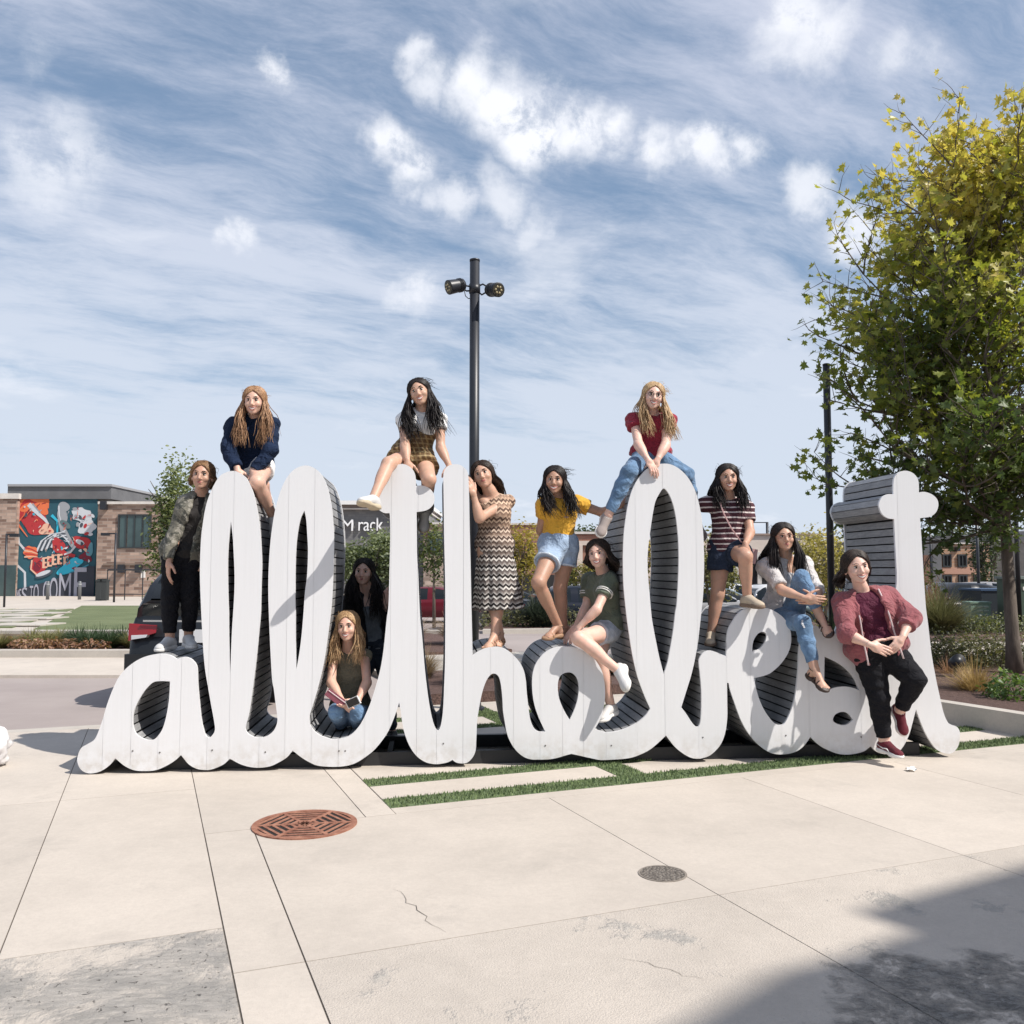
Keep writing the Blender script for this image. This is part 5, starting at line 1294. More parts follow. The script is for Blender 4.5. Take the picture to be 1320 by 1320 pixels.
# 10 -- maroon hoodie, leaning
J = dict(pel=at(1130, 833, 7.04), nk=at(1112, 768, 7.08), hd=at(1104, 732, 6.98), shL=at(1086, 781, 7.02), shR=at(1144, 774, 7.10))
arm_(J, 'L', (1091, 817), (1121, 831), (6.86,), (6.76,)); arm_(J, 'R', (1174, 797), (1166, 813), (6.92,), (6.80,))
J['wrR'] = at(1163, 822, 6.78)
J['hipL'] = at(1119, 842, 7.04); J['hipR'] = at(1144, 840, 7.04); J['knL'] = at(1133, 899, 7.01); J['anL'] = at(1140, 955, 7.04); J['knR'] = at(1180, 876, 6.90); J['anR'] = at(1160, 915, 7.06)
person('woman in a dusty red zip hoodie and black leggings leaning on the right end', J,
 dict(skin=FAIR, w=1.30, s=1.06, hs=1.18, fw=(-.12, -1, 0), shoe='sneaker', shoe_mat=cloth_mat('maroon_canvas', (.115, .018, .028), .9, .3), stripe=True, smile=1, toeL=(.38, -1, -.1), toeR=(.12, -.45, -.85), soleupR=(0, -.9, .5), soleupL=(0, 0, 1), handL=dict(d=(.9, -.1, -.35), pn=(.1, .9, -.1), curl=.3), handR=dict(d=(-.6, -.15, -.65), pn=(0, .9, 0), curl=.7, side=-1), hup=(-.14, 0, 1), face=(-.04, -1, -.03),
 clothes=[top(cloth_mat('plum', (.085, .014, .034), .7, .8), .008, 0, .02, noise=(.002, 20, 6), sleeves=''), trousers(black_c, .95, .013, .06), jacket(cloth_mat('dusty_red', (.29, .095, .105), .9, .9), .032, .74, .13, gap=(.085, .12), hood=True, zipm=mat('zip', (.62, .50, .50), .7), name='hoodie', noise=(.0035, 18, 12), cuffm=cloth_mat('dusty_red_cuff', (.26, .065, .078)))],
 hair=dict(mat_=H_dark, length=.16, n=130, back=True, wave=.010, seed=23, wind=(.05, 0, 0), spread=1.1)))
# 11 -- behind the u
J = dict(pel=at(484, 832, 7.95), nk=at(475, 770, 7.90), hd=at(469, 738, 7.80), shL=at(451, 778, 7.86), shR=at(499, 776, 7.94))
arm_(J, 'L', (440, 812), (452, 842), (7.90,), (7.80,)); arm_(J, 'R', (507, 808), (497, 782), (7.85,), (7.72,))
J['hipL'] = at(475, 840, 7.95); J['hipR'] = at(494, 840, 7.95)
for sd, dx in (('L', -.10), ('R', .08)):
    h_ = J['hip' + sd]; J['kn' + sd] = Vector((h_.x + dx * .6, h_.y - .04, .50)); J['an' + sd] = Vector((h_.x + dx, h_.y + .03, .085))
person('woman in a black cardigan and grey top standing behind the crouching girl', J,
 dict(skin=FAIR, shoe='sneaker', shoe_mat=mat('black_shoe', (.02, .02, .02), .7), smile=0, handR=dict(d=(.0, -.1, 1), pn=(.4, .8, 0), curl=.4, side=-1), hup=(.04, 0, 1), face=(-.02, -1, -.02),
 clothes=[top(cloth_mat('slate_top', (.20, .22, .24)), .012, 0, .02, neck=-.07, sleeves=''), trousers(cloth_mat('slate_trousers', (.035, .045, .060)), .97, .012), jacket(cloth_mat('black_knit', (.022, .022, .026), .9, .8), .022, .92, .06, gap=(.060, .08), name='black_cardigan')],
 hair=dict(mat_=H_black, length=.42, n=180, front=.7, wave=.012, seed=29, wind=(.05, 0, 0), spread=1.4, )))
# 12 -- crouching in the opening
J = dict(pel=at(452, 912, 7.36), nk=at(450, 843, 7.20), hd=at(448, 808, 7.06), shL=at(430, 850, 7.14), shR=at(470, 849, 7.18))
arm_(J, 'L', (427, 880), (441, 903), (7.02,), (6.90,)); arm_(J, 'R', (473, 880), (461, 903), (7.02,), (6.90,))
J['hipL'] = at(444, 922, 7.32); J['hipR'] = at(462, 922, 7.34); J['knL'] = at(434, 917, 6.92); J['knR'] = at(461, 919, 6.92); J['anL'] = at(440, 936, 7.26); J['anR'] = at(461, 937, 7.28)
khaki = cloth_mat('khaki', (.20, .185, .13), .85, .9)
person('blonde girl in a sleeveless olive top crouching in the opening with a phone', J,
 dict(skin=LIGHT, shoe='sneaker', shoe_mat=mat('black_shoe', (.02, .02, .02), .7), s=.94, smile=1, toeL=(-.1, -1, -.1), toeR=(.1, -1, -.1), soleupL=(0, 0, 1), soleupR=(0, 0, 1), handL=dict(d=(.6, -.2, -.6), pn=(.3, .7, .2), curl=.5), handR=dict(d=(-.5, -.3, -.25), pn=(.0, .5, 1), curl=.5, side=-1), hup=(-.03, 0, 1), face=(-.02, -1, -.02),
 clothes=[top(khaki, .016, 0, .0, neck=.035, sleeves='', noise=(.004, 22, 15), loose=.006), trousers(denim2, .93, .012, .09)],
 hair=dict(mat_=H_ltbr if False else hair_mat('hair_dark_blonde', (.22, .12, .06), (.56, .38, .21)), length=.28, n=140, front=.8, wave=.012, seed=31, wind=(-.03, 0, 0))))
# the phone and the pink pouch she holds
b = MB(); b.box((0, 0, 0), (.064, .011, .115)); ph = b.build('case', mat('phone_white', (.75, .75, .75), .3))
r_ = empty('phone', tuple(at(455, 905, 6.80)), 'white phone held by the crouching blonde girl', 'phone'); r_.rotation_euler = (.5, 1.1, .2); ph.parent = r_
b = MB(); b.box((0, -.0070, 0), (.056, .004, .10)); b.build('screen', mat('phone_glass', (.012, .012, .014), .1), r_)
b = MB(); b.box((0, 0, 0), (.17, .025, .058)); pc = b.build('pouch_body', mat('pink_pouch', (.22, .06, .085), .6, bump=.3))
r_ = empty('pouch', tuple(at(433, 900, 6.84)), 'dark pink zip pouch on the lap of the crouching girl', 'pouch'); r_.rotation_euler = (0, .65, .1); pc.parent = r_
b = MB(); b.tube([(-.08, -.014, .016), (.08, -.014, .016)], .004, 6); b.build('zip', mat('zip', (.62, .50, .50), .7), r_)
# ================================================================== LAMP POSTS
M_post = mat('post_black', (.018, .020, .026), .42, var=.1)
def spot(par, c, aim, s=1.0):
    aim = Vector(aim).normalized(); M = aim.to_track_quat('Z', 'Y').to_matrix()
    b = MB(); c = Vector(c)
    def q(pts, rr): b.tube([c + aim * t for t in pts], rr, 18)
    q([-.10 * s, -.085 * s, -.03 * s, .0, .10 * s, .105 * s], [.05 * s, .068 * s, .070 * s, .074 * s, .080 * s, .080 * s])
    for t in (-.06, -.045, -.03): q([t * s, (t + .006) * s], .078 * s)
    h = b.build('spotlight', M_post, par, True)
    b = MB(); b.tube([c + aim * .1052 * s, c + aim * .108 * s], .070 * s, 18); b.build('lens', mat('lens', (.05, .045, .035), .15), h)
    b = MB()
    for k in range(6):
        a = k * math.pi / 3; p = c + aim * .110 * s + M @ Vector((.035 * s * math.cos(a), .035 * s * math.sin(a), 0)); b.ell(p, .012 * s, 8, 5)
    b.build('led', mat('led', (.5, .42, .25), .3), h)
    return h
def post(X, Y, top, r, label, spots=True):
    root = empty('lamp_post', (X, Y, 0), label, 'lamp post')
    b = MB(); b.tube([(0, 0, 0), (0, 0, top)], r, 20); b.build('pole', M_post, root, True)
    b = MB(); b.tube([(0, 0, top - .001), (0, 0, top + .02), (0, 0, top + .03)], [r * 1.05, r * 1.05, r * .6], 20); b.build('cap', M_post, root, True)
    b = MB(); b.cyl((0, 0, 0), r * 2.2, .03, 20); b.cyl((0, 0, .03), r * 1.5, .05, 20); b.build('base_plate', M_post, root)
    if spots:
        z = top - .31
        b = MB(); b.tube([(0, 0, z - .05), (0, 0, z + .05)], r * 1.15, 20)
        b.tube([(-.02, 0, z + .02), (-.10, -.02, z + .03), (-.14, -.03, z + .01)], .010, 8); b.tube([(-.02, 0, z - .02), (-.09, -.02, z - .03), (-.14, -.03, z - .0)], .010, 8)
        b.tube([(.02, 0, z + .02), (.09, -.01, z + .05), (.15, -.03, z + .01)], .010, 8); b.tube([(.02, 0, z - .02), (.08, -.01, z - .07), (.14, -.03, z - .04)], .010, 8)
        b.tube([(-.12, -.03, z), (-.10, -.03, z - .09), (-.07, 0, z - .11), (0, 0, z - .10)], .005, 6); b.build('bracket', M_post, root, True)
        spot(root, (-.20, -.04, z + .02), (-.80, -.50, -.32)); spot(root, (.21, -.06, z - .03), (.50, -.80, -.25))
    return root
p = at(612, 337, 9.7); post(p.x, 9.7, p.z, .055, 'black lamp post with two spotlights rising behind the middle of the sign')
p = at(1065, 470, 14.0); post(p.x, 14.0, 4.75, .055, 'black lamp post between the white cardigan and the maple, without spotlights', False)

# ================================================================== TREES AND PLANTS
LEAF = [(0, 0), (.28, -.06), (.22, .18), (.60, .22), (.36, .42), (.46, .66), (.20, .58), (0, 1.0), (-.20, .58), (-.46, .66), (-.36, .42), (-.60, .22), (-.22, .18), (-.28, -.06)]
SIMPLE = [(0, 0), (.26, .35), (.18, .75), (0, 1.0), (-.18, .75), (-.26, .35)]
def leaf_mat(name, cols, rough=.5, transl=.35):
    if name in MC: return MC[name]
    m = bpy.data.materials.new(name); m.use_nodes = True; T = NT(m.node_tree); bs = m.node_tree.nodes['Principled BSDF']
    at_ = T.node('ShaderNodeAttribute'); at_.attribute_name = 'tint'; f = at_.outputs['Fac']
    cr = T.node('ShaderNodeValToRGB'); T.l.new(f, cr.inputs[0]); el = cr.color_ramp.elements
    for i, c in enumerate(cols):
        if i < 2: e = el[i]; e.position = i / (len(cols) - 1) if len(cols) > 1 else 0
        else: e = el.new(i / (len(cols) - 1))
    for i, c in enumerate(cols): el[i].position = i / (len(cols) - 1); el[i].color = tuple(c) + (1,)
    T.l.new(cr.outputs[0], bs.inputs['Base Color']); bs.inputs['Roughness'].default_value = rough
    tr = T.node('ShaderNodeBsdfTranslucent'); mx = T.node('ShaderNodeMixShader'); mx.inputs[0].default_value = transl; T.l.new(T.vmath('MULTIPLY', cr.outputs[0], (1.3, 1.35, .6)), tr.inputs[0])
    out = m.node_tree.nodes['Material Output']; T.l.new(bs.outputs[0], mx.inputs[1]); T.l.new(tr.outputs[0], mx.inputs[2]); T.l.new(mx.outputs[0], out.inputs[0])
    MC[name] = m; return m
def leaves(name, C, size, m, parent, tint, rs, shape=SIMPLE, up=.5, droop=.3, sizes=(.7, 1.25)):
    """C: (n,3) points, one leaf each"""
    n = len(C); S = np.array(shape); k = len(S)
    az = rs.uniform(0, 2 * np.pi, n); d = np.stack([np.cos(az), np.sin(az), -droop + rs.normal(0, .45, n)], 1); d /= np.linalg.norm(d, axis=1)[:, None]
    nn = np.stack([rs.normal(0, .55, n), rs.normal(0, .55, n), np.full(n, up) + rs.normal(0, .35, n)], 1); nn -= d * (nn * d).sum(1)[:, None]; nn /= np.linalg.norm(nn, axis=1)[:, None]
    sd = np.cross(d, nn); sz = size * rs.uniform(*sizes, n)
    cup = np.abs(S[:, 0])[None, :, None] * nn[:, None, :] * .35
    V = C[:, None, :] + (sd[:, None, :] * S[None, :, 0, None] + d[:, None, :] * S[None, :, 1, None] + cup) * sz[:, None, None]
    me = mesh_np(name, V.reshape(-1, 3), np.arange(n * k).reshape(-1, k), False)
    if len(me.vertices) == n * k:
        a = me.attributes.new('tint', 'FLOAT', 'POINT'); a.data.foreach_set('value', np.repeat(tint, k).astype(np.float32))
    return link(name, me, m, parent)
M_bark = mat('bark', (.13, .105, .085), .9, var=.35, vscale=9, bump=.8, bscale=40, stretch=(1, 1, .25))
def maple():
    rs = np.random.RandomState(42); rr = random.Random(42)
    bp = g(1309, 880); root = empty('maple_tree', (bp.x, bp.y, .1), 'young maple with yellow-green leaves in the mulch bed on the right', 'tree')
    b = MB(); trunk = []; H_ = 6.5
    for i in range(14):
        t = i / 13; trunk.append(Vector((.10 * math.sin(t * 3) - .30 * t, .08 * math.sin(t * 5), t * H_ * .98)))
    b.tube(trunk, [.088 * (1 - .90 * (i / 13)) + .006 + (.03 if i == 0 else 0) for i in range(14)], 12)
    tips = []
    def branch(p, d, L, r, depth):
        pts = [p]; dd = Vector(d)
        n = 5
        for i in range(n):
            dd = (dd + Vector((rr.gauss(0, .16), rr.gauss(0, .16), rr.gauss(.05, .10)))).normalized(); pts.append(pts[-1] + dd * L / n)
        b.tube(pts, [r * (1 - .75 * i / n) for i in range(n + 1)], 5 if depth else 7, False)
        if depth >= 2 or L < .32:
            tips.append((pts, L)); return
        tips.append((pts[3:], L * .5))
        for i in range(1, n + 1):
            for _ in range(2 if depth == 0 else rr.choice((1, 2))):
                ax = Vector((rr.gauss(0, 1), rr.gauss(0, 1), rr.gauss(0, .5))).normalized(); nd = (dd * .75 + ax * .85 + Vector((0, 0, .18))).normalized()
                branch(pts[i], nd, L * rr.uniform(.34, .52), r * .45, depth + 1)
    nb = 36
    for i in range(nb):
        t = .34 + .64 * i / (nb - 1); k = t * 13; i0 = min(int(k), 12); p = trunk[i0].lerp(trunk[i0 + 1], k - i0)
        a = i * 2.399 + rr.uniform(-.3, .3); el = .25 + .75 * t + rr.uniform(-.1, .1)
        prof = math.sin(math.pi * min(1, (t - .19) / .84)) ** .75
        L = 2.05 * prof + .22
        branch(p, Vector((math.cos(a) * math.cos(el), math.sin(a) * math.cos(el), math.sin(el))), L, .045 * (1 - .55 * t), 0)
    # long low limb that reaches left over the sign, as in the photograph
    branch(trunk[4], Vector((-.86, -.32, .22)), 1.9, .035, 0); branch(trunk[5], Vector((-.9, .1, .30)), 2.0, .035, 0); branch(trunk[6], Vector((-.86, -.35, .36)), 2.1, .04, 0)
    branch(trunk[7], Vector((-.85, .1, .5)), 2.0, .03, 0); branch(trunk[8], Vector((-.8, -.2, .6)), 1.9, .03, 0)
    for q in range(7): a_ = q * .9 + 1.2; branch(trunk[4].lerp(trunk[5], q / 7), Vector((math.cos(a_), math.sin(a_), .10)), 1.45, .026, 0)
    branch(trunk[4], Vector((-.95, .25, .02)), 1.9, .03, 0); branch(trunk[4], Vector((-.9, -.3, .05)), 1.7, .03, 0)
    for q in range(9): branch(trunk[5 + q % 6], Vector((-.9, rr.uniform(-.7, .5), .18 + .10 * (q % 6))), rr.uniform(1.7, 2.15) * (1 - .04 * (q % 6)), .03, 0)
    b.build('trunk', M_bark, root, True)
    C = []
    for pts, L in tips:
        m_ = len(pts)
        for j in range(m_):
            nl = 6 if j > 0 else 3
            for _ in range(nl):
                C.append(pts[j] + Vector((rr.gauss(0, .075), rr.gauss(0, .075), rr.gauss(-.03, .07))))
    C = np.array([tuple(c) for c in C]); 
    if len(C) > 16500: C = C[rs.choice(len(C), 16500, False)]
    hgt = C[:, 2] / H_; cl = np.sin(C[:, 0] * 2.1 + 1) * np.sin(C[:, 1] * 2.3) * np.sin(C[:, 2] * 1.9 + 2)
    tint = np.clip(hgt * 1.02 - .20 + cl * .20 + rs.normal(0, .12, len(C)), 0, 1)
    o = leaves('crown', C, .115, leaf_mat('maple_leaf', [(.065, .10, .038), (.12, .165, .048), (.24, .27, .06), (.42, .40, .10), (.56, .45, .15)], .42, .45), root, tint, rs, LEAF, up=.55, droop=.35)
    print('maple leaves', len(C)); prop(o, kind='stuff')
maple()
def bush_tree(name, loc, H_, crown_r, crown_h, label, cat, cols, n, lsize, stems=1, seed=1, group=None, base=.0, mname=None, gap=.5):
    rs = np.random.RandomState(seed); rr = random.Random(seed); H_ -= min(0, loc[2])
    root = empty(name, tuple(loc), label, cat, group); b = MB()
    tops = []
    for s_ in range(stems):
        a = rr.uniform(0, 6.28); sp = crown_r * .35 if stems > 1 else 0
        top_ = Vector((math.cos(a) * sp, math.sin(a) * sp, H_ - crown_h * .45)); mid = top_ * .5 + Vector((rr.gauss(0, .05), rr.gauss(0, .05), 0))
        b.tube([(math.cos(a) * sp * .15, math.sin(a) * sp * .15, 0), mid, top_], [.018 * H_, .013 * H_, .007 * H_], 7); tops.append(top_)
        for q in range(5):
            a2 = rr.uniform(0, 6.28); e = Vector((math.cos(a2) * crown_r * .6, math.sin(a2) * crown_r * .6, rr.uniform(-.1, .26) * crown_h)); b.tube([top_ - Vector((0, 0, crown_h * .25)), top_ + e * .5, top_ + e], [.006 * H_, .004 * H_, .0015 * H_], 5)
    b.build('trunk', M_bark, root, True)
    K = 26; cc = []
    for _ in range(K):
        v = np.array([rr.gauss(0, 1), rr.gauss(0, 1), rr.gauss(0, 1)]); v /= np.linalg.norm(v); q = rr.uniform(.35, 1.0) ** .6
        cc.append(v * q * np.array([crown_r, crown_r, crown_h * .5]) * .82 + np.array([0, 0, H_ - crown_h * .5]))
    cc = np.array(cc); ci = rs.randint(0, K, n); C = cc[ci] + rs.normal(0, 1, (n, 3)) * np.array([crown_r, crown_r, crown_h * .55]) * .17
    C[:, 2] = np.maximum(C[:, 2], base + .03)
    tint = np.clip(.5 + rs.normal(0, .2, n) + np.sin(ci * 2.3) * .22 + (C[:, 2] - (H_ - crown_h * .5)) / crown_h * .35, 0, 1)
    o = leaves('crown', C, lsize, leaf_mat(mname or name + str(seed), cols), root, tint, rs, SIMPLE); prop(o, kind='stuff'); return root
G1 = [(.035, .055, .022), (.08, .105, .035), (.17, .19, .07)]; GY = [(.13, .12, .03), (.33, .27, .05), (.50, .38, .08)]; GD = [(.02, .032, .016), (.045, .065, .028), (.09, .115, .05)]; GP = [(.10, .12, .05), (.25, .27, .12), (.42, .40, .22)]
def gp(px, py, Y, z=0.12):
    if px > 330 and Y > 20.5: z = gz(Y) + min(z, .12)
    p = at(px, 735, Y); return Vector((p.x, Y, z))
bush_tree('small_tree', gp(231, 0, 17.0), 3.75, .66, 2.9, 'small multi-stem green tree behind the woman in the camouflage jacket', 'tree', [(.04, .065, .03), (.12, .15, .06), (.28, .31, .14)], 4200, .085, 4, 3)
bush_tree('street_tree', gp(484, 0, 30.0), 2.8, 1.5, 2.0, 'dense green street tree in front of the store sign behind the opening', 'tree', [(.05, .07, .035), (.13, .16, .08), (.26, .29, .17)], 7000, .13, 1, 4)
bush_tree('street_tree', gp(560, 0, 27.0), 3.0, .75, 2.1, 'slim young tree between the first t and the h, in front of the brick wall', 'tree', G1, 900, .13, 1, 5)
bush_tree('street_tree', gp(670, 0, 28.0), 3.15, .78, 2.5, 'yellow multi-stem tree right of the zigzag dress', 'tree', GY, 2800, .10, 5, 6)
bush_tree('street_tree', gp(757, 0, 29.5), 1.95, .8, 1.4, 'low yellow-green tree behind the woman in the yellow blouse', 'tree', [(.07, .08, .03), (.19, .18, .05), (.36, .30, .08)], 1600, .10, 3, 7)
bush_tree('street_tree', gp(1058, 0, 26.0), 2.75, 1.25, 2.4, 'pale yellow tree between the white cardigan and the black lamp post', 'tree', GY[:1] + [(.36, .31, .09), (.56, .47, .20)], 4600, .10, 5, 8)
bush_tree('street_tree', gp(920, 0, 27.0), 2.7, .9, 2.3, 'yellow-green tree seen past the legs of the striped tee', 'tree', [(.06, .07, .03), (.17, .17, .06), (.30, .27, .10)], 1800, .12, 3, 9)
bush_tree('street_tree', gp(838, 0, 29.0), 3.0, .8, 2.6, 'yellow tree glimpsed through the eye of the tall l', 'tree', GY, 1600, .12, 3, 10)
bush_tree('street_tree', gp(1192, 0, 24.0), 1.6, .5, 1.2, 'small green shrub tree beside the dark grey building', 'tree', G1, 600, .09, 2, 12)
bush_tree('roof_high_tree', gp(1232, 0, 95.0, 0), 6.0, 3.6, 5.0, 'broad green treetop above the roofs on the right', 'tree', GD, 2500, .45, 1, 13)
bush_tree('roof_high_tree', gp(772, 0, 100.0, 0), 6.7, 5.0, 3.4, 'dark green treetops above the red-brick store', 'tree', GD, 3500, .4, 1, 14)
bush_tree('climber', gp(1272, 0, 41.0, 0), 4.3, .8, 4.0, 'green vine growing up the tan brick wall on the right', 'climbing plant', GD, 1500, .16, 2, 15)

def shrub(loc, r, h, label, cols, n=700, ls=.05, seed=1, group=None, name='shrub'):
    rs = np.random.RandomState(seed); root = empty(name, tuple(loc), label, 'shrub', group)
    b = MB(); rr = random.Random(seed)
    for q in range(9): a = rr.uniform(0, 6.28); b.tube([(0, 0, -.02), (math.cos(a) * r * .35, math.sin(a) * r * .35, h * .45), (math.cos(a) * r * .75, math.sin(a) * r * .75, h * rr.uniform(.6, .95))], [.010, .006, .002], 5)
    b.build('stems', M_bark, root)
    u = rs.normal(0, 1, (n, 3)); u /= np.linalg.norm(u, axis=1)[:, None]; q = rs.uniform(.3, 1, n) ** .5; C = u * q[:, None] * np.array([r, r, h * .55]); C[:, 2] = np.abs(C[:, 2] + h * .42); C *= (1 + .22 * np.sin(u[:, :1] * 5 + seed) * np.sin(u[:, 1:2] * 6))
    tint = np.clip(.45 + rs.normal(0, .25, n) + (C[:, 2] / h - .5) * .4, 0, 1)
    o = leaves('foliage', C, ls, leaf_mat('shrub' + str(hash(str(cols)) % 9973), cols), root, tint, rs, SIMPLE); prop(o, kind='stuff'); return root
def tuft(loc, r, h, label, col, n=420, seed=1, name='ornamental_grass', group=None, w=.006):
    rs = np.random.RandomState(seed); root = empty(name, tuple(loc), label, 'ornamental grass', group); V = []; F = []
    az = rs.uniform(0, 2 * np.pi, n); out = r * np.sqrt(rs.uniform(0, 1, n)); hh = h * rs.uniform(.55, 1.1, n) * (1 - .35 * out / r); r0 = rs.uniform(0, .18 * r, n)
    for j in range(4):
        t = j / 3; rad = r0 + out * t ** 1.6; z = hh * (1.25 * t - .45 * t * t * (out / r)); wv = w * (1 - .85 * t)
        cx, cy = np.cos(az) * rad, np.sin(az) * rad; V.append(np.stack([cx - np.sin(az) * wv, cy + np.cos(az) * wv, z], 1)); V.append(np.stack([cx + np.sin(az) * wv, cy - np.cos(az) * wv, z], 1))
    V = np.stack(V, 1).reshape(-1, 3); base_ = np.arange(n)[:, None] * 8
    F = np.concatenate([base_ + np.array([2 * j, 2 * j + 1, 2 * j + 3, 2 * j + 2]) for j in range(3)])
    o = link('blades', mesh_np('blades', V, F, False), mat('blade' + str(col), col, .7, var=.35, vscale=20, transl=.3), root); prop(o, kind='stuff'); return root
# right mulch bed
tuft(g(1258, 903), .46, .46, 'golden ornamental grass clump in the mulch by the low wall', (.40, .28, .11), 700, 1)
tuft(g(1224, 880), .30, .34, 'small reddish grass clump beside the right end of the sign', (.27, .15, .08), 300, 2)
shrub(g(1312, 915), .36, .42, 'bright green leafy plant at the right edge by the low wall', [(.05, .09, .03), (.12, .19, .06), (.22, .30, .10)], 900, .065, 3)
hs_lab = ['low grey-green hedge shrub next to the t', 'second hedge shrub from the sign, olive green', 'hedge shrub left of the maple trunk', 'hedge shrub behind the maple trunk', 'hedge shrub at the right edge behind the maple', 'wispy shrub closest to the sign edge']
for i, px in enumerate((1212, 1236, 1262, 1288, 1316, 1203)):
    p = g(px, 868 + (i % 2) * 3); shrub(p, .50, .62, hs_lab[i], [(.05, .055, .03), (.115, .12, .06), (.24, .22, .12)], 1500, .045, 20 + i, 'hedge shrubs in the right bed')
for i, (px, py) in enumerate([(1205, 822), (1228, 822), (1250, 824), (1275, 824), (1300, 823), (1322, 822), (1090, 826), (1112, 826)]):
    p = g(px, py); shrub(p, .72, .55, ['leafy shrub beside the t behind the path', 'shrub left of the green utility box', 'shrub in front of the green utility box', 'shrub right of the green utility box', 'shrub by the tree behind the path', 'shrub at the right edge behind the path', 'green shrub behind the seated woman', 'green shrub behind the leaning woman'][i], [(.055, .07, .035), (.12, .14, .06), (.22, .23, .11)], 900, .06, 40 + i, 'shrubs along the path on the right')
tuft(gp(1212, 0, 19.3, .14), .95, 1.05, 'tall red-green ornamental grass behind the t', (.15, .15, .06), 900, 5, w=.012)
tuft(gp(1196, 0, 20.2, .14), .8, 1.25, 'reddish plumed grass left of the green utility box', (.30, .16, .09), 500, 6, w=.012)
tuft(gp(1072, 0, 13.6, .12), .55, .75, 'green grass clump between the two seated and leaning women', (.09, .12, .05), 500, 7, w=.008)
# left bed
lb = YL[1] + 1.2
i = 0
for px, Y, kind in [(118, 16.2, 'g'), (132, 16.6, 'g'), (146, 16.2, 'g'), (160, 16.8, 'g'), (104, 16.9, 'g'), (62, 16.6, 'y'), (80, 17.2, 'y'), (44, 17.0, 'y'), (172, 16.3, 'y'), (20, 16.5, 'r'), (38, 15.9, 'r'), (72, 15.8, 'r'), (90, 16.0, 'r'), (56, 15.7, 'r'), (120, 15.7, 'r'), (4, 16.2, 'y')]:
    lab = {'g': 'green spiky grass clump', 'y': 'yellow-green grass clump', 'r': 'rust-coloured low shrub'}[kind] + ' in the bed across the street, ' + ['under the lawn edge', 'next to the dark car', 'second from the dark car', 'in the middle of the green row', 'left end of the green row', 'behind the rust shrubs', 'beside the first green clump', 'far left behind the shrubs', 'against the car bumper', 'at the far left', 'second rust shrub from the left edge', 'in the centre of the bed', 'between the yellow and green clumps', 'in front of the yellow clumps', 'in front of the green clumps', 'at the left edge of the picture'][i]
    p = gp(px, 0, Y, .10)
    if kind == 'r': shrub(p, .30, .20, lab, [(.13, .06, .035), (.30, .16, .10), (.38, .26, .15)], 260, .07, 60 + i, 'plants in the bed across the street')
    else: tuft(p, .50, .36 if kind == 'g' else .30, lab, (.05, .085, .035) if kind == 'g' else (.22, .21, .08), 420, 60 + i, group='plants in the bed across the street', w=.010)
    i += 1
# island plants seen through the arch, far bed plants
for k, (u, v, kd) in enumerate([(10.4, 3.6, 'y'), (10.9, 4.2, 'y'), (10.5, 4.9, 'g'), (11.2, 5.2, 'g'), (10.6, 5.8, 'g'), (11.2, 3.3, 'y'), (11.0, 6.3, 'g')]):
    x_, y_ = uv2(u, v); lab = ['dry straw grass clump at the left of the island', 'dry straw grass clump in the middle of the island', 'low green clump under the arch of the h', 'low green clump behind the arch of the h', 'low green clump at the right of the island', 'dry clump at the back of the island', 'green clump at the right end of the island'][k]
    tuft((x_, y_, .1), .40, .28 if kd == 'g' else .42, lab, (.34, .26, .16) if kd == 'y' else (.09, .11, .05), 420, 90 + k, group='plants on the island', w=.008)
for k, (u, v) in enumerate([(15.4, 3.7), (16.2, 4.5), (17.2, 4.0), (18.2, 4.8), (16.0, 5.3)]):
    x_, y_ = uv2(u, v); tuft((x_, y_, .12), .60, .62, 'dry straw grass clump in the far bed, ' + ['nearest on the left', 'nearest in the middle', 'second row left', 'back row', 'nearest on the right'][k], (.36, .27, .18), 420, 100 + k, group='dry clumps in the far bed', w=.012)
for k, px in enumerate((648, 672, 692, 705, 735, 790, 812)):
    if px in (692, 705): tuft(gp(px, 0, 26.0, .15), .95, 1.15, 'dark spiky yucca-like clump by the parked black car' if px == 692 else 'dark spiky clump behind the legs of the yellow blouse', (.04, .055, .035), 260, 110 + k, name='spiky_plant', w=.03)
    else: shrub(gp(px, 0, 26.2, .15), .9, .6, ['low shrub right of the zigzag dress', 'low shrub by the far kerb', '', '', 'low shrub behind the bent knee', 'shrub behind the seated curly-haired woman', 'shrub near the tall l'][k], [(.05, .06, .03), (.13, .13, .06), (.26, .24, .12)], 500, .09, 110 + k)
# ================================================================== BUILDINGS
def brick_mat(name, c1, c2, mortar, scale=1.0, rough=.9):
    def fn(T, bs):
        p = T.obj(); x, y, z = T.sep(p); q = T.comb(T.math('ADD', x, y), z, 0.0)
        b = T.node('ShaderNodeTexBrick'); T.put(b.inputs['Vector'], q); b.inputs['Scale'].default_value = 1.0; b.inputs['Brick Width'].default_value = .42 * scale; b.inputs['Row Height'].default_value = .14 * scale; b.inputs['Mortar Size'].default_value = .012 * scale
        b.inputs['Color1'].default_value = tuple(c1) + (1,); b.inputs['Color2'].default_value = tuple(c2) + (1,); b.inputs['Mortar'].default_value = tuple(mortar) + (1,); b.offset_frequency = 2
        n = T.noise(p, 1.2, 5, .65); c = T.mix(T.ramp(n, .35, .75, 0, .35), b.outputs[0], tuple(q_ * .7 for q_ in c1) + (1,)); T.l.new(c, bs.inputs['Base Color']); bumpn(T, bs, b.outputs['Fac'], -.3, .02)
    return custom(name, fn, rough)
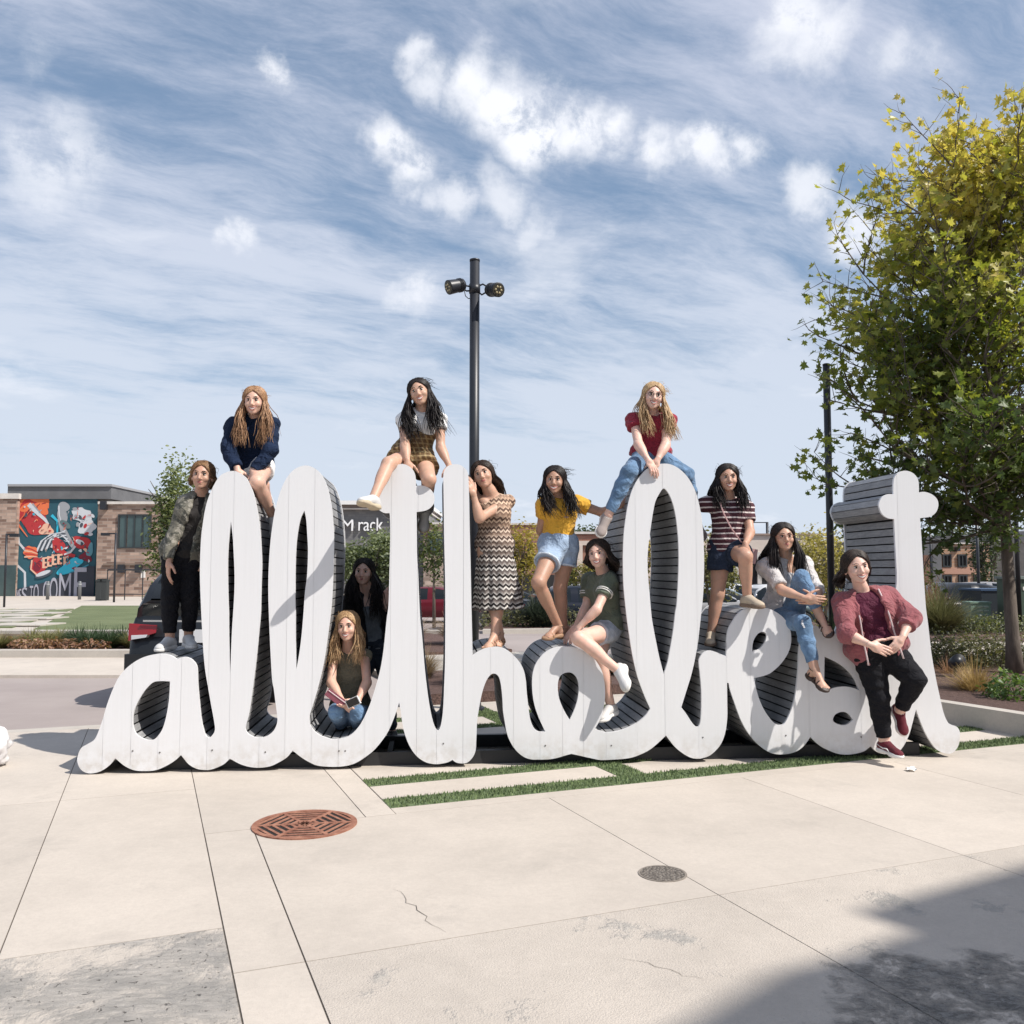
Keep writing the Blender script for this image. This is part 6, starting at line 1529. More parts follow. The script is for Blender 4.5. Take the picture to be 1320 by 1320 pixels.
B_tan = brick_mat('brick_tan', (.17, .105, .08), (.47, .34, .27), (.33, .27, .23), 1.15); B_red = brick_mat('brick_red', (.24, .105, .075), (.34, .17, .12), (.28, .20, .16)); B_grey = brick_mat('brick_grey', (.14, .14, .145), (.20, .195, .19), (.15, .15, .15)); B_org = brick_mat('brick_orange', (.36, .20, .12), (.55, .35, .23), (.42, .33, .26)); B_dk = brick_mat('brick_dark', (.09, .085, .08), (.13, .12, .115), (.10, .10, .10))
M_cream = mat('stucco_cream', (.62, .53, .46), .9, var=.06, vscale=1.5, bump=.1); M_stone = mat('stone_cap', (.60, .56, .52), .85, var=.08, vscale=3); M_dkpan = mat('dark_panel', (.13, .13, .135), .7, var=.15, vscale=1.0)
M_glass = mat('window_glass', (.045, .075, .075), .12, spec=.6, var=.25, vscale=.7); M_fr = mat('window_frame', (.03, .035, .038), .5); M_black = mat('dark_void', (.018, .018, .02), .7); M_roof = mat('roof', (.10, .10, .105), .8)
def wallbox(name, px0, px1, Y, z1, m, par, depth=8, z0=-.8, X=None):
    x0, x1 = (gx(px0, Y), gx(px1, Y)) if X is None else X
    b = MB(); b.box(((x0 + x1) / 2, Y + depth / 2, (z0 + z1) / 2), (x1 - x0, depth, z1 - z0)); return b.build(name, m, par)
def zz(py, Y): return CAMZ + (735 - py) / FPX * Y
def bwin(par, px0, px1, py0, py1, Y, cols=2, rows=1, mg=M_glass, name='window'):
    x0, x1, z1, z0 = gx(px0, Y), gx(px1, Y), zz(py0, Y), zz(py1, Y); yy = Y - .03
    fr = MB(); t = .07
    fr.box(((x0 + x1) / 2, yy, z1 - t / 2), (x1 - x0, .10, t)); fr.box(((x0 + x1) / 2, yy, z0 + t / 2), (x1 - x0, .10, t)); fr.box((x0 + t / 2, yy, (z0 + z1) / 2), (t, .10, z1 - z0 - 2 * t)); fr.box((x1 - t / 2, yy, (z0 + z1) / 2), (t, .10, z1 - z0 - 2 * t))
    for c in range(1, cols): fr.box((x0 + (x1 - x0) * c / cols, yy, (z0 + z1) / 2), (t * .6, .08, z1 - z0 - 2 * t))
    for r in range(1, rows): fr.box(((x0 + x1) / 2, yy, z0 + (z1 - z0) * r / rows), (x1 - x0 - 2 * t, .07, t * .6))
    w = fr.build(name, M_fr, par)
    for c in range(cols):
        b = MB(); a0 = x0 + t + (x1 - x0 - 2 * t) * c / cols + .02; a1 = x0 + t + (x1 - x0 - 2 * t) * (c + 1) / cols - .02
        b.box(((a0 + a1) / 2, Y - .015, (z0 + z1) / 2), (a1 - a0, .02, z1 - z0 - 2 * t)); b.build('pane', mg, w)
    return w
def bld(label, name='building'): return empty(name, (0, 0, 0), label, 'building')
# ---- mural building
Y = 46.0
r_ = bld('tan brick building with a huge colourful mural and grey parapet at the left', 'mural_building')
wallbox('wall', 125, 214, Y, zz(650, Y), B_tan, r_, 1.1); wallbox('parapet_cap', 124.5, 214.5, Y - .12, zz(646.5, Y), M_stone, r_, 1.3, zz(650, Y))
mz1 = zz(624, Y + 1.2)
wallbox('mural_wall', 8, 141, Y + 1.2, mz1, B_dk, r_, 9); wallbox('grey_parapet', 7.5, 141.5, Y + 1.05, zz(624, Y), M_dkpan, r_, 9.4, zz(641, Y)); wallbox('parapet_cap', 7, 142, Y + .95, zz(621.5, Y), mat('cap_grey', (.30, .30, .31), .7), r_, 9.6, zz(624.5, Y))
YR = Y + .90
wallbox('left_wing', -60, 21, YR, zz(643, YR), B_tan, r_, .25); wallbox('parapet_cap', -61, 22, YR - .1, zz(636, YR), M_stone, r_, .4, zz(643, YR))
bwin(r_, 152, 195, 663, 707, Y, 4); 
b = MB(); b.box((gx(174, Y), Y - .04, zz(727.5, Y)), (gx(214, Y) - gx(135, Y), .08, .10)); b.build('brick_band', mat('band', (.20, .15, .12), .9), r_)
for px in (159, 181, 134):
    b = MB(); py = 733 if px != 134 else 652; b.box((gx(px, Y), Y - .14, zz(py, Y)), (.30, .25, .42)); b.build('wall_lamp', M_post, r_)
b = MB(); b.box((gx(186, Y), Y - .03, zz(740, Y)), (.22, .04, .38)); b.build('notice', mat('notice', (.75, .72, .68), .6), r_)
b = MB(); b.box((gx(11, YR), YR - .02, zz(752, YR)), (.9, .05, 1.9)); b.build('window', M_glass, r_)
# the mural: a painted panel, abstract figures in raised flat shapes, and its lettering
Ym = Y + 1.17
def mpt(px, py): return (gx(px, Ym), zz(py, Ym))
mural = MB(); a = mpt(21, 641); c = mpt(124.5, 777); mural.box(((a[0] + c[0]) / 2, Ym, (a[1] + c[1]) / 2), (c[0] - a[0], .06, a[1] - c[1]))
mural = mural.build('mural', mat('mural_teal', (.020, .085, .115), .8, var=.15, vscale=.6), r_)
mcount = [0]
def mshape(pts, col, lay=1, nm='painted_shape'):
    mcount[0] += 1; y = Ym - .034 - .004 * lay - .00005 * mcount[0]
    vs = [(mpt(px, py)[0], y, mpt(px, py)[1]) for px, py in pts]; n = len(vs); b = MB(); b.add(vs, [tuple(range(n))]); return b.build(nm, mat('paint%d_%d_%d' % tuple(int(q * 99) for q in col), col, .75), mural)
def blob(cx, cy, rx, ry, rot=0, n=22, wob=.0, f=3, ph=0):
    o = []
    for i in range(n):
        a = 2 * math.pi * i / n; k = 1 + wob * math.sin(f * a + ph); x, y = rx * k * math.cos(a), ry * k * math.sin(a); o.append((cx + x * math.cos(rot) - y * math.sin(rot), cy + x * math.sin(rot) + y * math.cos(rot)))
    return o
def ribbon(pts, w0, w1=None):
    w1 = w0 if w1 is None else w1; L, R_ = [], []; n = len(pts)
    for i in range(n):
        p, q = pts[max(i - 1, 0)], pts[min(i + 1, n - 1)]; dx, dy = q[0] - p[0], q[1] - p[1]; l = math.hypot(dx, dy); w = w0 + (w1 - w0) * i / (n - 1); L.append((pts[i][0] - dy / l * w / 2, pts[i][1] + dx / l * w / 2)); R_.append((pts[i][0] + dy / l * w / 2, pts[i][1] - dx / l * w / 2))
    return L + R_[::-1]
RED, ORG, GRY, LGR, CYN, DRD, PNK, SLT = (.42, .03, .035), (.70, .16, .06), (.30, .31, .33), (.55, .57, .60), (.03, .42, .58), (.18, .012, .03), (.72, .42, .30), (.055, .07, .09)
mshape(ribbon([(22, 680), (25, 700), (34, 710)], 3), LGR); mshape(ribbon([(22, 727), (34, 738), (35, 757)], 3), LGR); mshape([(22, 642), (62, 642), (62, 655), (22, 668)], ORG, 1)
mshape(blob(40, 662, 20, 17, .3, wob=.12, f=5), RED, 2); mshape(blob(34, 654, 10, 5, -.4), ORG, 3); mshape(blob(52, 655, 11, 7, .5, wob=.15), ORG, 3)
for k in range(7): mshape(ribbon([(24 + k * 4, 672 - k * 3), (30 + k * 4, 665 - k * 3), (33 + k * 5, 656 - k * 1.5)], 1.8, .8), DRD if k % 2 else ORG, 4)
mshape(ribbon([(36, 650), (46, 660), (58, 670), (62, 676)], 6, 3), LGR, 5); mshape(ribbon([(41, 649), (46, 655), (52, 662)], 2, 1), GRY, 6)
mshape(blob(49, 681, 17, 9, .15, wob=.1, f=4), RED, 5); mshape(blob(60, 683, 9, 7, 0, wob=.2), PNK, 6); mshape(ribbon([(22, 674), (28, 682), (36, 692)], 3, 1), ORG, 6)
mshape(blob(81, 654, 8, 7, -.4, wob=.08), GRY, 5); mshape(blob(80, 665, 6.5, 10, -.3), GRY, 5); mshape(ribbon([(78, 668), (82, 684), (88, 694), (96, 705)], 9, 6), GRY, 5); mshape(ribbon([(75, 652), (76, 664), (80, 676)], 2, 1), LGR, 6)
mshape(blob(84, 676, 8, 4, .6), (.10, .16, .17), 6); mshape(ribbon([(66, 664), (74, 672), (74, 690)], 4, 2), CYN, 4)
mshape(blob(105, 664, 13, 9, .2, wob=.14, f=6), LGR, 4); mshape(blob(112, 680, 12, 9, -.3, wob=.12, f=5), LGR, 4)
for k in range(9): mshape(blob(96 + (k * 7) % 26, 656 + (k * 11) % 34, 3.2, 2.0, k), (GRY, SLT, RED, LGR)[k % 4], 6)
for k in range(7): mshape(ribbon([(48 + k * 3.2, 712 - k * 1), (54 + k * 3.0, 698 - k * .6), (66 + k * 2.6, 689 + k * .3), (84 + k, 686 + k * 2.2)], 2.6, 1.6), LGR if k % 2 == 0 else SLT, 7)
mshape(blob(76, 703, 8, 10, -.5, wob=.12), RED, 8); mshape(ribbon([(76, 708), (86, 714), (98, 717)], 7, 4), RED, 8); mshape(blob(107, 700, 13, 8, .4, wob=.12, f=4), RED, 8); mshape(blob(104, 699, 6, 3, .4), LGR, 9); mshape(ribbon([(98, 704), (92, 712), (84, 715)], 3, 2), LGR, 9)
mshape(blob(41, 712, 9, 8, .2, wob=.12, f=5), ORG, 7)
for k in range(4): mshape(ribbon([(33, 706 + 4 * k), (42, 708 + 3.2 * k), (50, 712 + 2 * k)], 2, 1), PNK if k % 2 else RED, 8)
mshape(blob(51, 729, 10, 11, .1, wob=.08, f=5), RED, 8); mshape(blob(50, 731, 5, 6, .2), DRD, 9); mshape(ribbon([(43, 722), (42, 734), (50, 741)], 2), PNK, 9)
for k, (a0, b0) in enumerate([(56, 719), (62, 717), (68, 715), (75, 714), (83, 718)]):
    mshape(ribbon([(a0 + 2, b0), (a0 + 2, b0 + 13)], 3), PNK, 9); mshape(ribbon([(a0, b0 + 1 + k % 2), (a0 + 7, b0 + (k % 2))], 2.2), PNK, 9); mshape(ribbon([(a0 + 2, b0 + 7), (a0 + 6, b0 + 6)], 2), PNK, 9); mshape(ribbon([(a0 + 1, b0 + 12.5), (a0 + 7, b0 + 12)], 2.2), PNK, 9)
mshape(blob(95, 728, 14, 7, -.5, wob=.14, f=4), CYN, 9); mshape(blob(84, 736, 9, 5, -.2, wob=.12), CYN, 9); mshape(ribbon([(84, 739), (104, 734), (116, 728)], 4, 1.5), (.05, .25, .34), 8)
mshape(blob(59, 740, 12, 4.2, -.35), SLT, 10); mshape(blob(58, 739, 10, 2.6, -.35), LGR, 11); mshape(blob(112, 718, 8, 6, .3, wob=.2), DRD, 7); mshape(blob(117, 709, 4, 9, .2, wob=.15), (.10, .26, .32), 8)
rm_ = random.Random(77)
for k in range(90):
    zx, zy = rm_.choice([(40, 664), (52, 682), (82, 670), (107, 668), (75, 700), (104, 702), (50, 728), (96, 728), (112, 714), (70, 716)]); cx_, cy_ = zx + rm_.gauss(0, 8), zy + rm_.gauss(0, 7)
    if not (26 < cx_ < 120 and 646 < cy_ < 736): continue
    cl_ = rm_.choice([RED, DRD, ORG, LGR, GRY, SLT, SLT, CYN, PNK, RED, LGR])
    if k % 3: a_ = rm_.uniform(0, 6.3); q_ = rm_.uniform(-.8, .8); r_l = rm_.uniform(2.5, 6); mshape(ribbon([(cx_ + r_l * math.cos(a_ + q_ * t_) * t_, cy_ + r_l * math.sin(a_ + q_ * t_) * t_) for t_ in (0, .35, .7, 1)], rm_.uniform(.8, 1.8), .3), cl_, 11)
    else: mshape(blob(cx_, cy_, rm_.uniform(1, 3), rm_.uniform(.8, 2), rm_.uniform(0, 3), 12, .2, 3), cl_, 11)
mshape([(21, 777), (21, 760), (40, 756), (70, 748), (116, 730), (124, 730), (124, 777)], (.035, .040, .055), 12)
def tmesh(txt, name, m, par, loc, w, h, ext=.02, rot=(R(90), 0, 0)):
    cu = bpy.data.curves.new('t', 'FONT'); cu.body = txt; cu.size = 1; cu.extrude = ext; ob = bpy.data.objects.new('t', cu); COL.objects.link(ob)
    me = bpy.data.meshes.new_from_object(ob.evaluated_get(bpy.context.evaluated_depsgraph_get())); bpy.data.objects.remove(ob); bpy.data.curves.remove(cu)
    co = np.array([v.co[:] for v in me.vertices]); lo, hi = co.min(0), co.max(0); sc = ((hi - lo)[0], (hi - lo)[1])
    for v in me.vertices: v.co.x = (v.co.x - lo[0]) / max(sc[0], 1e-6) * w; v.co.y = (v.co.y - lo[1]) / max(sc[1], 1e-6) * h
    o = link(name, me, m, par); o.location = loc; o.rotation_euler = rot; return o
M_let = mat('mural_letter', (.36, .36, .42), .8)
for ch, x0, x1, ty in [('T', 21.5, 23.5, 762), ('I', 24, 24.8, 761), ('M', 25.2, 28.2, 760), ('E', 28.8, 31, 759), ('S', 32, 38.5, 757), ('T', 42, 46.2, 755), ('O', 47, 53.4, 753), ('C', 59, 66, 749), ('O', 67.5, 77.5, 744.5), ('M', 79.5, 94.5, 739), ('E', 98.5, 114.5, 731.5)]:
    p0, p1 = mpt(x0, 776), mpt(x1, ty); tmesh(ch, 'painted_letter', M_let, mural, (p0[0], Ym - .11, p0[1]), p1[0] - p0[0], p1[1] - p0[1], .008)
# forecourt furniture on the left
def bollard(px, lab):
    p = gp(px, 0, 41.0, lz); root = empty('bollard', tuple(p), lab, 'bollard', 'bollards in front of the mural'); b = MB(); b.tube([(0, 0, 0), (0, 0, .80), (0, 0, .84)], [.075, .075, .05], 12); b.build('post', mat('bollard_grey', (.16, .165, .17), .4, .3), root, True); b = MB(); b.cyl((0, 0, .68), .078, .04, 12); b.build('band', mat('bollard_band', (.4, .4, .4), .4), root)
bollard(62.5, 'left of the two grey bollards in front of the mural'); bollard(103.5, 'right of the two grey bollards in front of the mural')
for k, (px, lab) in enumerate([(129.5, 'left of the pair of black litter bins by the railing'), (136, 'right of the pair of black litter bins by the railing')]):
    p = gp(px, 0, 40.0, lz); root = empty('litter_bin', tuple(p), lab, 'litter bin', 'litter bins by the railing'); b = MB(); b.box((0, 0, .42), (.25, .30, .84)); b.build('bin_body', mat('bin', (.03, .035, .035), .5), root); b = MB(); b.box((0, 0, .88), (.28, .34, .08)); b.box((0, 0, .94), (.18, .2, .04)); b.build('lid', mat('bin', (.03, .035, .035), .5), root)
    b = MB()
    for q in range(5): b.box((-.10 + .05 * q, -.156, .42), (.02, .012, .74))
    b.build('slats', mat('bin2', (.06, .065, .065), .5), root)
root = empty('railing', tuple(gp(172, 0, 40.5, lz)), 'thin black metal railing in front of the brick wall', 'railing'); x0, x1 = gx(140, 40.5) - root.location.x, gx(208, 40.5) - root.location.x
b = MB(); b.tube([(x0, 0, 1.35), (x1, 0, 1.35)], .035, 6); b.build('top_rail', M_post, root)
b = MB(); b.tube([(x0, 0, .25), (x1, 0, .25)], .02, 6); b.build('bottom_rail', M_post, root)
for k in range(4): b = MB(); b.tube([(x0 + (x1 - x0) * k / 3, 0, 0), (x0 + (x1 - x0) * k / 3, 0, 1.35)], .025, 6); b.build('rail_post', M_post, root)
# small lantern posts
def lantern(px, Y, pytop, lab, flip=-1, r=.06, armlen=.45, z0=.1, name='lamp_post'):
    p = gp(px, 0, Y, z0); z0 = p.z; top_ = zz(pytop, Y) - z0; root = empty(name, tuple(p), lab, 'lamp post', None); b = MB(); b.tube([(0, 0, 0), (0, 0, top_)], r, 10); b.build('pole', M_post, root, True)
    b = MB(); b.box((flip * armlen / 2, 0, top_ - .03), (armlen, .05, .06)); b.box((flip * armlen, 0, top_ - .06), (.32 if armlen > .2 else .09, .16, .12)); b.build('lamp_head', M_post, root)
lantern(148, 38.0, 687, 'thin black lamp post in front of the tan brick wall', -1, .045); lantern(7, 33.0, 688, 'dark lamp post at the left edge by the brick corner', 1, .04, .3)
lantern(990, 60.0, 673, 'distant twin-headed parking light above the beige store', -1, .09, 1.2); lantern(1261, 34.0, 652, 'slim lamp post in front of the tan brick block on the right', 1, .055, .05); lantern(1200.5, 36.0, 668, 'slim lamp post in front of the dark grey panels', 1, .045, .05); lantern(1312, 20.0, 560, 'tall lamp post at the right edge behind the maple', 1, .05, .05)

# ---- store behind the opening
Y = 52.0
r_ = bld('dark grey brick store with a white fascia and white lettering behind the second loop', 'store')
wallbox('wall', 380, 546, Y, zz(657, Y), B_grey, r_, 12); wallbox('fascia', 378, 549, Y - .5, zz(646, Y), mat('fascia_white', (.78, .77, .75), .6), r_, 12.8, zz(651, Y)); wallbox('soffit', 380, 547, Y - .25, zz(651, Y), mat('soffit', (.19, .155, .14), .8), r_, 12, zz(655.5, Y)); wallbox('trim', 379, 547.5, Y - .3, zz(655.5, Y), M_stone, r_, 12, zz(657, Y))
lm = mat('sign_letter', (.85, .85, .85), .5)
for txt, x0, x1, t0, t1 in [('M', 441.5, 455.5, 670, 684.5), ('rack', 462.5, 494, 667.5, 684.5)]: tmesh(txt, 'store_lettering', lm, r_, (gx(x0, Y), Y - .12, zz(t1, Y)), gx(x1, Y) - gx(x0, Y), zz(t0, Y) - zz(t1, Y), .06)
bwin(r_, 400, 430, 720, 764, Y, 3, 2); bwin(r_, 500, 530, 720, 764, Y, 3, 2)
r_ = bld('tan brick wing with a dark window between the first t and the h', 'brick_wing'); Y = 50.0
wallbox('wall', 546, 612, Y, zz(676, Y), B_tan, r_, 10); wallbox('parapet_cap', 545.7, 612.5, Y - .1, zz(673.5, Y), M_stone, r_, 10.2, zz(676, Y)); bwin(r_, 551.5, 573, 685, 715, Y, 3); bwin(r_, 585, 606, 685, 715, Y, 3)
wallbox('rubble_base', 546, 612, Y - .12, zz(716, Y), brick_mat('rubble', (.16, .11, .085), (.52, .41, .34), (.38, .31, .26), 1.6), r_, .3)
r_ = bld('long low red brick store with cream bands behind the yellow tree', 'brick_store'); Y = 60.0
wallbox('wall', 612, 830, Y, zz(689, Y), B_red, r_, 14); wallbox('raised_wall', 628, 700, Y - .3, zz(677, Y), B_red, r_, 14); wallbox('parapet_cap', 627.5, 700.5, Y - .4, zz(674.5, Y), M_stone, r_, 14.2, zz(677, Y)); wallbox('parapet_cap', 700.5, 832, Y - .15, zz(685.5, Y), M_stone, r_, 14.2, zz(688.5, Y))
wallbox('cream_band', 744, 832, Y - .2, zz(697.5, Y), M_cream, r_, .4, zz(703, Y)); wallbox('pier', 744, 751, Y - .25, zz(703, Y), M_cream, r_, .4); wallbox('pier', 788, 794, Y - .25, zz(703, Y), M_cream, r_, .4)
wallbox('dark_shopfront', 655, 738, Y - .45, zz(741, Y), M_black, r_, .5); wallbox('green_awning', 757, 805, Y - 1.6, zz(730, Y), mat('awning_green', (.035, .09, .05), .7), r_, 1.6, zz(733.5, Y)); wallbox('shop_window', 757, 805, Y - .2, zz(734, Y), M_glass, r_, .3); wallbox('shop_sign', 766, 790, Y - .32, zz(719, Y), mat('shop_sign_white', (.72, .66, .64), .6), r_, .2, zz(727, Y))
r_ = bld('wide beige store with a white canopy behind the striped tee', 'beige_store'); Y = 56.0
wallbox('wall', 905, 1058, Y, zz(690, Y), M_cream, r_, 16); wallbox('parapet_cap', 904.5, 1058.5, Y - .12, zz(687.8, Y), mat('cap_brown', (.30, .22, .18), .8), r_, 16.2, zz(690, Y)); wallbox('left_wall', 830, 905, Y + 1, zz(697, Y), M_cream, r_, 14); wallbox('canopy', 830, 920, Y - 3, zz(694, Y), mat('fascia_white', (.78, .77, .75), .6), r_, 3, zz(698, Y))
for x0, x1 in ((908, 925), (932, 946), (951, 975), (981, 1004)): wallbox('shopfront', x0, x1, Y - .1, zz(715, Y), M_black, r_, .3, .1)
for x0 in (925.5, 946.5, 976): wallbox('pier', x0, x0 + 5, Y - .25, zz(712, Y), M_stone, r_, .4)
wallbox('lower_wing', 1056, 1165, Y + 3, zz(699, Y), mat('stucco_tan', (.50, .36, .27), .9, var=.08), r_, 10); wallbox('parapet_cap', 1055.5, 1165.5, Y + 2.9, zz(697.6, Y + 3), M_stone, r_, 10.2, zz(699.4, Y + 3))
r_ = bld('two-storey orange brick office block with dark windows on the right', 'office_block'); Y = 44.0
wallbox('wall', 1213, 1275, Y, zz(701, Y), B_org, r_, 10); wallbox('parapet_cap', 1212.5, 1275.5, Y - .1, zz(699.5, Y), M_stone, r_, 10.2, zz(701.3, Y)); wallbox('dark_panel_block', 1150, 1213, Y - .6, zz(694.5, Y), M_dkpan, r_, 10); wallbox('dark_roof', 1213, 1420, Y + 5, zz(686, Y), M_roof, r_, 12, zz(702, Y)); wallbox('right_wall', 1275, 1420, Y + 1, zz(696, Y), B_dk, r_, 10)
for x0, x1 in ((1213.8, 1225), (1233.5, 1245), (1253, 1265)):
    bwin(r_, x0, x1, 714.5, 731, Y, 2, 1, M_black); bwin(r_, x0, x1, 741, 756, Y, 2, 1, M_black)
wallbox('brick_band', 1213, 1275, Y - .05, zz(731.5, Y), mat('band_pink', (.45, .26, .19), .9), r_, .1, zz(740, Y))
for px in (1190, 1201): wallbox('panel_joint', px, px + .6, Y - .62, zz(695, Y), M_black, r_, .05)
wallbox('door', 1190, 1200, Y - .64, zz(716, Y), mat('door_rust', (.18, .09, .06), .7), r_, .06, .1)
# sloping gable roof of the far right hall
b = MB(); x0, x1 = gx(1228, 49), gx(1345, 49); b.hexa([(x0, 49.2, zz(700, 49)), (x1, 49.2, zz(700, 49)), (x1, 60, zz(700, 49)), (x0, 60, zz(700, 49))], [(x0 + .2, 49.2, zz(698, 49)), (x1, 49.2, zz(682, 49)), (x1, 60, zz(682, 49)), (x0 + .2, 60, zz(698, 49))]); b.build('gable', M_roof, r_)
for x in (1232, 1262):
    b = MB(); b.box((gx(x, 44), 43.86, zz(708, 44)), (.18, .25, .2)); b.build('wall_lamp', M_post, r_)
# unseen building added to cast the lower right shadow; pale wall bounces light
r_ = bld('unseen building added behind the photographer to shade the lower right corner of the plaza', 'shadow_caster')
def shadow_src(px, py, h): p = g(px, py); return (p.x + SUNV.x / SUNV.z * h, p.y + SUNV.y / SUNV.z * h)
hh = 13.0; q = [shadow_src(800, 1362, hh), shadow_src(880, 1318, hh), shadow_src(1000, 1252, hh), shadow_src(1092, 1230, hh), shadow_src(1170, 1200, hh), shadow_src(1100, 1176, hh), shadow_src(1200, 1148, hh), shadow_src(1325, 1114, hh), shadow_src(1700, 1010, hh)]
b = MB(); poly = q + [(q[-1][0] + 12, q[-1][1] - 4), (q[-1][0] + 12, q[0][1] - 14), (q[0][0] - 3, q[0][1] - 14)]
b.prism(poly, 11.8, 13.0); b.build('shadow_roof', M_dkpan, r_); b = MB(); pc = [(q[k][0] + 1.6, q[k][1] - 1.6) for k in (0, 2, 4, 7, 8)]; b.prism(pc + [(q[-1][0] + 12, q[-1][1] - 4), (q[-1][0] + 12, q[0][1] - 14), (q[0][0] - 1.6, q[0][1] - 14)], 0, 11.8); b.build('wall', M_cream, r_)

# ================================================================== CARS
M_tyre = mat('tyre', (.018, .018, .019), .85); M_rim = mat('rim', (.34, .34, .35), .35, .8); M_cgl = mat('car_glass', (.010, .013, .015), .08, spec=.45); M_trim = mat('car_trim', (.02, .02, .021), .5); M_chr = mat('chrome', (.6, .6, .61), .2, 1.0)
M_tail = mat('tail_red', (.26, .006, .010), .2, coat=.3); M_head = mat('lamp_clear', (.6, .6, .62), .15); M_plate = mat('plate', (.7, .7, .7), .5)
SH = dict(suv=dict(L=4.75, Wd=1.92, H=1.72, prof=[(-2.37, .62, .62), (-2.33, 1.02, 1.04), (-2.20, 1.10, 1.42), (-1.95, 1.12, 1.66), (-.6, 1.10, 1.73), (.25, 1.08, 1.66), (.75, 1.06, 1.30), (1.05, 1.04, 1.06), (1.9, .98, .98), (2.25, .86, .86), (2.37, .60, .60)]),
          sedan=dict(L=4.6, Wd=1.82, H=1.44, prof=[(-2.3, .60, .60), (-2.26, .96, .97), (-1.75, 1.00, 1.02), (-1.25, .98, 1.28), (-.65, .97, 1.42), (.1, .95, 1.44), (.6, .94, 1.22), (1.05, .92, .94), (1.85, .82, .82), (2.2, .72, .72), (2.3, .52, .52)]),
          wagon=dict(L=4.4, Wd=1.84, H=1.62, prof=[(-2.2, .60, .60), (-2.17, .98, 1.0), (-2.0, 1.02, 1.38), (-1.7, 1.02, 1.56), (-.5, 1.0, 1.62), (.2, .98, 1.56), (.75, .96, 1.20), (1.05, .94, .97), (1.75, .88, .88), (2.1, .76, .76), (2.2, .55, .55)]))
CARM = {}
def car_meshes(kind, detail=True):
    if kind in CARM: return CARM[kind]
    S = SH[kind]; L, Wd = S['L'], S['Wd']; hw = Wd / 2; xs = np.linspace(-L / 2, L / 2, 41); pr = np.array(S['prof'])
    def hgt(x): return np.interp(x, pr[:, 0], pr[:, 1]), np.interp(x, pr[:, 0], pr[:, 2])
    def wid(x): t = abs(x) / (L / 2); return hw * (1 - .16 * max(0, (t - .72) / .28) ** 2)
    ax = [-L * .30, L * .305]; wr = .36 if kind != 'sedan' else .33
    vs = []; fs = []; K = 12
    for x in xs:
        b0, r0 = hgt(x); w = wid(x); lo = .24 if abs(x) < L / 2 - .15 else .34
        for a_ in ax:                                   # wheel arches lift the sill
            d = abs(x - a_)
            if d < wr + .06: lo = max(lo, wr + math.sqrt(max(0, (wr + .06) ** 2 - d * d)) )
        lo = min(lo, b0 - .05)
        ring = [(-w * .55, lo), (-w * .97, lo), (-w, lo + (b0 - lo) * .45), (-w * .985, lo + (b0 - lo) * .80), (-w * .93, b0 - .015), (-w * .80, b0 + .01), (w * .80, b0 + .01), (w * .93, b0 - .015), (w * .985, lo + (b0 - lo) * .80), (w, lo + (b0 - lo) * .45), (w * .97, lo), (w * .55, lo)]
        vs += [(x, y, z) for y, z in ring]
    n = len(xs)
    for i in range(n - 1):
        for k in range(K - 1): fs.append((i * K + k, i * K + k + 1, (i + 1) * K + k + 1, (i + 1) * K + k))
        fs.append((i * K + K - 1, i * K, (i + 1) * K, (i + 1) * K + K - 1))
    fs.append(tuple(range(K))[::-1]); fs.append(tuple((n - 1) * K + k for k in range(K)))
    body = mesh_py('body', vs, [f[::-1] for f in fs], True)
    gl, rf = MB(), MB(); xs2 = [x for x in xs if hgt(x)[1] > hgt(x)[0] + .06]
    rings = []
    for x in xs2:
        b0, r0 = hgt(x); w = wid(x); wt = w * (.93 - .24 * min(1, (r0 - b0) / .55)); rings.append([(x, -w * .915, b0 - .01), (x, -(w * .915 + wt) / 2 - .012, (b0 + r0) / 2), (x, -wt, r0 - .05), (x, -wt * .85, r0), (x, wt * .85, r0), (x, wt, r0 - .05), (x, (w * .915 + wt) / 2 + .012, (b0 + r0) / 2), (x, w * .915, b0 - .01)])
    m = len(rings); x0, x1 = xs2[0], xs2[-1]
    V = [p for r in rings for p in r]; Fg, Fr = [], []
    for i in range(m - 1):
        for k in range(7):
            f = (i * 8 + k, (i + 1) * 8 + k, (i + 1) * 8 + k + 1, i * 8 + k + 1); xm = (xs2[i] + xs2[i + 1]) / 2; r0 = hgt(xm)[1]
            rooflike = k in (2, 3, 4) and r0 > S['H'] - .14
            pil = k in (0, 1, 5, 6) and (abs(xm - (x0 + x1) * .5 - .0) < .07 or abs(xm - (x0 + .55)) < .07 if kind != 'sedan' else abs(xm - (x0 + x1) * .5) < .07)
            edge = k in (2, 4) and not rooflike
            (Fr if (rooflike or pil or edge) else Fg).append(f)
    Fg.append(tuple(range(8))[::-1]); Fg.append(tuple((m - 1) * 8 + k for k in range(8)))
    gme = mesh_py('glass', V, [f[::-1] for f in Fg], True); rme = mesh_py('roof', V, [f[::-1] for f in Fr], True)
    wh = MB(); wh.tube([(0, -.11, 0), (0, -.10, 0), (0, .10, 0), (0, .11, 0)], [wr * .93, wr, wr, wr * .93], 24); tyre = mesh_py('tyre', wh.v, wh.f, True)
    rm = MB(); rm.tube([(0, -.112, 0), (0, .112, 0)], wr * .62, 20)
    rme2 = mesh_py('rim', rm.v, rm.f); hubm = MB()
    for q in range(5): M = Matrix.Rotation(q * 2 * math.pi / 5, 3, 'Y'); hubm.box(M @ Vector((0, 0, wr * .30)), (.07, .236, wr * .55), M)
    spk = mesh_py('spokes', hubm.v, hubm.f); ar = MB(); ar.box((0, 0, .36), (L * .94, Wd * .80, .26)); und = mesh_py('underbody', ar.v, ar.f)
    tl, hl = MB(), MB(); zt = pr[1][1] - .12
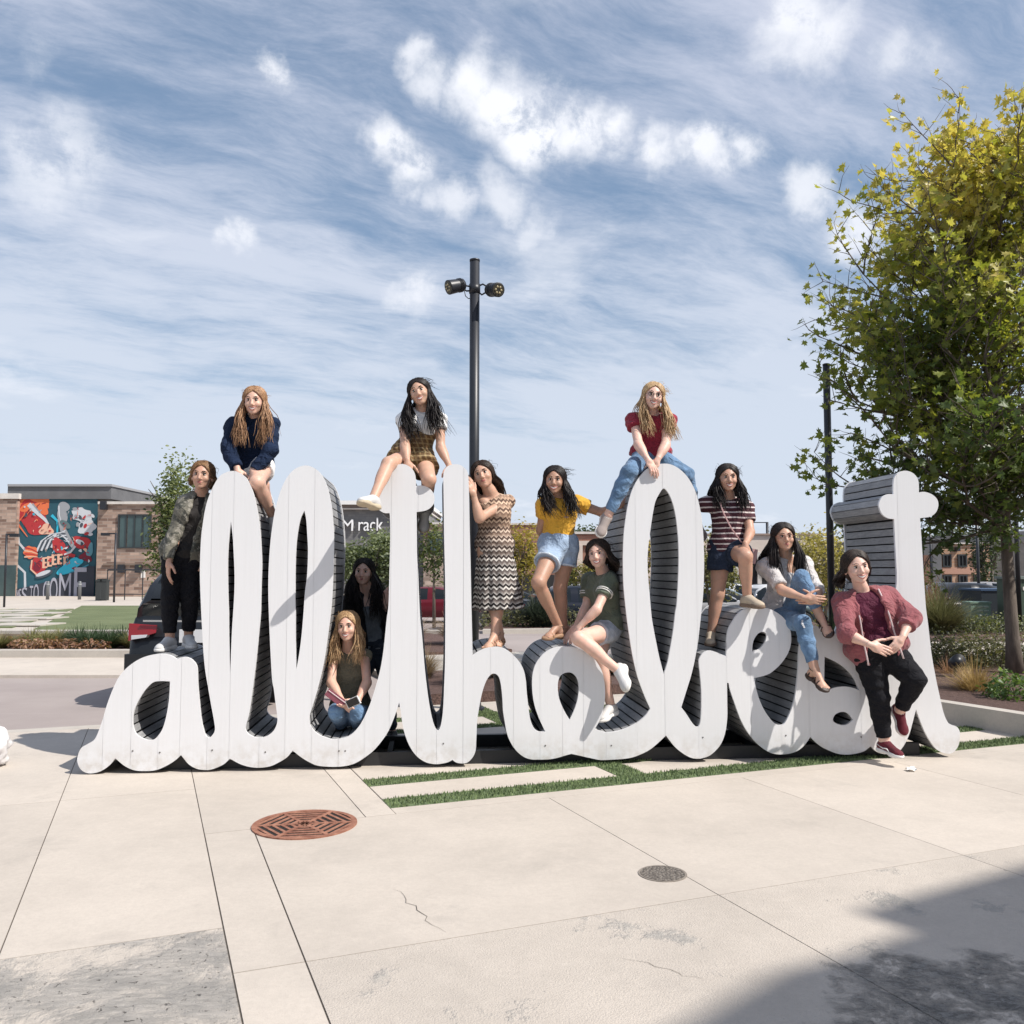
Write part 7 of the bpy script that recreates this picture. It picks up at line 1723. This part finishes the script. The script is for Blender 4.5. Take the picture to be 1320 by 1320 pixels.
    for q in (-1, 1):
        tl.box((-L / 2 + .14, q * hw * .80, zt), (.34, hw * .42, .19)); hl.box((L / 2 - .22, q * hw * .72, .70 if kind != 'suv' else .80), (.36, hw * .36, .13))
    CARM[kind] = dict(body=body, glass=gme, roof=rme, tyre=tyre, rim=rme2, spk=spk, und=und, ax=ax, wr=wr, S=S, zt=zt); return CARM[kind]
def paint(name, col): return mat('paint_' + name, tuple(q * .8 for q in col), .3, .0, coat=.12, spec=.25)
def car(kind, X, Y, heading, pname, col, label, detail=True, z=-.012, group=None):
    z = z + gz(Y)
    D = car_meshes(kind); S = D['S']; root = empty('parked_car', (X, Y, z), label, 'car', group, rz=heading); pm = paint(pname, col); hw = S['Wd'] / 2; L = S['L']
    def inst(nm, me, m, par, loc=(0, 0, 0)):
        key = (me.name, m.name); me2 = CARM.setdefault(key, None)
        if me2 is None: me2 = me.copy(); me2.materials.clear(); me2.materials.append(m); CARM[key] = me2
        o = bpy.data.objects.new(nm, me2); COL.objects.link(o); o.parent = par; o.location = loc; return o
    inst('body', D['body'], pm, root); gl = inst('glass', D['glass'], M_cgl, root); inst('roof', D['roof'], pm, root); inst('underbody', D['und'], M_trim, root)
    for a_ in D['ax']:
        for q in (-1, 1):
            w = inst('wheel', D['tyre'], M_tyre, root, (a_, q * (hw - .13), D['wr'])); inst('rim', D['rim'], M_trim, w); inst('spokes', D['spk'], M_rim, w)
    for q in (-1, 1):
        b = MB(); z_ = D['zt'] - .02
        b.hexa([(-L / 2 - .015, q * hw * .50, z_ - .01), (-L / 2 - .015, q * hw * .84, z_ - .10), (-L / 2 + .34, q * hw * .985, z_ - .03), (-L / 2 + .2, q * hw * .60, z_ - .03)], [(-L / 2 + .01, q * hw * .50, z_ + .07), (-L / 2 + .01, q * hw * .85, z_ + .09), (-L / 2 + .40, q * hw * .975, z_ + .07), (-L / 2 + .2, q * hw * .60, z_ + .07)]); tl_ = b.build('tail_light', M_tail, root)
        if detail: b = MB(); b.hexa([(-L / 2 - .019, q * hw * .62, z_ - .06), (-L / 2 - .019, q * hw * .80, z_ - .085), (-L / 2 + .1, q * hw * .90, z_ - .08), (-L / 2 + .1, q * hw * .62, z_ - .06)], [(-L / 2 - .017, q * hw * .60, z_ - .03), (-L / 2 - .017, q * hw * .80, z_ - .04), (-L / 2 + .1, q * hw * .92, z_ - .02), (-L / 2 + .1, q * hw * .62, z_ - .02)]); b.build('reversing_light', M_head, tl_)
        b = MB(); hz = .80 if kind == 'suv' else .66; b.ell((L / 2 - .17, q * hw * .70, hz), (.20, .24, .085), 10, 6); b.build('headlight', M_head, root, True)
        b = MB(); b.ell((.62, q * (hw + .06), S['prof'][6][1] + .06), (.08, .10, .07), 8, 6); b.build('mirror', pm, root, True)
    b = MB(); b.box((-L / 2 - .002, 0, .50), (.10, S['Wd'] * .86, .20)); b.box((L / 2 - .03, 0, .44), (.12, S['Wd'] * .80, .18)); b.build('bumper', M_trim if kind == 'suv' else pm, root)
    if detail:
        b = MB(); b.box((-L / 2 - .03, 0, .80), (.02, .36, .14)); b.build('plate', M_plate, root)
        b = MB(); b.box((-L / 2 - .022, 0, D['zt'] + .10), (.02, 1.2, .02)); b.build('chrome_strip', M_chr, root)
        b = MB()
        for q in (-1, 1): b.tube([(-L / 2 + .7, q * hw * .66, S['H'] + .0), (-L / 2 + .8, q * hw * .66, S['H'] + .05), (.1, q * hw * .66, S['H'] + .045), (.25, q * hw * .66, S['H'] - .04)], .016, 6)
        if kind == 'suv': b.build('roof_rail', M_chr, root, True)
    return root
ha = math.atan2(.995, .10)
cc = Vector((-4.34, 9.85)) + Vector((.995, -.10)) * .92 + Vector((.10, .995)) * 2.2
car('wagon', cc.x, cc.y, ha, 'charcoal', (.020, .023, .028), 'dark charcoal SUV with a red tail light parked behind the left end of the sign')
car('sedan', gx(560, 36.0) - .4, 36.5, R(175), 'maroon', (.14, .012, .022), 'dark red car seen between the first t and the h')
car('sedan', gx(662, 32.0), 32.5, R(8), 'black', (.012, .013, .015), 'black car parked right of the zigzag dress')
car('wagon', gx(775, 33.0), 33.0, R(4), 'silver', (.35, .35, .36), 'silver car behind the woman in the yellow blouse')
car('sedan', gx(750, 28.0), 28.4, R(6), 'blueblack', (.012, .016, .028), 'dark blue car partly hidden by the seated curly-haired woman')
rr = random.Random(5); cols = [('white', (.72, .72, .72)), ('silver', (.35, .35, .36)), ('blue', (.07, .11, .17)), ('teal', (.14, .20, .22)), ('charcoal', (.020, .023, .028)), ('grey', (.13, .135, .14))]
spots = [(925, 31.0, 3, 'teal-grey car with a bright windscreen behind the bare legs of the striped tee'), (958, 33.5, 0, 'white car behind the raised foot of the striped tee'), (992, 36.5, 1, 'silver car left of the white cardigan'), (935, 40.0, 0, 'white car in the second row behind the striped tee'), (905, 37.0, 2, 'blue car just right of the tall l'), (1068, 31.0, 3, 'teal-grey car between the white cardigan and the leaning woman'), (975, 43.5, 4, 'dark car in the far row below the beige store'), (1005, 47.0, 1, 'silver car in the farthest row below the beige store'), (820, 37.0, 5, 'grey car behind the tall l'), (1222, 25.5, 4, 'large dark car behind the green utility box'), (1208, 32.0, 1, 'silver car in front of the dark grey panels'), (1232, 37.5, 0, 'white car below the office windows'), (1262, 34.0, 5, 'grey car below the office block, right of the white one'), (1285, 38.5, 1, 'silver car at the right end of the parking row'), (1190, 29.0, 2, 'blue car just right of the t'), (880, 30.0, 1, 'silver car hidden behind the tall l'), (1030, 33.0, 0, 'white car behind the seated woman in the white cardigan')]
for i, (px, Y, ci, lab) in enumerate(spots):
    car(('sedan', 'wagon', 'sedan')[i % 3 if i != 9 else 0], gx(px, Y), Y, R(rr.choice((-8, 172, 12, 188)) + rr.uniform(-6, 6)), cols[ci][0], cols[ci][1], lab, False)
# ---- utility boxes
p = gp(1257, 0, 21.0, .14); root = empty('utility_box', tuple(p), 'pale green louvred utility box behind the hedge', 'utility box'); mg = mat('util_green', (.20, .30, .24), .6, var=.1)
b = MB(); b.box((0, 0, .33), (.46, .4, .66)); b.build('cabinet', mg, root); b = MB(); b.box((0, 0, .68), (.50, .44, .04)); b.build('lid', mg, root)
for i in range(2):
    for k in range(6): b = MB(); b.box((-.02 + .14 * i, -.205, .10 + .095 * k), (.11, .02, .045), Matrix.Rotation(.4, 3, 'X')); b.build('louvre', mat('louvre', (.42, .50, .45), .6), root)
p = gp(1276, 0, 22.8, .0); root = empty('dumpster', tuple(p), 'dark slate dumpster with a blue lid left of the maple trunk', 'dumpster'); 
b = MB(); b.hexa([(-.44, -.4, .12), (.44, -.4, .12), (.44, .5, .12), (-.44, .5, .12)], [(-.50, -.5, 1.12), (.50, -.5, 1.12), (.50, .6, 1.12), (-.50, .6, 1.12)]); b.build('container', mat('slate_metal', (.022, .032, .040), .6, bump=.2), root)
b = MB(); b.box((0, .05, 1.15), (1.04, 1.14, .05)); b.build('lid', mat('lid_blue', (.035, .07, .13), .5), root)
b = MB()
for q in (-1, 1): b.box((q * .53, 0, .80), (.06, .4, .12))
b.build('side_pocket', mat('slate_metal', (.022, .032, .040), .6), root)
p = gp(1326, 0, 20.5, .14); root = empty('transformer_box', tuple(p), 'dark green transformer box at the right edge', 'utility box'); b = MB(); b.box((0, 0, .58), (1.0, .9, 1.16)); b.build('cabinet', mat('transformer_green', (.055, .085, .060), .6), root); b = MB(); b.box((0, 0, 1.19), (1.08, .98, .06)); b.build('lid', mat('transformer_lid', (.16, .19, .17), .6), root)
b = MB(); b.box((-.33, -.456, .95), (.16, .012, .08)); b.build('warning_label', mat('notice', (.75, .72, .68), .6), root)
p = g(1222, 885); root = empty('ground_light', tuple(Vector((p.x + .1, p.y, .13))), 'small dark ground light in the mulch near the t', 'ground light'); b = MB(); b.tube([(0, 0, 0), (0, 0, .12)], .02, 8); b.build('stake', M_post, root); b = MB(); b.tube([(0, .05, .16), (0, -.12, .22)], [.07, .085], 14); b.build('lamp_head', M_post, root, True)
print('objects', len(bpy.data.objects))
